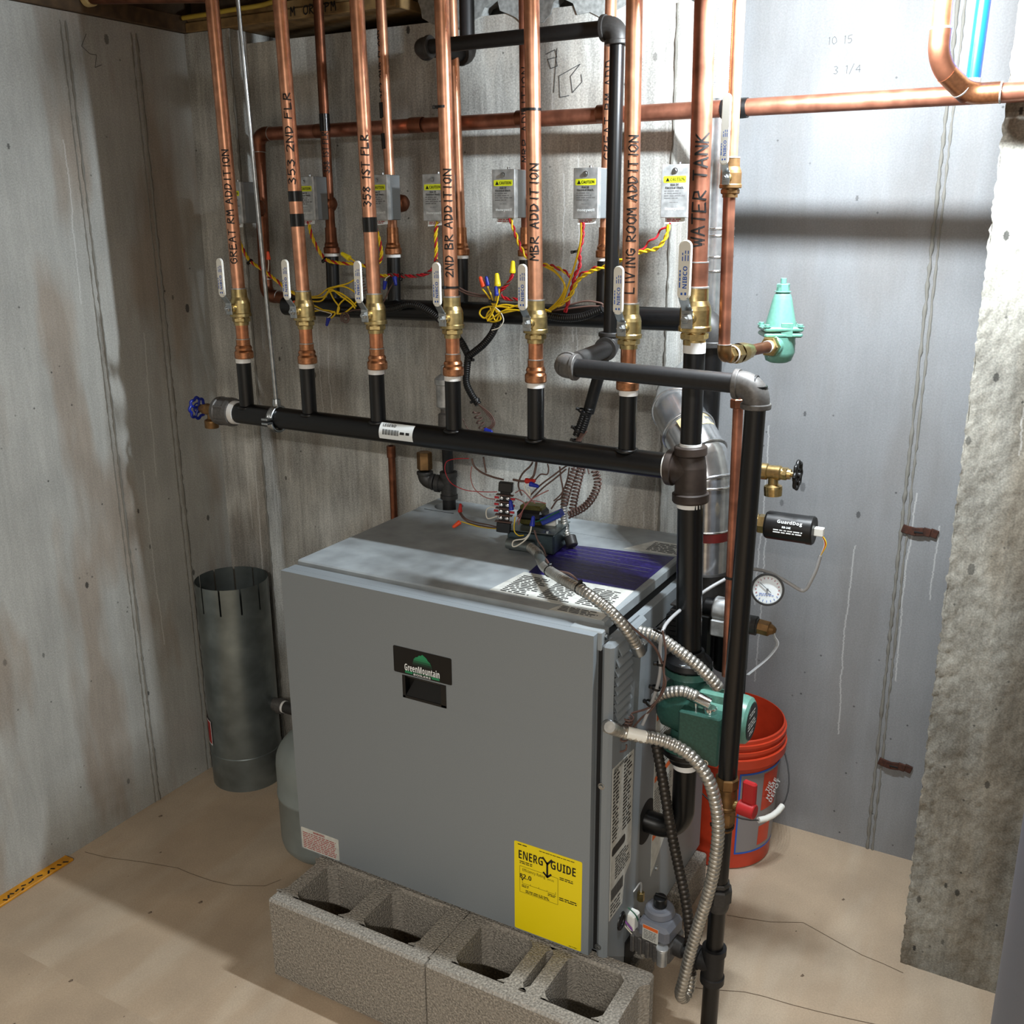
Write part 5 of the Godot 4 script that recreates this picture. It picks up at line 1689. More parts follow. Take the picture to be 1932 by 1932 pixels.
func build_flue() -> void:
	var t := thing("flue_pipe", "shiny metal flue pipe with bends rising behind the black supply main", "flue pipe", Vector3(1.478, 0.86, 0.15))
	var r := 0.0515
	var a := Vector3(1.478, 0.875, 0.15)
	var b := Vector3(1.473, 1.06, 0.15)
	straight(t, "lower_pipe", a, b, r, M.flue, 36)
	var pts := [b, Vector3(1.458, 1.105, 0.14), Vector3(1.42, 1.145, 0.115), Vector3(1.38, 1.175, 0.07), Vector3(1.36, 1.195, 0.0), Vector3(1.357, 1.215, -0.09)]
	for i in pts.size() - 1:
		var g := G.new()
		tube(g, [pts[i], pts[i + 1]], r + 0.001 * (i % 2), 36, false)
		var q: Vector3 = pts[i]
		ring(g, q, (pts[i + 1] - q), r + 0.001, 0.0035, 36, 8)
		# ball joint so that the gores meet
		var d: Vector3 = (pts[i + 1] - q).normalized()
		lathe(g, q - d * 0.03, d, [Vector2(0, r * 0.81), Vector2(0.015, r * 0.955), Vector2(0.03, r), Vector2(0.045, r * 0.955), Vector2(0.06, r * 0.81)], 36, true)
		part(t, "elbow_gore", g, M.flue)
	var up := [Vector3(1.357, 1.215, -0.09), Vector3(1.355, 1.235, -0.15), Vector3(1.353, 1.275, -0.195), Vector3(1.35, 1.34, -0.21)]
	var g := G.new()
	tube(g, spline(up, 6), 0.043, 32, false)
	part(t, "elbow_gore", g, M.flue)
	straight(t, "upper_pipe", Vector3(1.35, 1.33, -0.21), Vector3(1.345, 2.5, -0.21), 0.039, M.flue, 36)
	g = G.new()
	for y in [1.445, 1.475, 1.52, 1.535]:
		ring(g, Vector3(1.349, y, -0.21), Vector3.UP, 0.0395, 0.0028, 32, 8)
	for y in [0.965, 1.055]:
		ring(g, Vector3(1.476, y, 0.15), Vector3.UP, r, 0.0022, 32, 8)
	part(t, "joint_bead", g, M.chrome)
	# stickers
	g = G.new()
	lathe(g, Vector3(1.477, 0.945, 0.15), Vector3.UP, [Vector2(0, r), Vector2(0, r + 0.0008), Vector2(0.02, r + 0.0008), Vector2(0.02, r)], 36)
	part(t, "red_band", g, mat(Color(0.36, 0.08, 0.07), 0.5))
	g = G.new()
	for i in 10:
		var q := []
		for k in 2:
			var th := lerpf(-0.2, 1.3, (i + k) / 10.0)
			q.append(Vector3(cos(th), 0, sin(th)).rotated(Vector3.UP, 0.1))
		var ax := Vector3(-0.62, 0.6, -0.35).normalized()
		var c0 := Vector3(1.432, 1.13, 0.125)
		var c1 := c0 + ax * 0.03
		var d0: Vector3 = (q[0] - ax * q[0].dot(ax)).normalized()
		var d1: Vector3 = (q[1] - ax * q[1].dot(ax)).normalized()
		g.tri(c0 + d0 * (r + 0.003), c0 + d1 * (r + 0.003), c1 + d1 * (r + 0.003), d0, d1, d1)
		g.tri(c0 + d0 * (r + 0.003), c1 + d1 * (r + 0.003), c1 + d0 * (r + 0.003), d0, d1, d0)
	part(t, "tan_sticker", g, M.clear_label)
	g = G.new()
	for i in 14:
		var th0 := lerpf(-0.1, 2.0, i / 14.0)
		var th1 := lerpf(-0.1, 2.0, (i + 1) / 14.0)
		var d0 := Vector3(cos(th0), 0, sin(th0))
		var d1 := Vector3(cos(th1), 0, sin(th1))
		var c0 := Vector3(1.3465, 1.8, -0.21)
		var c1 := Vector3(1.3465, 2.1, -0.21)
		g.tri(c0 + d0 * 0.0396, c0 + d1 * 0.0396, c1 + d1 * 0.0396, d0, d1, d1)
		g.tri(c0 + d0 * 0.0396, c1 + d1 * 0.0396, c1 + d0 * 0.0396, d0, d1, d0)
	var ul := part(t, "paper_label", g, M.white_print)
	g = G.new()
	for k in 5:
		var th := lerpf(0.2, 1.7, k / 4.0)
		var d := Vector3(cos(th), 0, sin(th))
		var rt := Vector3.UP.cross(d)
		small_print(g, Vector3(1.3465, 1.82, -0.21) + d * 0.0405 - rt * 0.006, rt, Vector3.UP, 0.012, 0.16, 40, 60 + k, 0.4, 0.4)
	part(ul, "fine_print", g, M.print_grey)
	# vent collar and draft fan on the boiler
	t = thing("draft_inducer", "black draft fan with ribbed housing under the flue at the boiler side", "fan", Vector3(1.48, 0.72, 0.15))
	g = G.new()
	lathe(g, Vector3(1.478, 0.8, 0.15), Vector3.UP, [Vector2(0, 0.046), Vector2(0, 0.05), Vector2(0.05, 0.05), Vector2(0.07, 0.053), Vector2(0.075, 0.055), Vector2(0.079, 0.053), Vector2(0.079, 0.0)], 32)
	part(t, "collar", g, M.iron)
	g = G.new()
	bb(g, Vector3(1.44, 0.69, 0.07), Vector3(1.52, 0.805, 0.22), 0.006)
	part(t, "housing", g, M.black_plastic)
	for k in 9:
		g = G.new()
		bb(g, Vector3(1.445, 0.735 + k * 0.011, 0.222), Vector3(1.485, 0.739 + k * 0.011, 0.25), 0.001)
		part(t, "rib", g, M.iron)
	g = G.new()
	cyl(g, Vector3(1.45, 0.775, 0.2), Vector3(1.45, 0.775, 0.25), 0.03, 24)
	part(t, "motor", g, M.black_plastic)
	# manifold at the boiler side that carries the gauge and sensors
	t = thing("return_manifold", "black iron manifold with silver clamp half hidden behind the gas line", "pipe", Vector3(1.58, 0.8, 0.2))
	g = G.new()
	cyl(g, Vector3(1.5, 0.815, 0.2), Vector3(1.575, 0.812, 0.2), 0.019, 20)
	part(t, "pipe", g, M.blackpipe)
	g = G.new()
	cyl(g, Vector3(1.52, 0.815, 0.2), Vector3(1.55, 0.814, 0.2), 0.025, 22)
	bb(g, Vector3(1.52, 0.765, 0.196), Vector3(1.55, 0.8, 0.226), 0.003)
	part(t, "clamp", g, M.alu)
	g = G.new()
	tube(g, [Vector3(1.575, 0.62, 0.2), Vector3(1.572, 1.09, 0.2)], 0.0165, 20)
	part(t, "pipe", g, M.blackpipe)
	g = G.new()
	lathe(g, Vector3(1.555, 0.69, 0.19), Vector3.UP, [Vector2(0, 0), Vector2(0, 0.034), Vector2(0.08, 0.034), Vector2(0.095, 0.026), Vector2(0.1, 0.016), Vector2(0.1, 0.0)], 22)
	part(t, "air_scoop", g, M.blackpipe)
	g = G.new()
	for k in 5:
		ring(g, Vector3(1.562, 0.795 + k * 0.009, 0.23), Vector3.UP, 0.008, 0.003, 16, 6)
	part(t, "spring", g, M.copper_dull)

func build_right_side() -> void:
	# thin copper feed with its valve, fittings and the pressure regulator
	var t := thing("feed_pipe", "thin copper feed pipe at the right of the riser row, ending in brass fittings", "pipe", Vector3(1.54, 1.35, 0.29))
	var z := 0.29
	straight(t, "pipe", Vector3(1.5351, 1.6243, 0.29), Vector3(1.533, 2.3, z), 0.0104, M.copper)
	straight(t, "pipe", Vector3(1.5349, 1.5946, 0.29), Vector3(1.5398, 1.3368, 0.29), 0.0104, M.copper_dull)
	var c := Vector3(1.5404, 1.3257, 0.29)
	cu_elbow(t, c, Vector3.UP, Vector3(0, 0, -1), 0.0112, M.brass_old, 1.2)
	var g := G.new()
	var d := Vector3(0.2, 0.0, -1).normalized()
	hexa(g, c + d * 0.012, c + d * 0.028, 0.0145)
	hexa(g, c + d * 0.03, c + d * 0.05, 0.0185)
	lathe(g, c + d * 0.05, d, [Vector2(0, 0.018), Vector2(0.018, 0.0175), Vector2(0.034, 0.015), Vector2(0.044, 0.013)], 20)
	hexa(g, c + d * 0.085, c + d * 0.098, 0.0135)
	part(t, "union", g, M.brass_new)
	tape(t, c + d * 0.026, c + d * 0.031, 0.015, M.tape_white, "thread_tape")
	straight(t, "nipple", c + d * 0.09, c + d * 0.17, 0.0105, M.copper_brown)
	tape(t, c + d * 0.16, c + d * 0.168, 0.011, M.tape_white, "thread_tape")
	ball_valve("corroded brass ball valve with white lever on thin copper feed pipe", Vector3(1.536, 1.6235, 0.29), 0.78, M.brass_old, 0.135, "")
	# pressure regulator
	var p := c + d * 0.212
	t = thing("pressure_regulator", "pale green bell shaped water pressure regulator right of the risers", "regulator", p - Vector3(0, 0.05, 0))
	g = G.new()
	hexa(g, p - d * 0.046, p - d * 0.028, 0.0195)
	part(t, "inlet_nut", g, M.brass_new)
	g = G.new()
	lathe(g, p + Vector3(0, -0.034, 0), Vector3.UP, [Vector2(0, 0), Vector2(0.0, 0.016), Vector2(0.004, 0.024), Vector2(0.02, 0.03), Vector2(0.044, 0.029), Vector2(0.05, 0.03)], 26, true)
	cyl(g, p - d * 0.034, p + d * 0.03, 0.02, 20)
	part(t, "body", g, M.green_light)
	g = G.new()
	box(g, Transform3D(Basis(Vector3.UP, 0.5), p + Vector3(0, 0.02, 0)), Vector3(0.072, 0.009, 0.06), 0.003)
	box(g, Transform3D(Basis(Vector3.UP, 0.5), p + Vector3(0, 0.031, 0)), Vector3(0.074, 0.009, 0.062), 0.003)
	var fl := part(t, "flange", g, M.green_light)
	for sx in [-1.0, 1.0]:
		for sz in [-1.0, 1.0]:
			screw(fl, p + Vector3(0.031 * sx, 0.0355, 0.024 * sz).rotated(Vector3.UP, 0.5), Vector3.UP, 0.0055, M.green_light)
	g = G.new()
	lathe(g, p + Vector3(0, 0.0355, 0), Vector3.UP, [Vector2(0, 0.029), Vector2(0.006, 0.028), Vector2(0.05, 0.018), Vector2(0.058, 0.0155), Vector2(0.062, 0.012), Vector2(0.072, 0.012)], 26, false)
	part(t, "bonnet", g, M.green_light)
	g = G.new()
	hexa(g, p + Vector3(0, 0.1, 0), p + Vector3(0, 0.114, 0), 0.0125)
	cyl(g, p + Vector3(0, 0.114, 0), p + Vector3(0, 0.124, 0), 0.0055)
	cyl(g, p + Vector3(0, 0.098, 0), p + Vector3(0, 0.1, 0), 0.0155)
	part(t, "adjusting_screw", g, M.green_light)
	g = G.new()
	box(g, Transform3D(Basis(Vector3.UP, 0.4), p + Vector3(0.018, 0.03, 0.022)), Vector3(0.022, 0.026, 0.004), 0.001)
	part(t, "bypass_lever", g, M.green_light)
	# brown copper drop
	t = thing("copper_drop", "brown copper pipe dropping beside the black gas line", "pipe", Vector3(1.585, 0.72, 0.32))
	straight(t, "pipe", Vector3(1.5796, 1.2712, 0.32), Vector3(1.5876, 0.733, 0.32), 0.0092, M.copper_dull)
	g = G.new()
	hexa(g, Vector3(1.5785, 1.2414, 0.32), Vector3(1.578, 1.2581, 0.32), 0.0125)
	part(t, "fitting", g, M.copper_brown)
	zip_tie(t, Vector3(1.5847, 0.9295, 0.32), Vector3.UP, 0.0098, Vector3(1, 0, 0.3))
	# drain with black wheel, cutoff, gauge and temperature well on the manifold
	drain_cock("new brass drain valve with black handwheel, right of the black gas line", Vector3(1.5908, 1.104, 0.2), Vector3.RIGHT, 1.0, M.brass_new, M.black_plastic)
	t = thing("water_cutoff", "black cylindrical low water cutoff right of the gas line", "sensor", Vector3(1.6154, 1.0037, 0.2))
	var a := Vector3(1.6115, 1.0021, 0.2)
	var b := Vector3(1.7016, 1.0018, 0.2)
	g = G.new()
	lathe(g, a + Vector3(-0.03, 0, 0), Vector3.RIGHT, [Vector2(0, 0), Vector2(0, 0.019), Vector2(0.01, 0.021), Vector2(0.012, 0.017), Vector2(0.016, 0.017)], 20)
	cyl(g, a + Vector3(-0.06, 0, 0), a + Vector3(-0.028, 0, 0), 0.013)
	hexa(g, a + Vector3(-0.016, 0, 0), a + Vector3(0.002, 0, 0), 0.0185)
	part(t, "bushing", g, M.brass_new)
	g = G.new()
	var l := (b - a).length()
	lathe(g, a, Vector3.RIGHT, [Vector2(0, 0), Vector2(0, 0.0245), Vector2(0.004, 0.0265), Vector2(l - 0.012, 0.0265), Vector2(l - 0.012, 0.0272), Vector2(l - 0.003, 0.0272), Vector2(l, 0.025), Vector2(l, 0)], 28)
	var wc := part(t, "body", g, M.black_plastic)
	var nn := Vector3(0, 0.35, 0.94).normalized()
	var upv := Vector3(0, 0.94, -0.35).normalized()
	var o := a + nn * 0.0272
	words(wc, "lettering", "GuardDog", o + Vector3(0.049, 0, 0) + upv * 0.006, Vector3.RIGHT, upv, 0.046, 0.0085, M.white_print)
	words(wc, "lettering", "RB-24E", o + Vector3(0.044, 0, 0) - upv * 0.003, Vector3.RIGHT, upv, 0.016, 0.0036, M.white_print)
	g = G.new()
	small_print(g, a + Vector3(0.02, -0.006, 0.0272), Vector3.RIGHT, Vector3(0, 0.99, -0.1), 0.056, 0.0085, 2, 8, 0.5, 0.1)
	part(wc, "fine_print", g, M.white_print)
	g = G.new()
	bb(g, Vector3(b.x, b.y - 0.007, b.z - 0.006), Vector3(b.x + 0.017, b.y + 0.008, b.z + 0.008), 0.001)
	part(t, "plug", g, M.vinyl_white)
	# gauge
	var gc := Vector3(1.6272, 0.8799, 0.22)
	t = thing("pressure_gauge", "round black rimmed pressure gauge with white dial and red and blue print", "gauge", gc - Vector3(0, 0.03, 0))
	var gn := Vector3(0.25, 0.2, 0.95).normalized()
	g = G.new()
	lathe(g, gc - gn * 0.03, gn, [Vector2(0, 0), Vector2(0, 0.016), Vector2(0.008, 0.029), Vector2(0.028, 0.0295), Vector2(0.032, 0.0315), Vector2(0.036, 0.031), Vector2(0.036, 0.0275), Vector2(0.031, 0.027)], 36)
	part(t, "case", g, M.black_plastic)
	g = G.new()
	lathe(g, gc, gn, [Vector2(0.0, 0.0), Vector2(0.0, 0.0275)], 36)
	var dial := part(t, "dial", g, M.white_print)
	var gr := Vector3.UP.cross(gn).normalized()
	var gu := gn.cross(gr).normalized()
	g = G.new()
	for i in 13:
		var th := deg_to_rad(lerpf(200.0, -20.0, i / 12.0))
		var q := (gr * cos(th) + gu * sin(th))
		var s := gn.cross(q)
		var e := gc + gn * 0.0006 + q * 0.02
		g.quad(e - s * 0.0011, e + s * 0.0011, e + s * 0.0011 + q * 0.003, e - s * 0.0011 + q * 0.003, gn)
	part(dial, "red_numerals", g, M.print_red)
	g = G.new()
	small_print(g, gc + gn * 0.0004 - gr * 0.015 - gu * 0.013, gr, gu, 0.028, 0.006, 2, 12, 0.5, 0.2)
	for i in 7:
		var th := deg_to_rad(lerpf(215.0, 325.0, i / 6.0))
		var q := (gr * cos(th) + gu * sin(th))
		var s := gn.cross(q)
		var e := gc + gn * 0.0006 + q * 0.021
		g.quad(e - s * 0.0006, e + s * 0.0006, e + s * 0.0006 + q * 0.004, e - s * 0.0006 + q * 0.004, gn)
	part(dial, "blue_numerals", g, M.print_blue)
	g = G.new()
	for th in [deg_to_rad(140.0), deg_to_rad(-40.0), deg_to_rad(-95.0)]:
		var q := (gr * cos(th) + gu * sin(th))
		tube(g, [gc + gn * 0.002, gc + gn * 0.002 + q * (0.019 if th > 0.0 else 0.009)], 0.0007, 6)
	cyl(g, gc + gn * 0.0005, gc + gn * 0.004, 0.0022, 12)
	part(dial, "needle", g, M.ink)
	g = G.new()
	lathe(g, gc, gn, [Vector2(0.0045, 0.0), Vector2(0.0045, 0.0275)], 36)
	part(t, "lens", g, M.glass)
	# temperature well
	var wl := Vector3(1.6022, 0.7935, 0.2)
	t = thing("temperature_sensor", "dull brass temperature well with thin wires below the gauge", "sensor", wl)
	g = G.new()
	lathe(g, wl + Vector3(-0.012, 0, 0), Vector3.RIGHT, [Vector2(0, 0), Vector2(0, 0.019), Vector2(0.016, 0.019), Vector2(0.016, 0.015), Vector2(0.02, 0.015)], 20)
	part(t, "boss", g, M.iron)
	g = G.new()
	hexa(g, wl + Vector3(0.006, 0, 0), wl + Vector3(0.03, -0.002, 0), 0.0155, 8)
	lathe(g, wl + Vector3(0.03, -0.002, 0), Vector3(1, -0.05, 0), [Vector2(0, 0.012), Vector2(0.008, 0.008), Vector2(0.012, 0.004), Vector2(0.012, 0)], 14)
	part(t, "well", g, M.brass_old)
	for k in 3:
		g = G.new()
		var off := Vector3(0.003 * (k - 1), 0.002 * (k - 1), 0.004 * k)
		tube(g, spline([wl + Vector3(0.038, -0.003, 0), Vector3(1.6427, 0.7795, 0.2) + off * 0.6, Vector3(1.6499, 0.7643, 0.2) + off, Vector3(1.6359, 0.7372, 0.21) + off, Vector3(1.6041, 0.7022, 0.23) + off], 8), 0.0012, 6)
		part(t, "wire", g, M.wire_grey)
	# copper and blue pipes at the upper right
	t = thing("copper_offset", "bright copper pipe with angled elbows at the top right", "pipe", Vector3(1.82, 1.75, 0.13))
	var e0 := Vector3(1.8229, 1.7959, 0.15)
	var e1 := Vector3(1.8683, 1.7517, 0.1)
	straight(t, "pipe", Vector3(e0.x - 0.003, 2.4, 0.15), e0 + Vector3(0, 0.02, 0), 0.0145, M.copper_bright)
	g = G.new()
	tube(g, fillet([e0 + Vector3(0, 0.05, 0), e0, e1], 0.03, 10), 0.0165, 22)
	part(t, "elbow", g, M.copper_brown)
	g = G.new()
	tube(g, fillet([e0.lerp(e1, 0.3), e1, e1 + Vector3(0.05, 0.0, 0.002)], 0.022, 10), 0.0168, 22)
	part(t, "elbow", g, M.copper_fit)
	straight(t, "pipe", e1 + Vector3(0.03, 0, 0.001), e1 + Vector3(0.6, 0.0, 0.02), 0.0143, M.copper_dull)
	g = G.new()
	collar(g, e0 + Vector3(0, 0.052, 0), Vector3.UP, 0.0172, 0.004)
	part(t, "solder", g, M.solder)
	g = G.new()
	collar(g, e1 + Vector3(0.05, 0, 0.002), Vector3.RIGHT, 0.0174, 0.003)
	part(t, "solder", g, M.solder)
	g = G.new()
	collar(g, e0.lerp(e1, 0.8), e1 - e0, 0.0174, 0.003)
	part(t, "solder", g, M.solder)
	t = thing("blue_pipe", "bright blue plastic pipe at the top right corner", "pipe", Vector3(1.87, 1.77, 0.1))
	straight(t, "pipe", Vector3(1.871, 1.7767, 0.075), Vector3(1.885, 2.45, 0.075), 0.0112, M.blue_pipe)
	g = G.new()
	cyl(g, Vector3(1.8709, 1.7701, 0.075), Vector3(1.8707, 1.7791, 0.075), 0.0125)
	part(t, "ferrule", g, M.alu)

func build_floor_things() -> void:
	# bucket
	var bc := Vector3(1.438, 0, -0.222)
	var t := thing("bucket", "orange plastic bucket with grey label and wire handle behind the pump", "bucket", bc)
	var g := G.new()
	var rb := 0.122
	var rt := 0.138
	var h := 0.365
	lathe(g, bc, Vector3.UP, [Vector2(0.0, 0), Vector2(0.0, rb - 0.006), Vector2(0.004, rb), Vector2(h - 0.075, rt - 0.003), Vector2(h - 0.073, rt + 0.007), Vector2(h - 0.05, rt + 0.008), Vector2(h - 0.048, rt), Vector2(h - 0.04, rt), Vector2(h - 0.039, rt + 0.005), Vector2(h - 0.031, rt + 0.005), Vector2(h - 0.03, rt), Vector2(h - 0.02, rt + 0.001), Vector2(h - 0.019, rt + 0.005), Vector2(h - 0.012, rt + 0.005), Vector2(h - 0.011, rt + 0.001), Vector2(h - 0.002, rt + 0.001), Vector2(h, rt - 0.001), Vector2(h, rt - 0.003), Vector2(0.006, rb - 0.004), Vector2(0.006, 0)], 48)
	var body := part(t, "body", g, M.orange)
	# printed grey panel: angles measured round the bucket
	var wrap := func(gg: G, a0: float, a1: float, y0: float, y1: float, off: float) -> void:
		var n := 14
		for i in n:
			var q := []
			var nn := []
			for k in 2:
				var th := lerpf(a0, a1, (i + k) / float(n))
				var d := Vector3(sin(th), 0, cos(th))
				nn.append(d)
				for y in [y0, y1]:
					var rr := lerpf(rb, rt - 0.003, y / (h - 0.075)) + off
					q.append(bc + d * rr + Vector3(0, y, 0))
			gg.tri(q[0], q[2], q[3], nn[0], nn[1], nn[1])
			gg.tri(q[0], q[3], q[1], nn[0], nn[1], nn[0])
	g = G.new()
	wrap.call(g, 0.55, 1.75, 0.045, 0.275, 0.0006)
	var lab := part(body, "grey_panel", g, M.bucket_grey)
	g = G.new()
	wrap.call(g, 0.55, 1.75, 0.045, 0.05, 0.001)
	wrap.call(g, 0.55, 1.75, 0.27, 0.275, 0.001)
	wrap.call(g, 0.55, 0.58, 0.045, 0.275, 0.001)
	part(lab, "blue_frame", g, M.print_blue)
	g = G.new()
	wrap.call(g, 1.05, 1.5, 0.16, 0.265, 0.001)
	var sq := part(lab, "orange_square", g, M.orange)
	g = G.new()
	wrap.call(g, 1.05, 1.4, 0.06, 0.115, 0.001)
	part(lab, "orange_patch", g, M.orange)
	for q in [["THE", 0.018, 0.025], ["HOME", 0.0, 0.055], ["DEPOT", -0.02, 0.06]]:
		var th := 1.28
		var d := Vector3(sin(th), 0, cos(th))
		var rt2 := Vector3.UP.cross(d)
		var right := (rt2 * 0.62 + Vector3.UP * 0.78).normalized()
		var up := d.cross(right).normalized()
		words(sq, "lettering", q[0], bc + d * (lerpf(rb, rt, 0.213 / h) + 0.0035) + Vector3(0, 0.213, 0) + up * q[1], right, up, q[2], 0.017, M.white_print)
	# wire handle hanging down with its grip
	g = G.new()
	var hp := []
	for i in 25:
		var u := lerpf(0.0, PI, i / 24.0)
		var th := lerpf(-0.6, 2.54, i / 24.0)
		var drop := 0.13 * sin(u)
		var rr := rt + 0.012 + 0.012 * sin(u)
		hp.append(bc + Vector3(sin(th) * rr, h - 0.075 - drop, cos(th) * rr))
	tube(g, hp, 0.0018, 8)
	part(t, "wire_handle", g, M.iron)
	g = G.new()
	tube(g, hp.slice(11, 16), 0.0075, 12)
	part(t, "handle_grip", g, M.vinyl_white)
	# galvanised duct piece in the corner
	var dc := Vector3(0.125, 0, 0.128)
	t = thing("sheet_metal_duct", "galvanised sheet metal duct piece with slotted top standing in the corner", "duct", dc)
	var R := 0.1
	var H := 0.61
	var sl := 0.075
	var lean := Vector3(-0.0, 1, -0.0)
	var n := 11
	g = G.new()
	lathe(g, dc, Vector3.UP, [Vector2(0, R - 0.001), Vector2(0, R), Vector2(0.1, R), Vector2(0.102, R - 0.0015), Vector2(H - sl, R - 0.0015)], 66)
	lathe(g, dc, Vector3.UP, [Vector2(H - sl, R - 0.0025), Vector2(0.0, R - 0.0025)], 66)
	part(t, "shell", g, M.galv)
	for k in n:
		g = G.new()
		var a0 := TAU * (k + 0.045) / n
		var a1 := TAU * (k + 0.955) / n
		for i in 8:
			var q := []
			for e in 2:
				var th := lerpf(a0, a1, (i + e) / 8.0)
				q.append(Vector3(cos(th), 0, sin(th)))
			for s in [[R - 0.0015, 1.0], [R - 0.0025, -1.0]]:
				var A: Vector3 = dc + q[0] * s[0] + Vector3(0, H - sl - 0.001, 0)
				var B: Vector3 = dc + q[1] * s[0] + Vector3(0, H - sl - 0.001, 0)
				var U := Vector3(0, sl + 0.001, 0)
				g.tri(A, B, B + U, q[0] * s[1], q[1] * s[1], q[1] * s[1])
				g.tri(A, B + U, A + U, q[0] * s[1], q[1] * s[1], q[0] * s[1])
		part(t, "tab", g, M.galv)
	g = G.new()
	for i in 6:
		var q := []
		for e in 2:
			var th := lerpf(1.9, 2.5, (i + e) / 6.0)
			q.append(Vector3(cos(th), 0, sin(th)))
		var A: Vector3 = dc + q[0] * (R + 0.0006) + Vector3(0, 0.13, 0)
		var B: Vector3 = dc + q[1] * (R + 0.0006) + Vector3(0, 0.13, 0)
		var U := Vector3(0, 0.075, 0)
		g.tri(A, B, B + U, q[0], q[1], q[1])
		g.tri(A, B + U, A + U, q[0], q[1], q[0])
	var st := part(t, "red_sticker", g, M.print_red, "red sticker with white rim")
	g = G.new()
	for y in [0.13, 0.202]:
		for i in 6:
			var q := []
			for e in 2:
				var th := lerpf(1.9, 2.5, (i + e) / 6.0)
				q.append(Vector3(cos(th), 0, sin(th)))
			var A: Vector3 = dc + q[0] * (R + 0.001) + Vector3(0, y, 0)
			var B: Vector3 = dc + q[1] * (R + 0.001) + Vector3(0, y, 0)
			var U := Vector3(0, 0.003, 0)
			g.tri(A, B, B + U, q[0], q[1], q[1])
			g.tri(A, B + U, A + U, q[0], q[1], q[0])
	for th in [1.9, 2.47]:
		var d0 := Vector3(cos(th), 0, sin(th))
		var d1 := Vector3(cos(th + 0.03), 0, sin(th + 0.03))
		var A := dc + d0 * (R + 0.001) + Vector3(0, 0.13, 0)
		var B := dc + d1 * (R + 0.001) + Vector3(0, 0.13, 0)
		g.tri(A, B, B + Vector3(0, 0.075, 0), d0, d1, d1)
		g.tri(A, B + Vector3(0, 0.075, 0), A + Vector3(0, 0.075, 0), d0, d1, d0)
	part(st, "white_rim", g, M.white_print)
	# grey tank left of the boiler
	var tc := Vector3(0.56, 0, 0.29)
	t = thing("expansion_tank", "grey rounded steel tank on the floor behind the boiler's left edge", "tank", tc)
	g = G.new()
	var prof := [Vector2(0, 0), Vector2(0, 0.085), Vector2(0.012, 0.1), Vector2(0.03, 0.115), Vector2(0.05, 0.12), Vector2(0.17, 0.12), Vector2(0.172, 0.122), Vector2(0.18, 0.122), Vector2(0.182, 0.12)]
	for i in 11:
		var th := PI * 0.5 * i / 10.0
		prof.append(Vector2(0.26 + sin(th) * 0.09, 0.12 * cos(th)))
	lathe(g, tc, Vector3.UP, prof, 40, true)
	part(t, "shell", g, M.tank_grey)
	# drain with red wheel at the boiler's left
	var ra := Vector3(0.2875, 0.2374, 0.1)
	var rd := Vector3(0.1787, 0.2371, 0.1)
	t = thing("drain_fitting", "grey iron fitting joining red wheeled drain to the boiler's left side", "pipe", ra)
	g = G.new()
	var dd := (rd - ra).normalized()
	lathe(g, rd, -dd, [Vector2(0, 0.0), Vector2(0, 0.021), Vector2(0.012, 0.021), Vector2(0.013, 0.019), Vector2(0.06, 0.019), Vector2(0.061, 0.023), Vector2(0.076, 0.023), Vector2(0.076, 0.014)], 22)
	part(t, "tee", g, M.iron_light)
	straight(t, "nipple", rd - dd * 0.05, Vector3(0.71, ra.y, ra.z), 0.0167, M.iron)
	tape(t, rd - dd * 0.076, rd - dd * 0.083, 0.0168, M.tape_white, "thread_tape")
	drain_cock("brass drain valve with dark red handwheel in front of the metal duct", rd - dd * 0.002, dd, 0.9, M.brass_old, M.red_wheel)
	# yellow strip on the floor
	t = thing("yellow_strip", "flat yellow strip with black hand lettering on the floor by the left wall", "strip", Vector3(0.02, 0, 0.95))
	g = G.new()
	var s0 := Vector3(0.016, 0.004, 0.655)
	box(g, Transform3D(Basis(Vector3.UP, 0.02), Vector3(0.02, 0.004, 1.055)), Vector3(0.034, 0.007, 0.8), 0.0015)
	var sb := part(t, "board", g, M.strip_yellow)
	var jit := RandomNumberGenerator.new()
	jit.seed = 9
	g = G.new()
	var zz := 0.675
	for k in 16:
		var lx := 0.02 + jit.randf_range(-0.006, 0.006)
		var an := jit.randf_range(-1.2, 1.2)
		box(g, Transform3D(Basis(Vector3.UP, an), Vector3(lx, 0.0078, zz)), Vector3(0.0045, 0.0004, jit.randf_range(0.009, 0.014)), 0.0)
		zz += jit.randf_range(0.007, 0.022)
	part(sb, "black_lettering", g, M.ink)
	# rusty form ties in the niche wall
	for q in [[Vector3(1.8179, 0.8608, -0.369), "bent rusty steel form tie on the niche wall, upper one"], [Vector3(1.8216, 0.2544, -0.369), "rusty steel form tie low on the niche wall"]]:
		t = thing("form_tie", q[1], "form tie", q[0])
		g = G.new()
		var c: Vector3 = q[0]
		var pr = null
		for i in 6:
			var u := i / 5.0 - 0.5
			var e := c + Vector3(u * 0.076, -0.003 * u + 0.002 * sin(u * 7.0), 0.004 + 0.003 * cos(u * 5.0))
			if pr != null:
				var a: Vector3 = pr
				box(g, Transform3D(Basis(Vector3.BACK, (e - a).angle_to(Vector3.RIGHT) * -sign(a.y - e.y)), (a + e) * 0.5), Vector3((e - a).length() + 0.002, 0.019, 0.006), 0.001)
			pr = e
		part(t, "plate", g, M.rust)
		g = G.new()
		bb(g, c + Vector3(-0.012, -0.003, 0.009), c + Vector3(0.008, 0.001, 0.0105), 0.0005)
		part(t, "slot", g, M.dark)
	# grey tank at the right edge of the picture
	t = thing("water_heater", "smooth grey cylindrical water tank cut off by the right edge", "tank", Vector3(2.351, 0, 0.848))
	g = G.new()
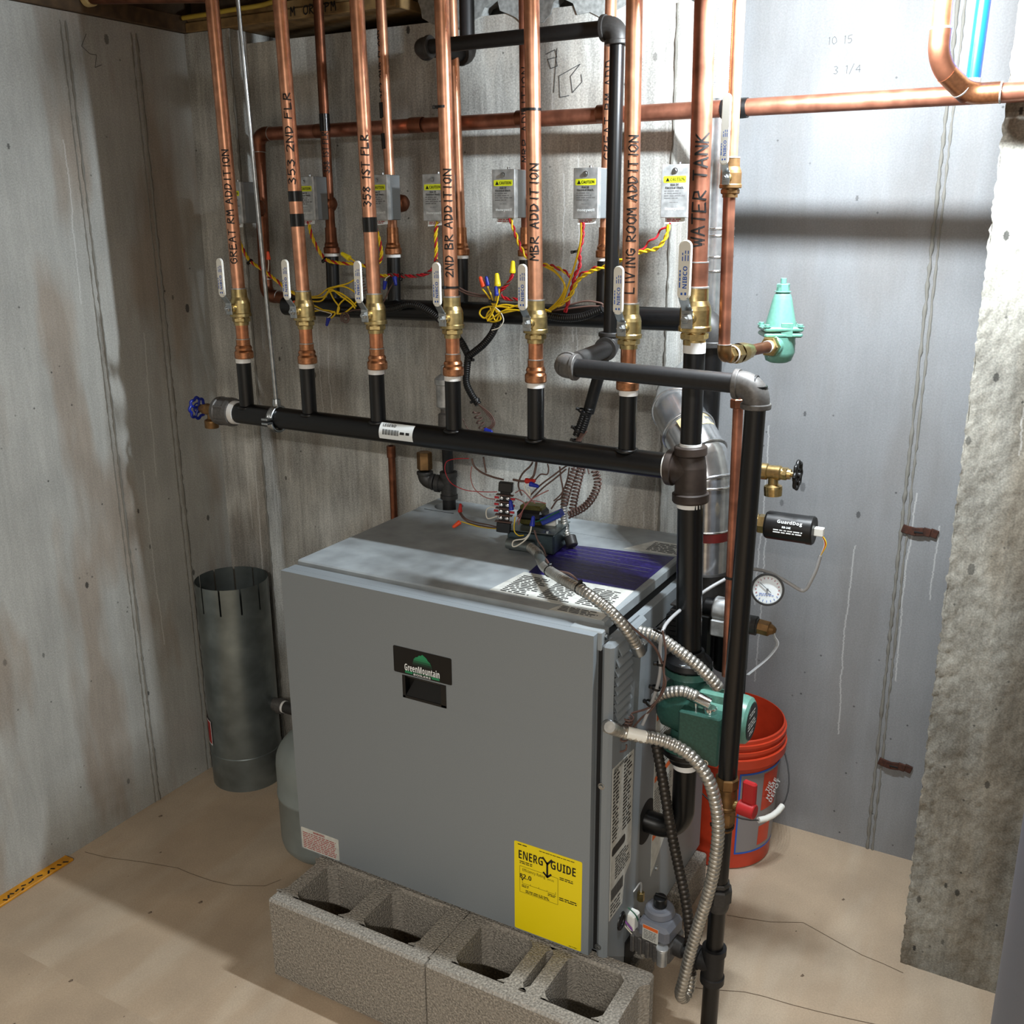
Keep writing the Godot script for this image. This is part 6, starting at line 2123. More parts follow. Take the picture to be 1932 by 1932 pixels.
	lathe(g, Vector3(2.351, 0, 0.848), Vector3.UP, [Vector2(0, 0), Vector2(0, 0.242), Vector2(0.05, 0.242), Vector2(0.052, 0.25), Vector2(1.2, 0.25), Vector2(1.23, 0.23), Vector2(1.24, 0)], 96)
	part(t, "shell", g, M.heater_grey)
	# air vent stack at the back of the boiler
	var vx := 0.768
	var vz := 0.004
	t = thing("air_vent_stack", "iron pipe stack with silver air vent rising from hole in boiler top", "air vent", Vector3(vx, 0.8, vz))
	straight(t, "pipe", Vector3(vx, 0.8, vz), Vector3(vx, 0.91, vz), 0.0165, M.blackpipe_dull)
	g = G.new()
	lathe(g, Vector3(vx, 0.893, vz), Vector3.UP, [Vector2(0, 0.016), Vector2(0, 0.022), Vector2(0.01, 0.022), Vector2(0.011, 0.0195), Vector2(0.055, 0.0195), Vector2(0.056, 0.022), Vector2(0.068, 0.022), Vector2(0.068, 0.015)], 22)
	lathe(g, Vector3(vx, 0.928, vz), Vector3(-1, 0.05, 0.2), [Vector2(0, 0.019), Vector2(0.022, 0.019), Vector2(0.023, 0.022), Vector2(0.034, 0.022), Vector2(0.034, 0.01)], 22)
	part(t, "tee", g, M.iron)
	var ec := Vector3(vx - 0.062, 0.932, vz + 0.012)
	elbow(t, ec, Vector3(1, 0, -0.2), Vector3.UP, 0.0145, M.iron, 1.5)
	g = G.new()
	hexa(g, ec + Vector3(0, 0.03, 0), ec + Vector3(0, 0.075, 0), 0.019)
	part(t, "brass_coupling", g, M.brass_old)
	straight(t, "pipe", Vector3(vx, 0.95, vz), Vector3(vx - 0.004, 1.09, vz), 0.0135, M.blackpipe_dull)
	g = G.new()
	lathe(g, Vector3(vx - 0.004, 1.075, vz), Vector3.UP, [Vector2(0, 0.0135), Vector2(0, 0.018), Vector2(0.004, 0.019), Vector2(0.03, 0.018), Vector2(0.034, 0.012), Vector2(0.045, 0.012)], 20)
	part(t, "coupling", g, M.iron_light)
	g = G.new()
	lathe(g, Vector3(vx - 0.006, 1.118, vz), Vector3.UP, [Vector2(0, 0), Vector2(0, 0.012), Vector2(0.006, 0.0205), Vector2(0.058, 0.0205), Vector2(0.06, 0.0235), Vector2(0.072, 0.0235), Vector2(0.076, 0.02), Vector2(0.082, 0.012), Vector2(0.084, 0.007), Vector2(0.104, 0.007), Vector2(0.106, 0)], 24)
	part(t, "vent_bottle", g, M.alu)
	zip_tie(t, Vector3(vx - 0.002, 1.062, vz), Vector3.UP, 0.0142, Vector3(0, 0, 1))
	# thin brown pipe left of it
	t = thing("copper_drop", "reddish copper pipe going down behind the left of the boiler", "pipe", Vector3(0.58, 0.7, -0.03))
	straight(t, "pipe", Vector3(0.5716, 0.9937, -0.03), Vector3(0.5732, 0.5368, -0.03), 0.0095, M.copper_brown)
	g = G.new()
	collar(g, Vector3(0.5711, 0.9839, -0.03), Vector3.UP, 0.0118, 0.03)
	part(t, "coupling", g, M.copper_brown)
	# copper branch and yellow cable up at the sill, top left
	t = thing("copper_branch", "reddish copper branch pipe under the sill at the top left", "pipe", Vector3(0.2, 2.03, 0.3))
	straight(t, "pipe", Vector3(0.0104, 2.0478, 0.3), Vector3(0.3894, 2.0145, 0.3), 0.0158, M.copper_brown)
	g = G.new()
	collar(g, Vector3(0.0243, 2.0453, 0.3), Vector3.RIGHT, 0.0195, 0.02)
	part(t, "coupling", g, M.clear_label)
	t = thing("electric_cable", "pale yellow electric cable draped along the back sill", "cable", Vector3(0.3, 2.05, 0.02))
	g = G.new()
	tube(g, spline([Vector3(0.0216, 2.0439, 0.02), Vector3(0.1126, 2.0451, 0.02), Vector3(0.1919, 2.0472, 0.02), Vector3(0.2938, 2.0491, 0.02), Vector3(0.3929, 2.0641, 0.02)], 8), 0.0055, 10)
	part(t, "sheath", g, M.cable_yellow)

func build_gas_valve() -> void:
	var c := Vector3(1.5, 0.185, 0.4)
	var t := thing("gas_valve", "grey gas control valve with black knob low on the boiler side", "gas valve", c - Vector3(0, 0.05, 0))
	var rot := Transform3D(Basis(Vector3.UP, -0.12), c)
	var g := G.new()
	box(g, rot.translated_local(Vector3(0, -0.018, 0)), Vector3(0.09, 0.05, 0.075), 0.008)
	for k in 5:
		box(g, rot.translated_local(Vector3(-0.034 + k * 0.017, -0.018, 0.039)), Vector3(0.009, 0.04, 0.008), 0.002)
	part(t, "cast_body", g, M.iron_light)
	g = G.new()
	box(g, rot.translated_local(Vector3(0.008, 0.022, 0.004)), Vector3(0.07, 0.038, 0.07), 0.008)
	var hd := part(t, "control_head", g, M.heater_grey)
	g = G.new()
	lathe(g, c + Vector3(0.002, 0.04, -0.006), Vector3(0, 1, 0.05), [Vector2(0, 0.03), Vector2(0.004, 0.031), Vector2(0.014, 0.028), Vector2(0.017, 0.024), Vector2(0.017, 0)], 26)
	part(hd, "turret", g, M.heater_grey)
	g = G.new()
	cyl(g, c + Vector3(0.002, 0.057, -0.006), c + Vector3(0.002, 0.078, -0.005), 0.0135, 18)
	bb(g, c + Vector3(-0.009, 0.077, -0.008), c + Vector3(0.013, 0.083, -0.002), 0.001)
	part(hd, "knob", g, M.black_plastic)
	g = G.new()
	var o := rot * Vector3(-0.012, 0.004, 0.0395)
	var rx := rot.basis.x
	prism(g, o, rx, Vector3.UP, PackedVector2Array([Vector2(0, 0), Vector2(0.035, 0), Vector2(0.035, 0.034), Vector2(0, 0.034)]), 0.0005)
	var lb := part(hd, "label", g, M.paper)
	g = G.new()
	prism(g, o + Vector3(0, 0.026, 0.0003), rx, Vector3.UP, PackedVector2Array([Vector2(0.001, 0), Vector2(0.034, 0), Vector2(0.034, 0.0075), Vector2(0.001, 0.0075)]), 0.0004)
	part(lb, "orange_band", g, M.print_orange)
	g = G.new()
	small_print(g, o + rx * 0.003 + Vector3(0, 0.003, 0.0006), rx, Vector3.UP, 0.029, 0.021, 6, 7, 0.45, 0.15)
	part(lb, "fine_print", g, M.print_grey)
	g = G.new()
	box(g, rot.translated_local(Vector3(-0.045, 0.02, 0.022)), Vector3(0.022, 0.038, 0.028), 0.004)
	part(t, "plug", g, M.vinyl_white)
	g = G.new()
	cyl(g, rot * Vector3(0.034, -0.035, 0.042), rot * Vector3(0.034, 0.0, 0.042), 0.0105)
	cyl(g, rot * Vector3(0.034, 0.0, 0.042), rot * Vector3(0.034, 0.006, 0.042), 0.0125)
	part(t, "test_port", g, M.alu)
	g = G.new()
	tube(g, [c + Vector3(-0.03, 0.0, -0.005), Vector3(1.43, 0.188, 0.395)], 0.0135, 18)
	part(t, "outlet_nipple", g, M.blackpipe)
	g = G.new()
	cyl(g, c + Vector3(0.035, -0.012, 0.005), c + Vector3(0.062, -0.013, 0.008), 0.02, 18)
	part(t, "inlet_boss", g, M.iron)
	g = G.new()
	hexa(g, c + Vector3(-0.045, 0.042, -0.02), c + Vector3(-0.045, 0.062, -0.02), 0.0075)
	part(t, "pilot_nut", g, M.brass)
	g = G.new()
	tube(g, spline([c + Vector3(-0.045, 0.062, -0.02), c + Vector3(-0.046, 0.085, -0.018), Vector3(1.4464, 0.2584, 0.4), Vector3(1.4315, 0.2462, 0.405), Vector3(1.4275, 0.2165, 0.41), Vector3(1.4259, 0.1905, 0.41)], 8), 0.0022, 8)
	part(t, "pilot_tube", g, M.alu)
	for q in [[M.wire_green, [Vector3(1.4307, 0.2737, 0.465), Vector3(1.4401, 0.2437, 0.43), Vector3(1.4632, 0.2313, 0.43), Vector3(1.4677, 0.2073, 0.42)]], [M.wire_purple, [Vector3(1.4277, 0.2579, 0.465), Vector3(1.4333, 0.2305, 0.44), Vector3(1.4474, 0.2159, 0.44), Vector3(1.4594, 0.1995, 0.435)]], [M.wire_purple, [Vector3(1.43, 0.2563, 0.465), Vector3(1.4378, 0.2306, 0.445), Vector3(1.4518, 0.2161, 0.445), Vector3(1.4607, 0.195, 0.435)]], [M.wire_white, [Vector3(1.4278, 0.253, 0.465), Vector3(1.4312, 0.2222, 0.44), Vector3(1.4477, 0.2035, 0.44), Vector3(1.4598, 0.1871, 0.435)]]]:
		g = G.new()
		tube(g, spline(q[1], 8), 0.0014, 6)
		part(t, "wire", g, q[0])

# ---------------------------------------------------------------- wiring
func wire(p: Node3D, pts: Array, r: float, m: Material, called := "wire") -> void:
	var g := G.new()
	tube(g, spline(pts, 7), r, 7)
	part(p, called, g, m)

func twisted(p: Node3D, pts: Array, mats: Array, r := 0.0021, pitch := 0.032) -> void:
	for k in mats.size():
		var g := G.new()
		tube(g, strand(pts, r * 1.15, pitch, TAU * k / mats.size()), r, 6)
		part(p, "wire", g, mats[k])

func wire_nut(p: Node3D, a: Vector3, dir: Vector3, s: float, m: Material) -> void:
	var g := G.new()
	lathe(g, a, dir, [Vector2(0, 0.0), Vector2(0, 0.0052 * s), Vector2(0.003 * s, 0.0055 * s), Vector2(0.007 * s, 0.0048 * s), Vector2(0.019 * s, 0.0036 * s), Vector2(0.021 * s, 0.002 * s), Vector2(0.021 * s, 0)], 12)
	part(p, "wire_nut", g, m)

func build_zone_wires() -> void:
	var RY := [M.wire_red, M.wire_yellow]
	var g: G
	var t := thing("wire_pair", "red and yellow wires from the leftmost zone valve", "wire", Vector3(0.3155, 1.4406, 0.11), "red and yellow zone valve wires")
	twisted(t, [Vector3(0.2301, 1.5382, 0.11), Vector3(0.2405, 1.5054, 0.11), Vector3(0.2659, 1.4651, 0.11), Vector3(0.3152, 1.4381, 0.11), Vector3(0.3556, 1.4136, 0.11), Vector3(0.3876, 1.3943, 0.11), Vector3(0.4363, 1.3781, 0.11)], RY + [M.wire_yellow])
	zip_tie(t, Vector3(0.2707, 1.4614, 0.11), Vector3(0.7, -0.7, 0), 0.005, Vector3(-0.5, -0.5, 0.5))
	wire(t, [Vector3(0.3255, 1.4383, 0.11), Vector3(0.3294, 1.4598, 0.11), Vector3(0.3268, 1.4685, 0.11)], 0.0012, M.wire_white)
	wire_nut(t, Vector3(0.33, 1.466, 0.11), Vector3(-0.05, 1, 0), 0.95, M.nut_orange)
	t = thing("wire_pair", "red and yellow wires from the second zone valve to left cluster", "wire", Vector3(0.5039, 1.4722, 0.11), "red and yellow zone valve wires")
	twisted(t, [Vector3(0.4624, 1.5551, 0.11), Vector3(0.4722, 1.5166, 0.11), Vector3(0.5039, 1.4722, 0.11), Vector3(0.5475, 1.462, 0.11), Vector3(0.5971, 1.4604, 0.11), Vector3(0.6394, 1.4528, 0.11)], RY + [M.wire_yellow])
	zip_tie(t, Vector3(0.5069, 1.4698, 0.11), Vector3(0.8, -0.5, 0), 0.005, Vector3(0, -0.5, 0.5))
	t = thing("wire_pair", "red and yellow wires curling down from the third zone valve", "wire", Vector3(0.6636, 1.4826, 0.11), "red and yellow zone valve wires")
	twisted(t, [Vector3(0.6499, 1.558, 0.11), Vector3(0.6617, 1.5291, 0.11), Vector3(0.6702, 1.4943, 0.11), Vector3(0.6674, 1.4709, 0.11), Vector3(0.6484, 1.4529, 0.11), Vector3(0.6387, 1.4409, 0.11), Vector3(0.6565, 1.4353, 0.11), Vector3(0.6909, 1.4361, 0.11)], RY + [M.wire_yellow])
	t = thing("wire_pair", "red and yellow wires from fourth zone valve to the red run", "wire", Vector3(0.8077, 1.4615, 0.11), "red and yellow zone valve wires")
	twisted(t, [Vector3(0.8262, 1.554, 0.11), Vector3(0.8199, 1.5295, 0.11), Vector3(0.8201, 1.4958, 0.11), Vector3(0.8178, 1.4674, 0.11)], RY + [M.wire_yellow])
	twisted(t, [Vector3(0.691, 1.4384, 0.11), Vector3(0.735, 1.4359, 0.11), Vector3(0.7785, 1.4391, 0.11), Vector3(0.8074, 1.4512, 0.11), Vector3(0.8209, 1.4754, 0.11)], [M.wire_red, M.wire_red, M.wire_brown])
	zip_tie(t, Vector3(0.7234, 1.4368, 0.11), Vector3.RIGHT, 0.005, Vector3(0, -1, 0.3))
	t = thing("wire_pair", "red and yellow wires from the fifth zone valve, bending right", "wire", Vector3(1.0359, 1.4978, 0.11), "red and yellow zone valve wires")
	twisted(t, [Vector3(1.0099, 1.5599, 0.115), Vector3(1.0224, 1.53, 0.115), Vector3(1.0387, 1.4958, 0.115), Vector3(1.0576, 1.4767, 0.115), Vector3(1.0851, 1.4686, 0.115), Vector3(1.1136, 1.4637, 0.115), Vector3(1.1382, 1.4546, 0.115), Vector3(1.1565, 1.4412, 0.115)], RY)
	wire(t, [Vector3(1.0876, 1.4665, 0.115), Vector3(1.1137, 1.4562, 0.115), Vector3(1.1347, 1.4353, 0.115), Vector3(1.1385, 1.4194, 0.115), Vector3(1.1264, 1.3974, 0.115), Vector3(1.1016, 1.3748, 0.115)], 0.0021, M.wire_yellow)
	wire(t, [Vector3(1.0901, 1.4644, 0.115), Vector3(1.1174, 1.452, 0.115), Vector3(1.1372, 1.4311, 0.115), Vector3(1.1398, 1.414, 0.115), Vector3(1.1276, 1.3921, 0.115), Vector3(1.0954, 1.3713, 0.115)], 0.0021, M.wire_yellow)
	t = thing("wire_pair", "red and yellow wires from the sixth zone valve, beside the gas drop", "wire", Vector3(1.1797, 1.4995, 0.12), "red and yellow zone valve wires")
	twisted(t, [Vector3(1.1814, 1.551, 0.12), Vector3(1.1806, 1.5202, 0.12), Vector3(1.1739, 1.4942, 0.12), Vector3(1.1754, 1.4682, 0.12), Vector3(1.1649, 1.4469, 0.12), Vector3(1.1591, 1.4256, 0.12), Vector3(1.1498, 1.3932, 0.12), Vector3(1.1426, 1.3713, 0.12)], [M.wire_red, M.wire_red])
	wire(t, [Vector3(1.179, 1.551, 0.125), Vector3(1.1795, 1.5203, 0.125), Vector3(1.1728, 1.4892, 0.125), Vector3(1.1613, 1.4524, 0.125), Vector3(1.1495, 1.4203, 0.125), Vector3(1.1376, 1.3931, 0.125), Vector3(1.1068, 1.3725, 0.125)], 0.0021, M.wire_yellow)
	zip_tie(t, Vector3(1.1679, 1.4952, 0.12), Vector3(-0.2, 1, 0), 0.006, Vector3(-1, 0, 0.3))
	t = thing("wire_pair", "red and yellow wires from the rightmost zone valve", "wire", Vector3(1.3302, 1.5159, 0.12), "red and yellow zone valve wires")
	twisted(t, [Vector3(1.3659, 1.5505, 0.12), Vector3(1.346, 1.5328, 0.12), Vector3(1.3215, 1.5109, 0.12), Vector3(1.2975, 1.4945, 0.12), Vector3(1.2584, 1.4747, 0.12), Vector3(1.2239, 1.4659, 0.12), Vector3(1.1887, 1.4558, 0.12), Vector3(1.165, 1.4385, 0.12)], [M.wire_red])
	twisted(t, [Vector3(1.3658, 1.5467, 0.125), Vector3(1.3603, 1.5231, 0.125), Vector3(1.3436, 1.5032, 0.125), Vector3(1.3163, 1.4969, 0.125), Vector3(1.2941, 1.4906, 0.125), Vector3(1.2435, 1.4695, 0.125), Vector3(1.2029, 1.4563, 0.125), Vector3(1.1735, 1.4368, 0.125), Vector3(1.1558, 1.4045, 0.125), Vector3(1.1254, 1.3819, 0.125)], [M.wire_yellow, M.wire_yellow])
	# left cluster of yellow leads with connectors
	t = thing("wire_cluster", "tangle of yellow leads with coloured connectors at left of return header", "wire", Vector3(0.5334, 1.3721, 0.12))
	for q in [
		[Vector3(0.4452, 1.3816, 0.12), Vector3(0.4863, 1.3854, 0.12), Vector3(0.5165, 1.4023, 0.12), Vector3(0.5439, 1.4091, 0.12), Vector3(0.5758, 1.416, 0.12), Vector3(0.5965, 1.425, 0.12)],
		[Vector3(0.4463, 1.3743, 0.122), Vector3(0.4951, 1.3735, 0.122), Vector3(0.5241, 1.3965, 0.122), Vector3(0.5524, 1.3949, 0.122), Vector3(0.5827, 1.3801, 0.122), Vector3(0.6004, 1.3649, 0.122)],
		[Vector3(0.4575, 1.3799, 0.125), Vector3(0.5064, 1.3839, 0.125), Vector3(0.5301, 1.4018, 0.125), Vector3(0.5621, 1.3857, 0.125), Vector3(0.5877, 1.3719, 0.125), Vector3(0.5993, 1.3602, 0.125)],
		[Vector3(0.5197, 1.4024, 0.12), Vector3(0.5338, 1.3783, 0.12), Vector3(0.5484, 1.3604, 0.12), Vector3(0.541, 1.3453, 0.12), Vector3(0.5488, 1.3665, 0.12), Vector3(0.5737, 1.3857, 0.12)],
		[Vector3(0.5212, 1.4023, 0.118), Vector3(0.5581, 1.4094, 0.118), Vector3(0.5887, 1.4006, 0.118), Vector3(0.6033, 1.3865, 0.118), Vector3(0.5913, 1.3679, 0.118), Vector3(0.5618, 1.3484, 0.118), Vector3(0.5394, 1.3451, 0.118)],
		[Vector3(0.4571, 1.367, 0.12), Vector3(0.4841, 1.358, 0.12), Vector3(0.5155, 1.3468, 0.12), Vector3(0.535, 1.35, 0.12)],
		[Vector3(0.467, 1.3474, 0.12), Vector3(0.4999, 1.3524, 0.12), Vector3(0.5348, 1.3475, 0.12), Vector3(0.5227, 1.3346, 0.12)],
	]:
		wire(t, q, 0.0019, M.wire_yellow)
	wire(t, [Vector3(0.4641, 1.3602, 0.125), Vector3(0.4959, 1.3514, 0.125), Vector3(0.5275, 1.3452, 0.125), Vector3(0.5155, 1.3348, 0.125)], 0.0012, M.wire_white)
	wire_nut(t, Vector3(0.5163, 1.3346, 0.122), Vector3(-0.35, -1, 0.1), 0.95, M.nut_blue)
	wire(t, [Vector3(0.6468, 1.4498, 0.12), Vector3(0.617, 1.4587, 0.12), Vector3(0.5948, 1.4703, 0.12), Vector3(0.5873, 1.4737, 0.12)], 0.0019, M.wire_yellow)
	wire_nut(t, Vector3(0.5872, 1.4725, 0.12), Vector3(-1, 0.55, 0.1), 1.25, M.nut_yellow)
	wire(t, [Vector3(0.6983, 1.4368, 0.12), Vector3(0.6876, 1.4307, 0.12), Vector3(0.6843, 1.4247, 0.12)], 0.0012, M.wire_white)
	wire_nut(t, Vector3(0.6858, 1.4247, 0.12), Vector3(-0.2, -1, 0.1), 0.95, M.nut_blue)
	wire_nut(t, Vector3(0.7114, 1.4347, 0.12), Vector3(0.25, -1, 0.1), 0.95, M.nut_blue)
	wire_nut(t, Vector3(0.4226, 1.3696, 0.12), Vector3(-1, -0.2, 0.1), 0.95, M.nut_orange)
	g = G.new()
	coil(g, [Vector3(0.6136, 1.4528, 0.12), Vector3(0.6179, 1.4231, 0.12), Vector3(0.6283, 1.3934, 0.12)], 0.006, 0.007, 0.0014)
	part(t, "curled_wire", g, M.wire_brown)
	g = G.new()
	var sp := []
	for i in 40:
		var th := i * 0.42
		sp.append(Vector3(0.5673, 1.3367, 0.122) + Vector3(cos(th), sin(th), 0.1) * (0.003 + i * 0.0003))
	tube(g, sp, 0.0015, 6)
	part(t, "curled_wire", g, M.wire_brown)
	wire(t, [Vector3(0.459, 1.3538, 0.11), Vector3(0.5393, 1.3444, 0.11), Vector3(0.5842, 1.3548, 0.11), Vector3(0.634, 1.3591, 0.11), Vector3(0.665, 1.3699, 0.11), Vector3(0.6894, 1.4065, 0.11), Vector3(0.7052, 1.4246, 0.11)], 0.0016, M.wire_brown)
	# right cluster
	t = thing("wire_cluster", "bundle of yellow leads with upright connectors at middle of return header", "wire", Vector3(0.975, 1.3768, 0.13))
	for q in [
		[Vector3(0.9492, 1.415, 0.13), Vector3(0.9648, 1.3988, 0.13), Vector3(0.9751, 1.3824, 0.13), Vector3(0.9854, 1.366, 0.13)],
		[Vector3(0.9625, 1.4209, 0.13), Vector3(0.9727, 1.399, 0.13), Vector3(0.9803, 1.377, 0.13), Vector3(0.9946, 1.3664, 0.13), Vector3(1.0336, 1.3734, 0.13)],
		[Vector3(0.9872, 1.4162, 0.132), Vector3(0.983, 1.3939, 0.132), Vector3(0.9761, 1.3714, 0.132), Vector3(0.956, 1.3538, 0.132), Vector3(0.9428, 1.3622, 0.132), Vector3(0.9496, 1.3738, 0.132), Vector3(0.9762, 1.3792, 0.132), Vector3(1.0154, 1.3784, 0.132)],
		[Vector3(0.9942, 1.4166, 0.135), Vector3(0.9886, 1.3888, 0.135), Vector3(0.9751, 1.3638, 0.135), Vector3(0.9643, 1.3487, 0.135), Vector3(0.9777, 1.3549, 0.135), Vector3(1.0106, 1.373, 0.135), Vector3(1.0682, 1.3719, 0.135)],
		[Vector3(0.9752, 1.3857, 0.13), Vector3(0.9945, 1.3552, 0.13), Vector3(0.9746, 1.3465, 0.13), Vector3(0.9588, 1.3537, 0.13), Vector3(0.9683, 1.371, 0.13), Vector3(1.0013, 1.3833, 0.13), Vector3(1.0464, 1.3794, 0.13), Vector3(1.1032, 1.3761, 0.13)],
		[Vector3(0.9696, 1.3768, 0.132), Vector3(0.9824, 1.3492, 0.132), Vector3(0.9958, 1.3666, 0.132), Vector3(1.0283, 1.3811, 0.132), Vector3(1.0666, 1.3847, 0.132), Vector3(1.1167, 1.3735, 0.132)],
	]:
		wire(t, q, 0.0019, M.wire_yellow)
	wire(t, [Vector3(0.9806, 1.3796, 0.135), Vector3(0.9975, 1.3669, 0.135), Vector3(1.0038, 1.3504, 0.135), Vector3(0.9932, 1.3354, 0.135), Vector3(0.9746, 1.3289, 0.135)], 0.0012, M.wire_white)
	zip_tie(t, Vector3(0.9818, 1.3893, 0.13), Vector3(0.1, 1, 0), 0.008, Vector3(-1, 0, 0.4))
	wire_nut(t, Vector3(0.9532, 1.4196, 0.13), Vector3(-0.45, 1, 0), 1.1, M.nut_orange)
	wire_nut(t, Vector3(0.9638, 1.4221, 0.13), Vector3(-0.25, 1, 0), 0.95, M.nut_blue)
	wire_nut(t, Vector3(0.9874, 1.4216, 0.13), Vector3(-0.08, 1, 0), 1.3, M.nut_yellow)
	wire_nut(t, Vector3(0.9904, 1.4025, 0.14), Vector3(-0.1, 1, 0), 0.95, M.nut_blue)
	wire_nut(t, Vector3(1.0182, 1.4492, 0.12), Vector3(0.05, 1, 0), 1.2, M.nut_yellow)
	twisted(t, [Vector3(1.0182, 1.4492, 0.12), Vector3(1.0116, 1.4326, 0.12), Vector3(0.9893, 1.41, 0.12), Vector3(0.9957, 1.3968, 0.12), Vector3(1.041, 1.3939, 0.12), Vector3(1.0728, 1.3906, 0.12)], [M.wire_red, M.wire_red, M.wire_brown])
	# brown thermostat cables along the header
	t = thing("thermostat_cable", "brown thermostat cables strapped along the return header", "cable", Vector3(0.9169, 1.378, 0.1))
	wire(t, [Vector3(0.8655, 1.4165, 0.1), Vector3(0.8901, 1.4058, 0.1), Vector3(0.9241, 1.3999, 0.1), Vector3(0.951, 1.3996, 0.1)], 0.002, M.wire_brown)
	wire(t, [Vector3(0.8654, 1.4108, 0.1), Vector3(0.8968, 1.3991, 0.1), Vector3(0.9308, 1.3956, 0.1), Vector3(0.9509, 1.3951, 0.1)], 0.002, M.wire_brown)
	wire(t, [Vector3(1.0939, 1.3733, 0.1), Vector3(1.1436, 1.3861, 0.1), Vector3(1.1802, 1.3949, 0.1), Vector3(1.2102, 1.3927, 0.1), Vector3(1.2199, 1.3888, 0.1)], 0.002, M.wire_brown)
	wire(t, [Vector3(1.0886, 1.3699, 0.102), Vector3(1.1447, 1.3786, 0.102), Vector3(1.1873, 1.3845, 0.102), Vector3(1.2208, 1.3857, 0.102)], 0.002, M.wire_brown)
	# black split loom
	t = thing("split_loom", "black corrugated split loom strapped to the header and hanging in a Y", "cable", Vector3(0.9001, 1.2656, 0.11))
	for q in [[Vector3(0.5318, 1.3532, 0.1), Vector3(0.6106, 1.3537, 0.1), Vector3(0.6874, 1.3615, 0.1), Vector3(0.7399, 1.373, 0.1), Vector3(0.7902, 1.3582, 0.1), Vector3(0.8392, 1.3261, 0.1), Vector3(0.8736, 1.2948, 0.1), Vector3(0.8924, 1.264, 0.1)], [Vector3(0.9764, 1.3441, 0.115), Vector3(0.9627, 1.3184, 0.115), Vector3(0.9407, 1.2942, 0.115), Vector3(0.9172, 1.2766, 0.115), Vector3(0.9018, 1.2663, 0.115)], [Vector3(0.9, 1.2682, 0.112), Vector3(0.8951, 1.2384, 0.112), Vector3(0.893, 1.2061, 0.112), Vector3(0.9064, 1.1796, 0.112), Vector3(0.9241, 1.1594, 0.112)], [Vector3(1.0775, 1.3653, 0.105), Vector3(1.1278, 1.3586, 0.105), Vector3(1.1709, 1.3625, 0.105), Vector3(1.201, 1.3724, 0.105), Vector3(1.2223, 1.3818, 0.105)]]:
		g = G.new()
		conduit(g, q, 0.0078, 0.005, 0.07)
		part(t, "loom", g, M.black_plastic)
	zip_tie(t, Vector3(0.9012, 1.2589, 0.112), Vector3.UP, 0.009, Vector3(1, 0, 0.3))
	zip_tie(t, Vector3(0.9173, 1.1684, 0.112), Vector3(-0.5, 1, 0), 0.008, Vector3(-1, 0, 0.3))
	g = G.new()
	for k in 3:
		tube(g, spline([Vector3(0.9241, 1.1594, 0.112), (Vector3(0.9464, 1.1413, 0.115) + Vector3(0.0048 * k, 0, 0)), (Vector3(0.9628, 1.1197, 0.12) + Vector3(0.0036 * k, 0, 0)), (Vector3(0.9337, 1.0997, 0.125) + Vector3(0.0072 * k, 0, 0)), (Vector3(0.9085, 1.086, 0.13) + Vector3(0.0060 * k, 0, 0))], 8), 0.0016, 6)
	part(t, "wire", g, M.wire_brown)
	g = G.new()
	coil(g, [Vector3(0.9218, 1.146, 0.12), Vector3(0.9311, 1.1228, 0.12), Vector3(0.9446, 1.0998, 0.12)], 0.008, 0.012, 0.0016)
	part(t, "curled_wire", g, M.wire_brown)
	wire_nut(t, Vector3(0.9507, 1.1071, 0.13), Vector3(1, -0.15, 0), 0.95, M.nut_blue)
	wire(t, [Vector3(0.8862, 1.1247, 0.12), Vector3(0.8957, 1.1073, 0.12), Vector3(0.9095, 1.0927, 0.12)], 0.0012, M.wire_brown)
	# thick black loom on the right with wires out of its end
	t = thing("split_loom", "thick black loom leaning from return header toward boiler top", "cable", Vector3(1.2088, 1.1688, 0.14))
	g = G.new()
	tube(g, spline([Vector3(1.2488, 1.3244, 0.14), Vector3(1.237, 1.27, 0.14), Vector3(1.2224, 1.2199, 0.14), Vector3(1.2087, 1.171, 0.14)], 8), 0.0125, 14)
	part(t, "sleeve", g, M.black_plastic)
	for q in [[Vector3(1.2157, 1.1822, 0.15), Vector3(1.2077, 1.1536, 0.15), Vector3(1.1994, 1.1303, 0.15)], [Vector3(1.2061, 1.1758, 0.15), Vector3(1.1967, 1.1492, 0.15), Vector3(1.186, 1.1211, 0.15)]]:
		g = G.new()
		conduit(g, q, 0.0075, 0.005, 0.08)
		part(t, "loom", g, M.black_plastic)
	zip_tie(t, Vector3(1.2061, 1.1736, 0.15), Vector3(0.4, 1, 0), 0.014, Vector3(-1, 0, 0.3))
	zip_tie(t, Vector3(1.1908, 1.1351, 0.15), Vector3(0.4, 1, 0), 0.01, Vector3(-1, 0, 0.3))
	zip_tie(t, Vector3(1.1886, 1.11, 0.15), Vector3(0.2, 1, 0), 0.009, Vector3(-1, 0, 0.3))
	g = G.new()
	for k in 5:
		tube(g, spline([(Vector3(1.1969, 1.1335, 0.15) + Vector3(0.0036 * k, 0, 0)), (Vector3(1.1872, 1.1079, 0.152) + Vector3(0.0024 * k, 0, 0)), (Vector3(1.1939, 1.0783, 0.16) + Vector3(0.0048 * k, 0, 0)), (Vector3(1.1929, 1.0505, 0.18) + Vector3(0.0096 * k, 0, 0))], 8), 0.0017, 6)
	part(t, "wire", g, M.wire_brown)
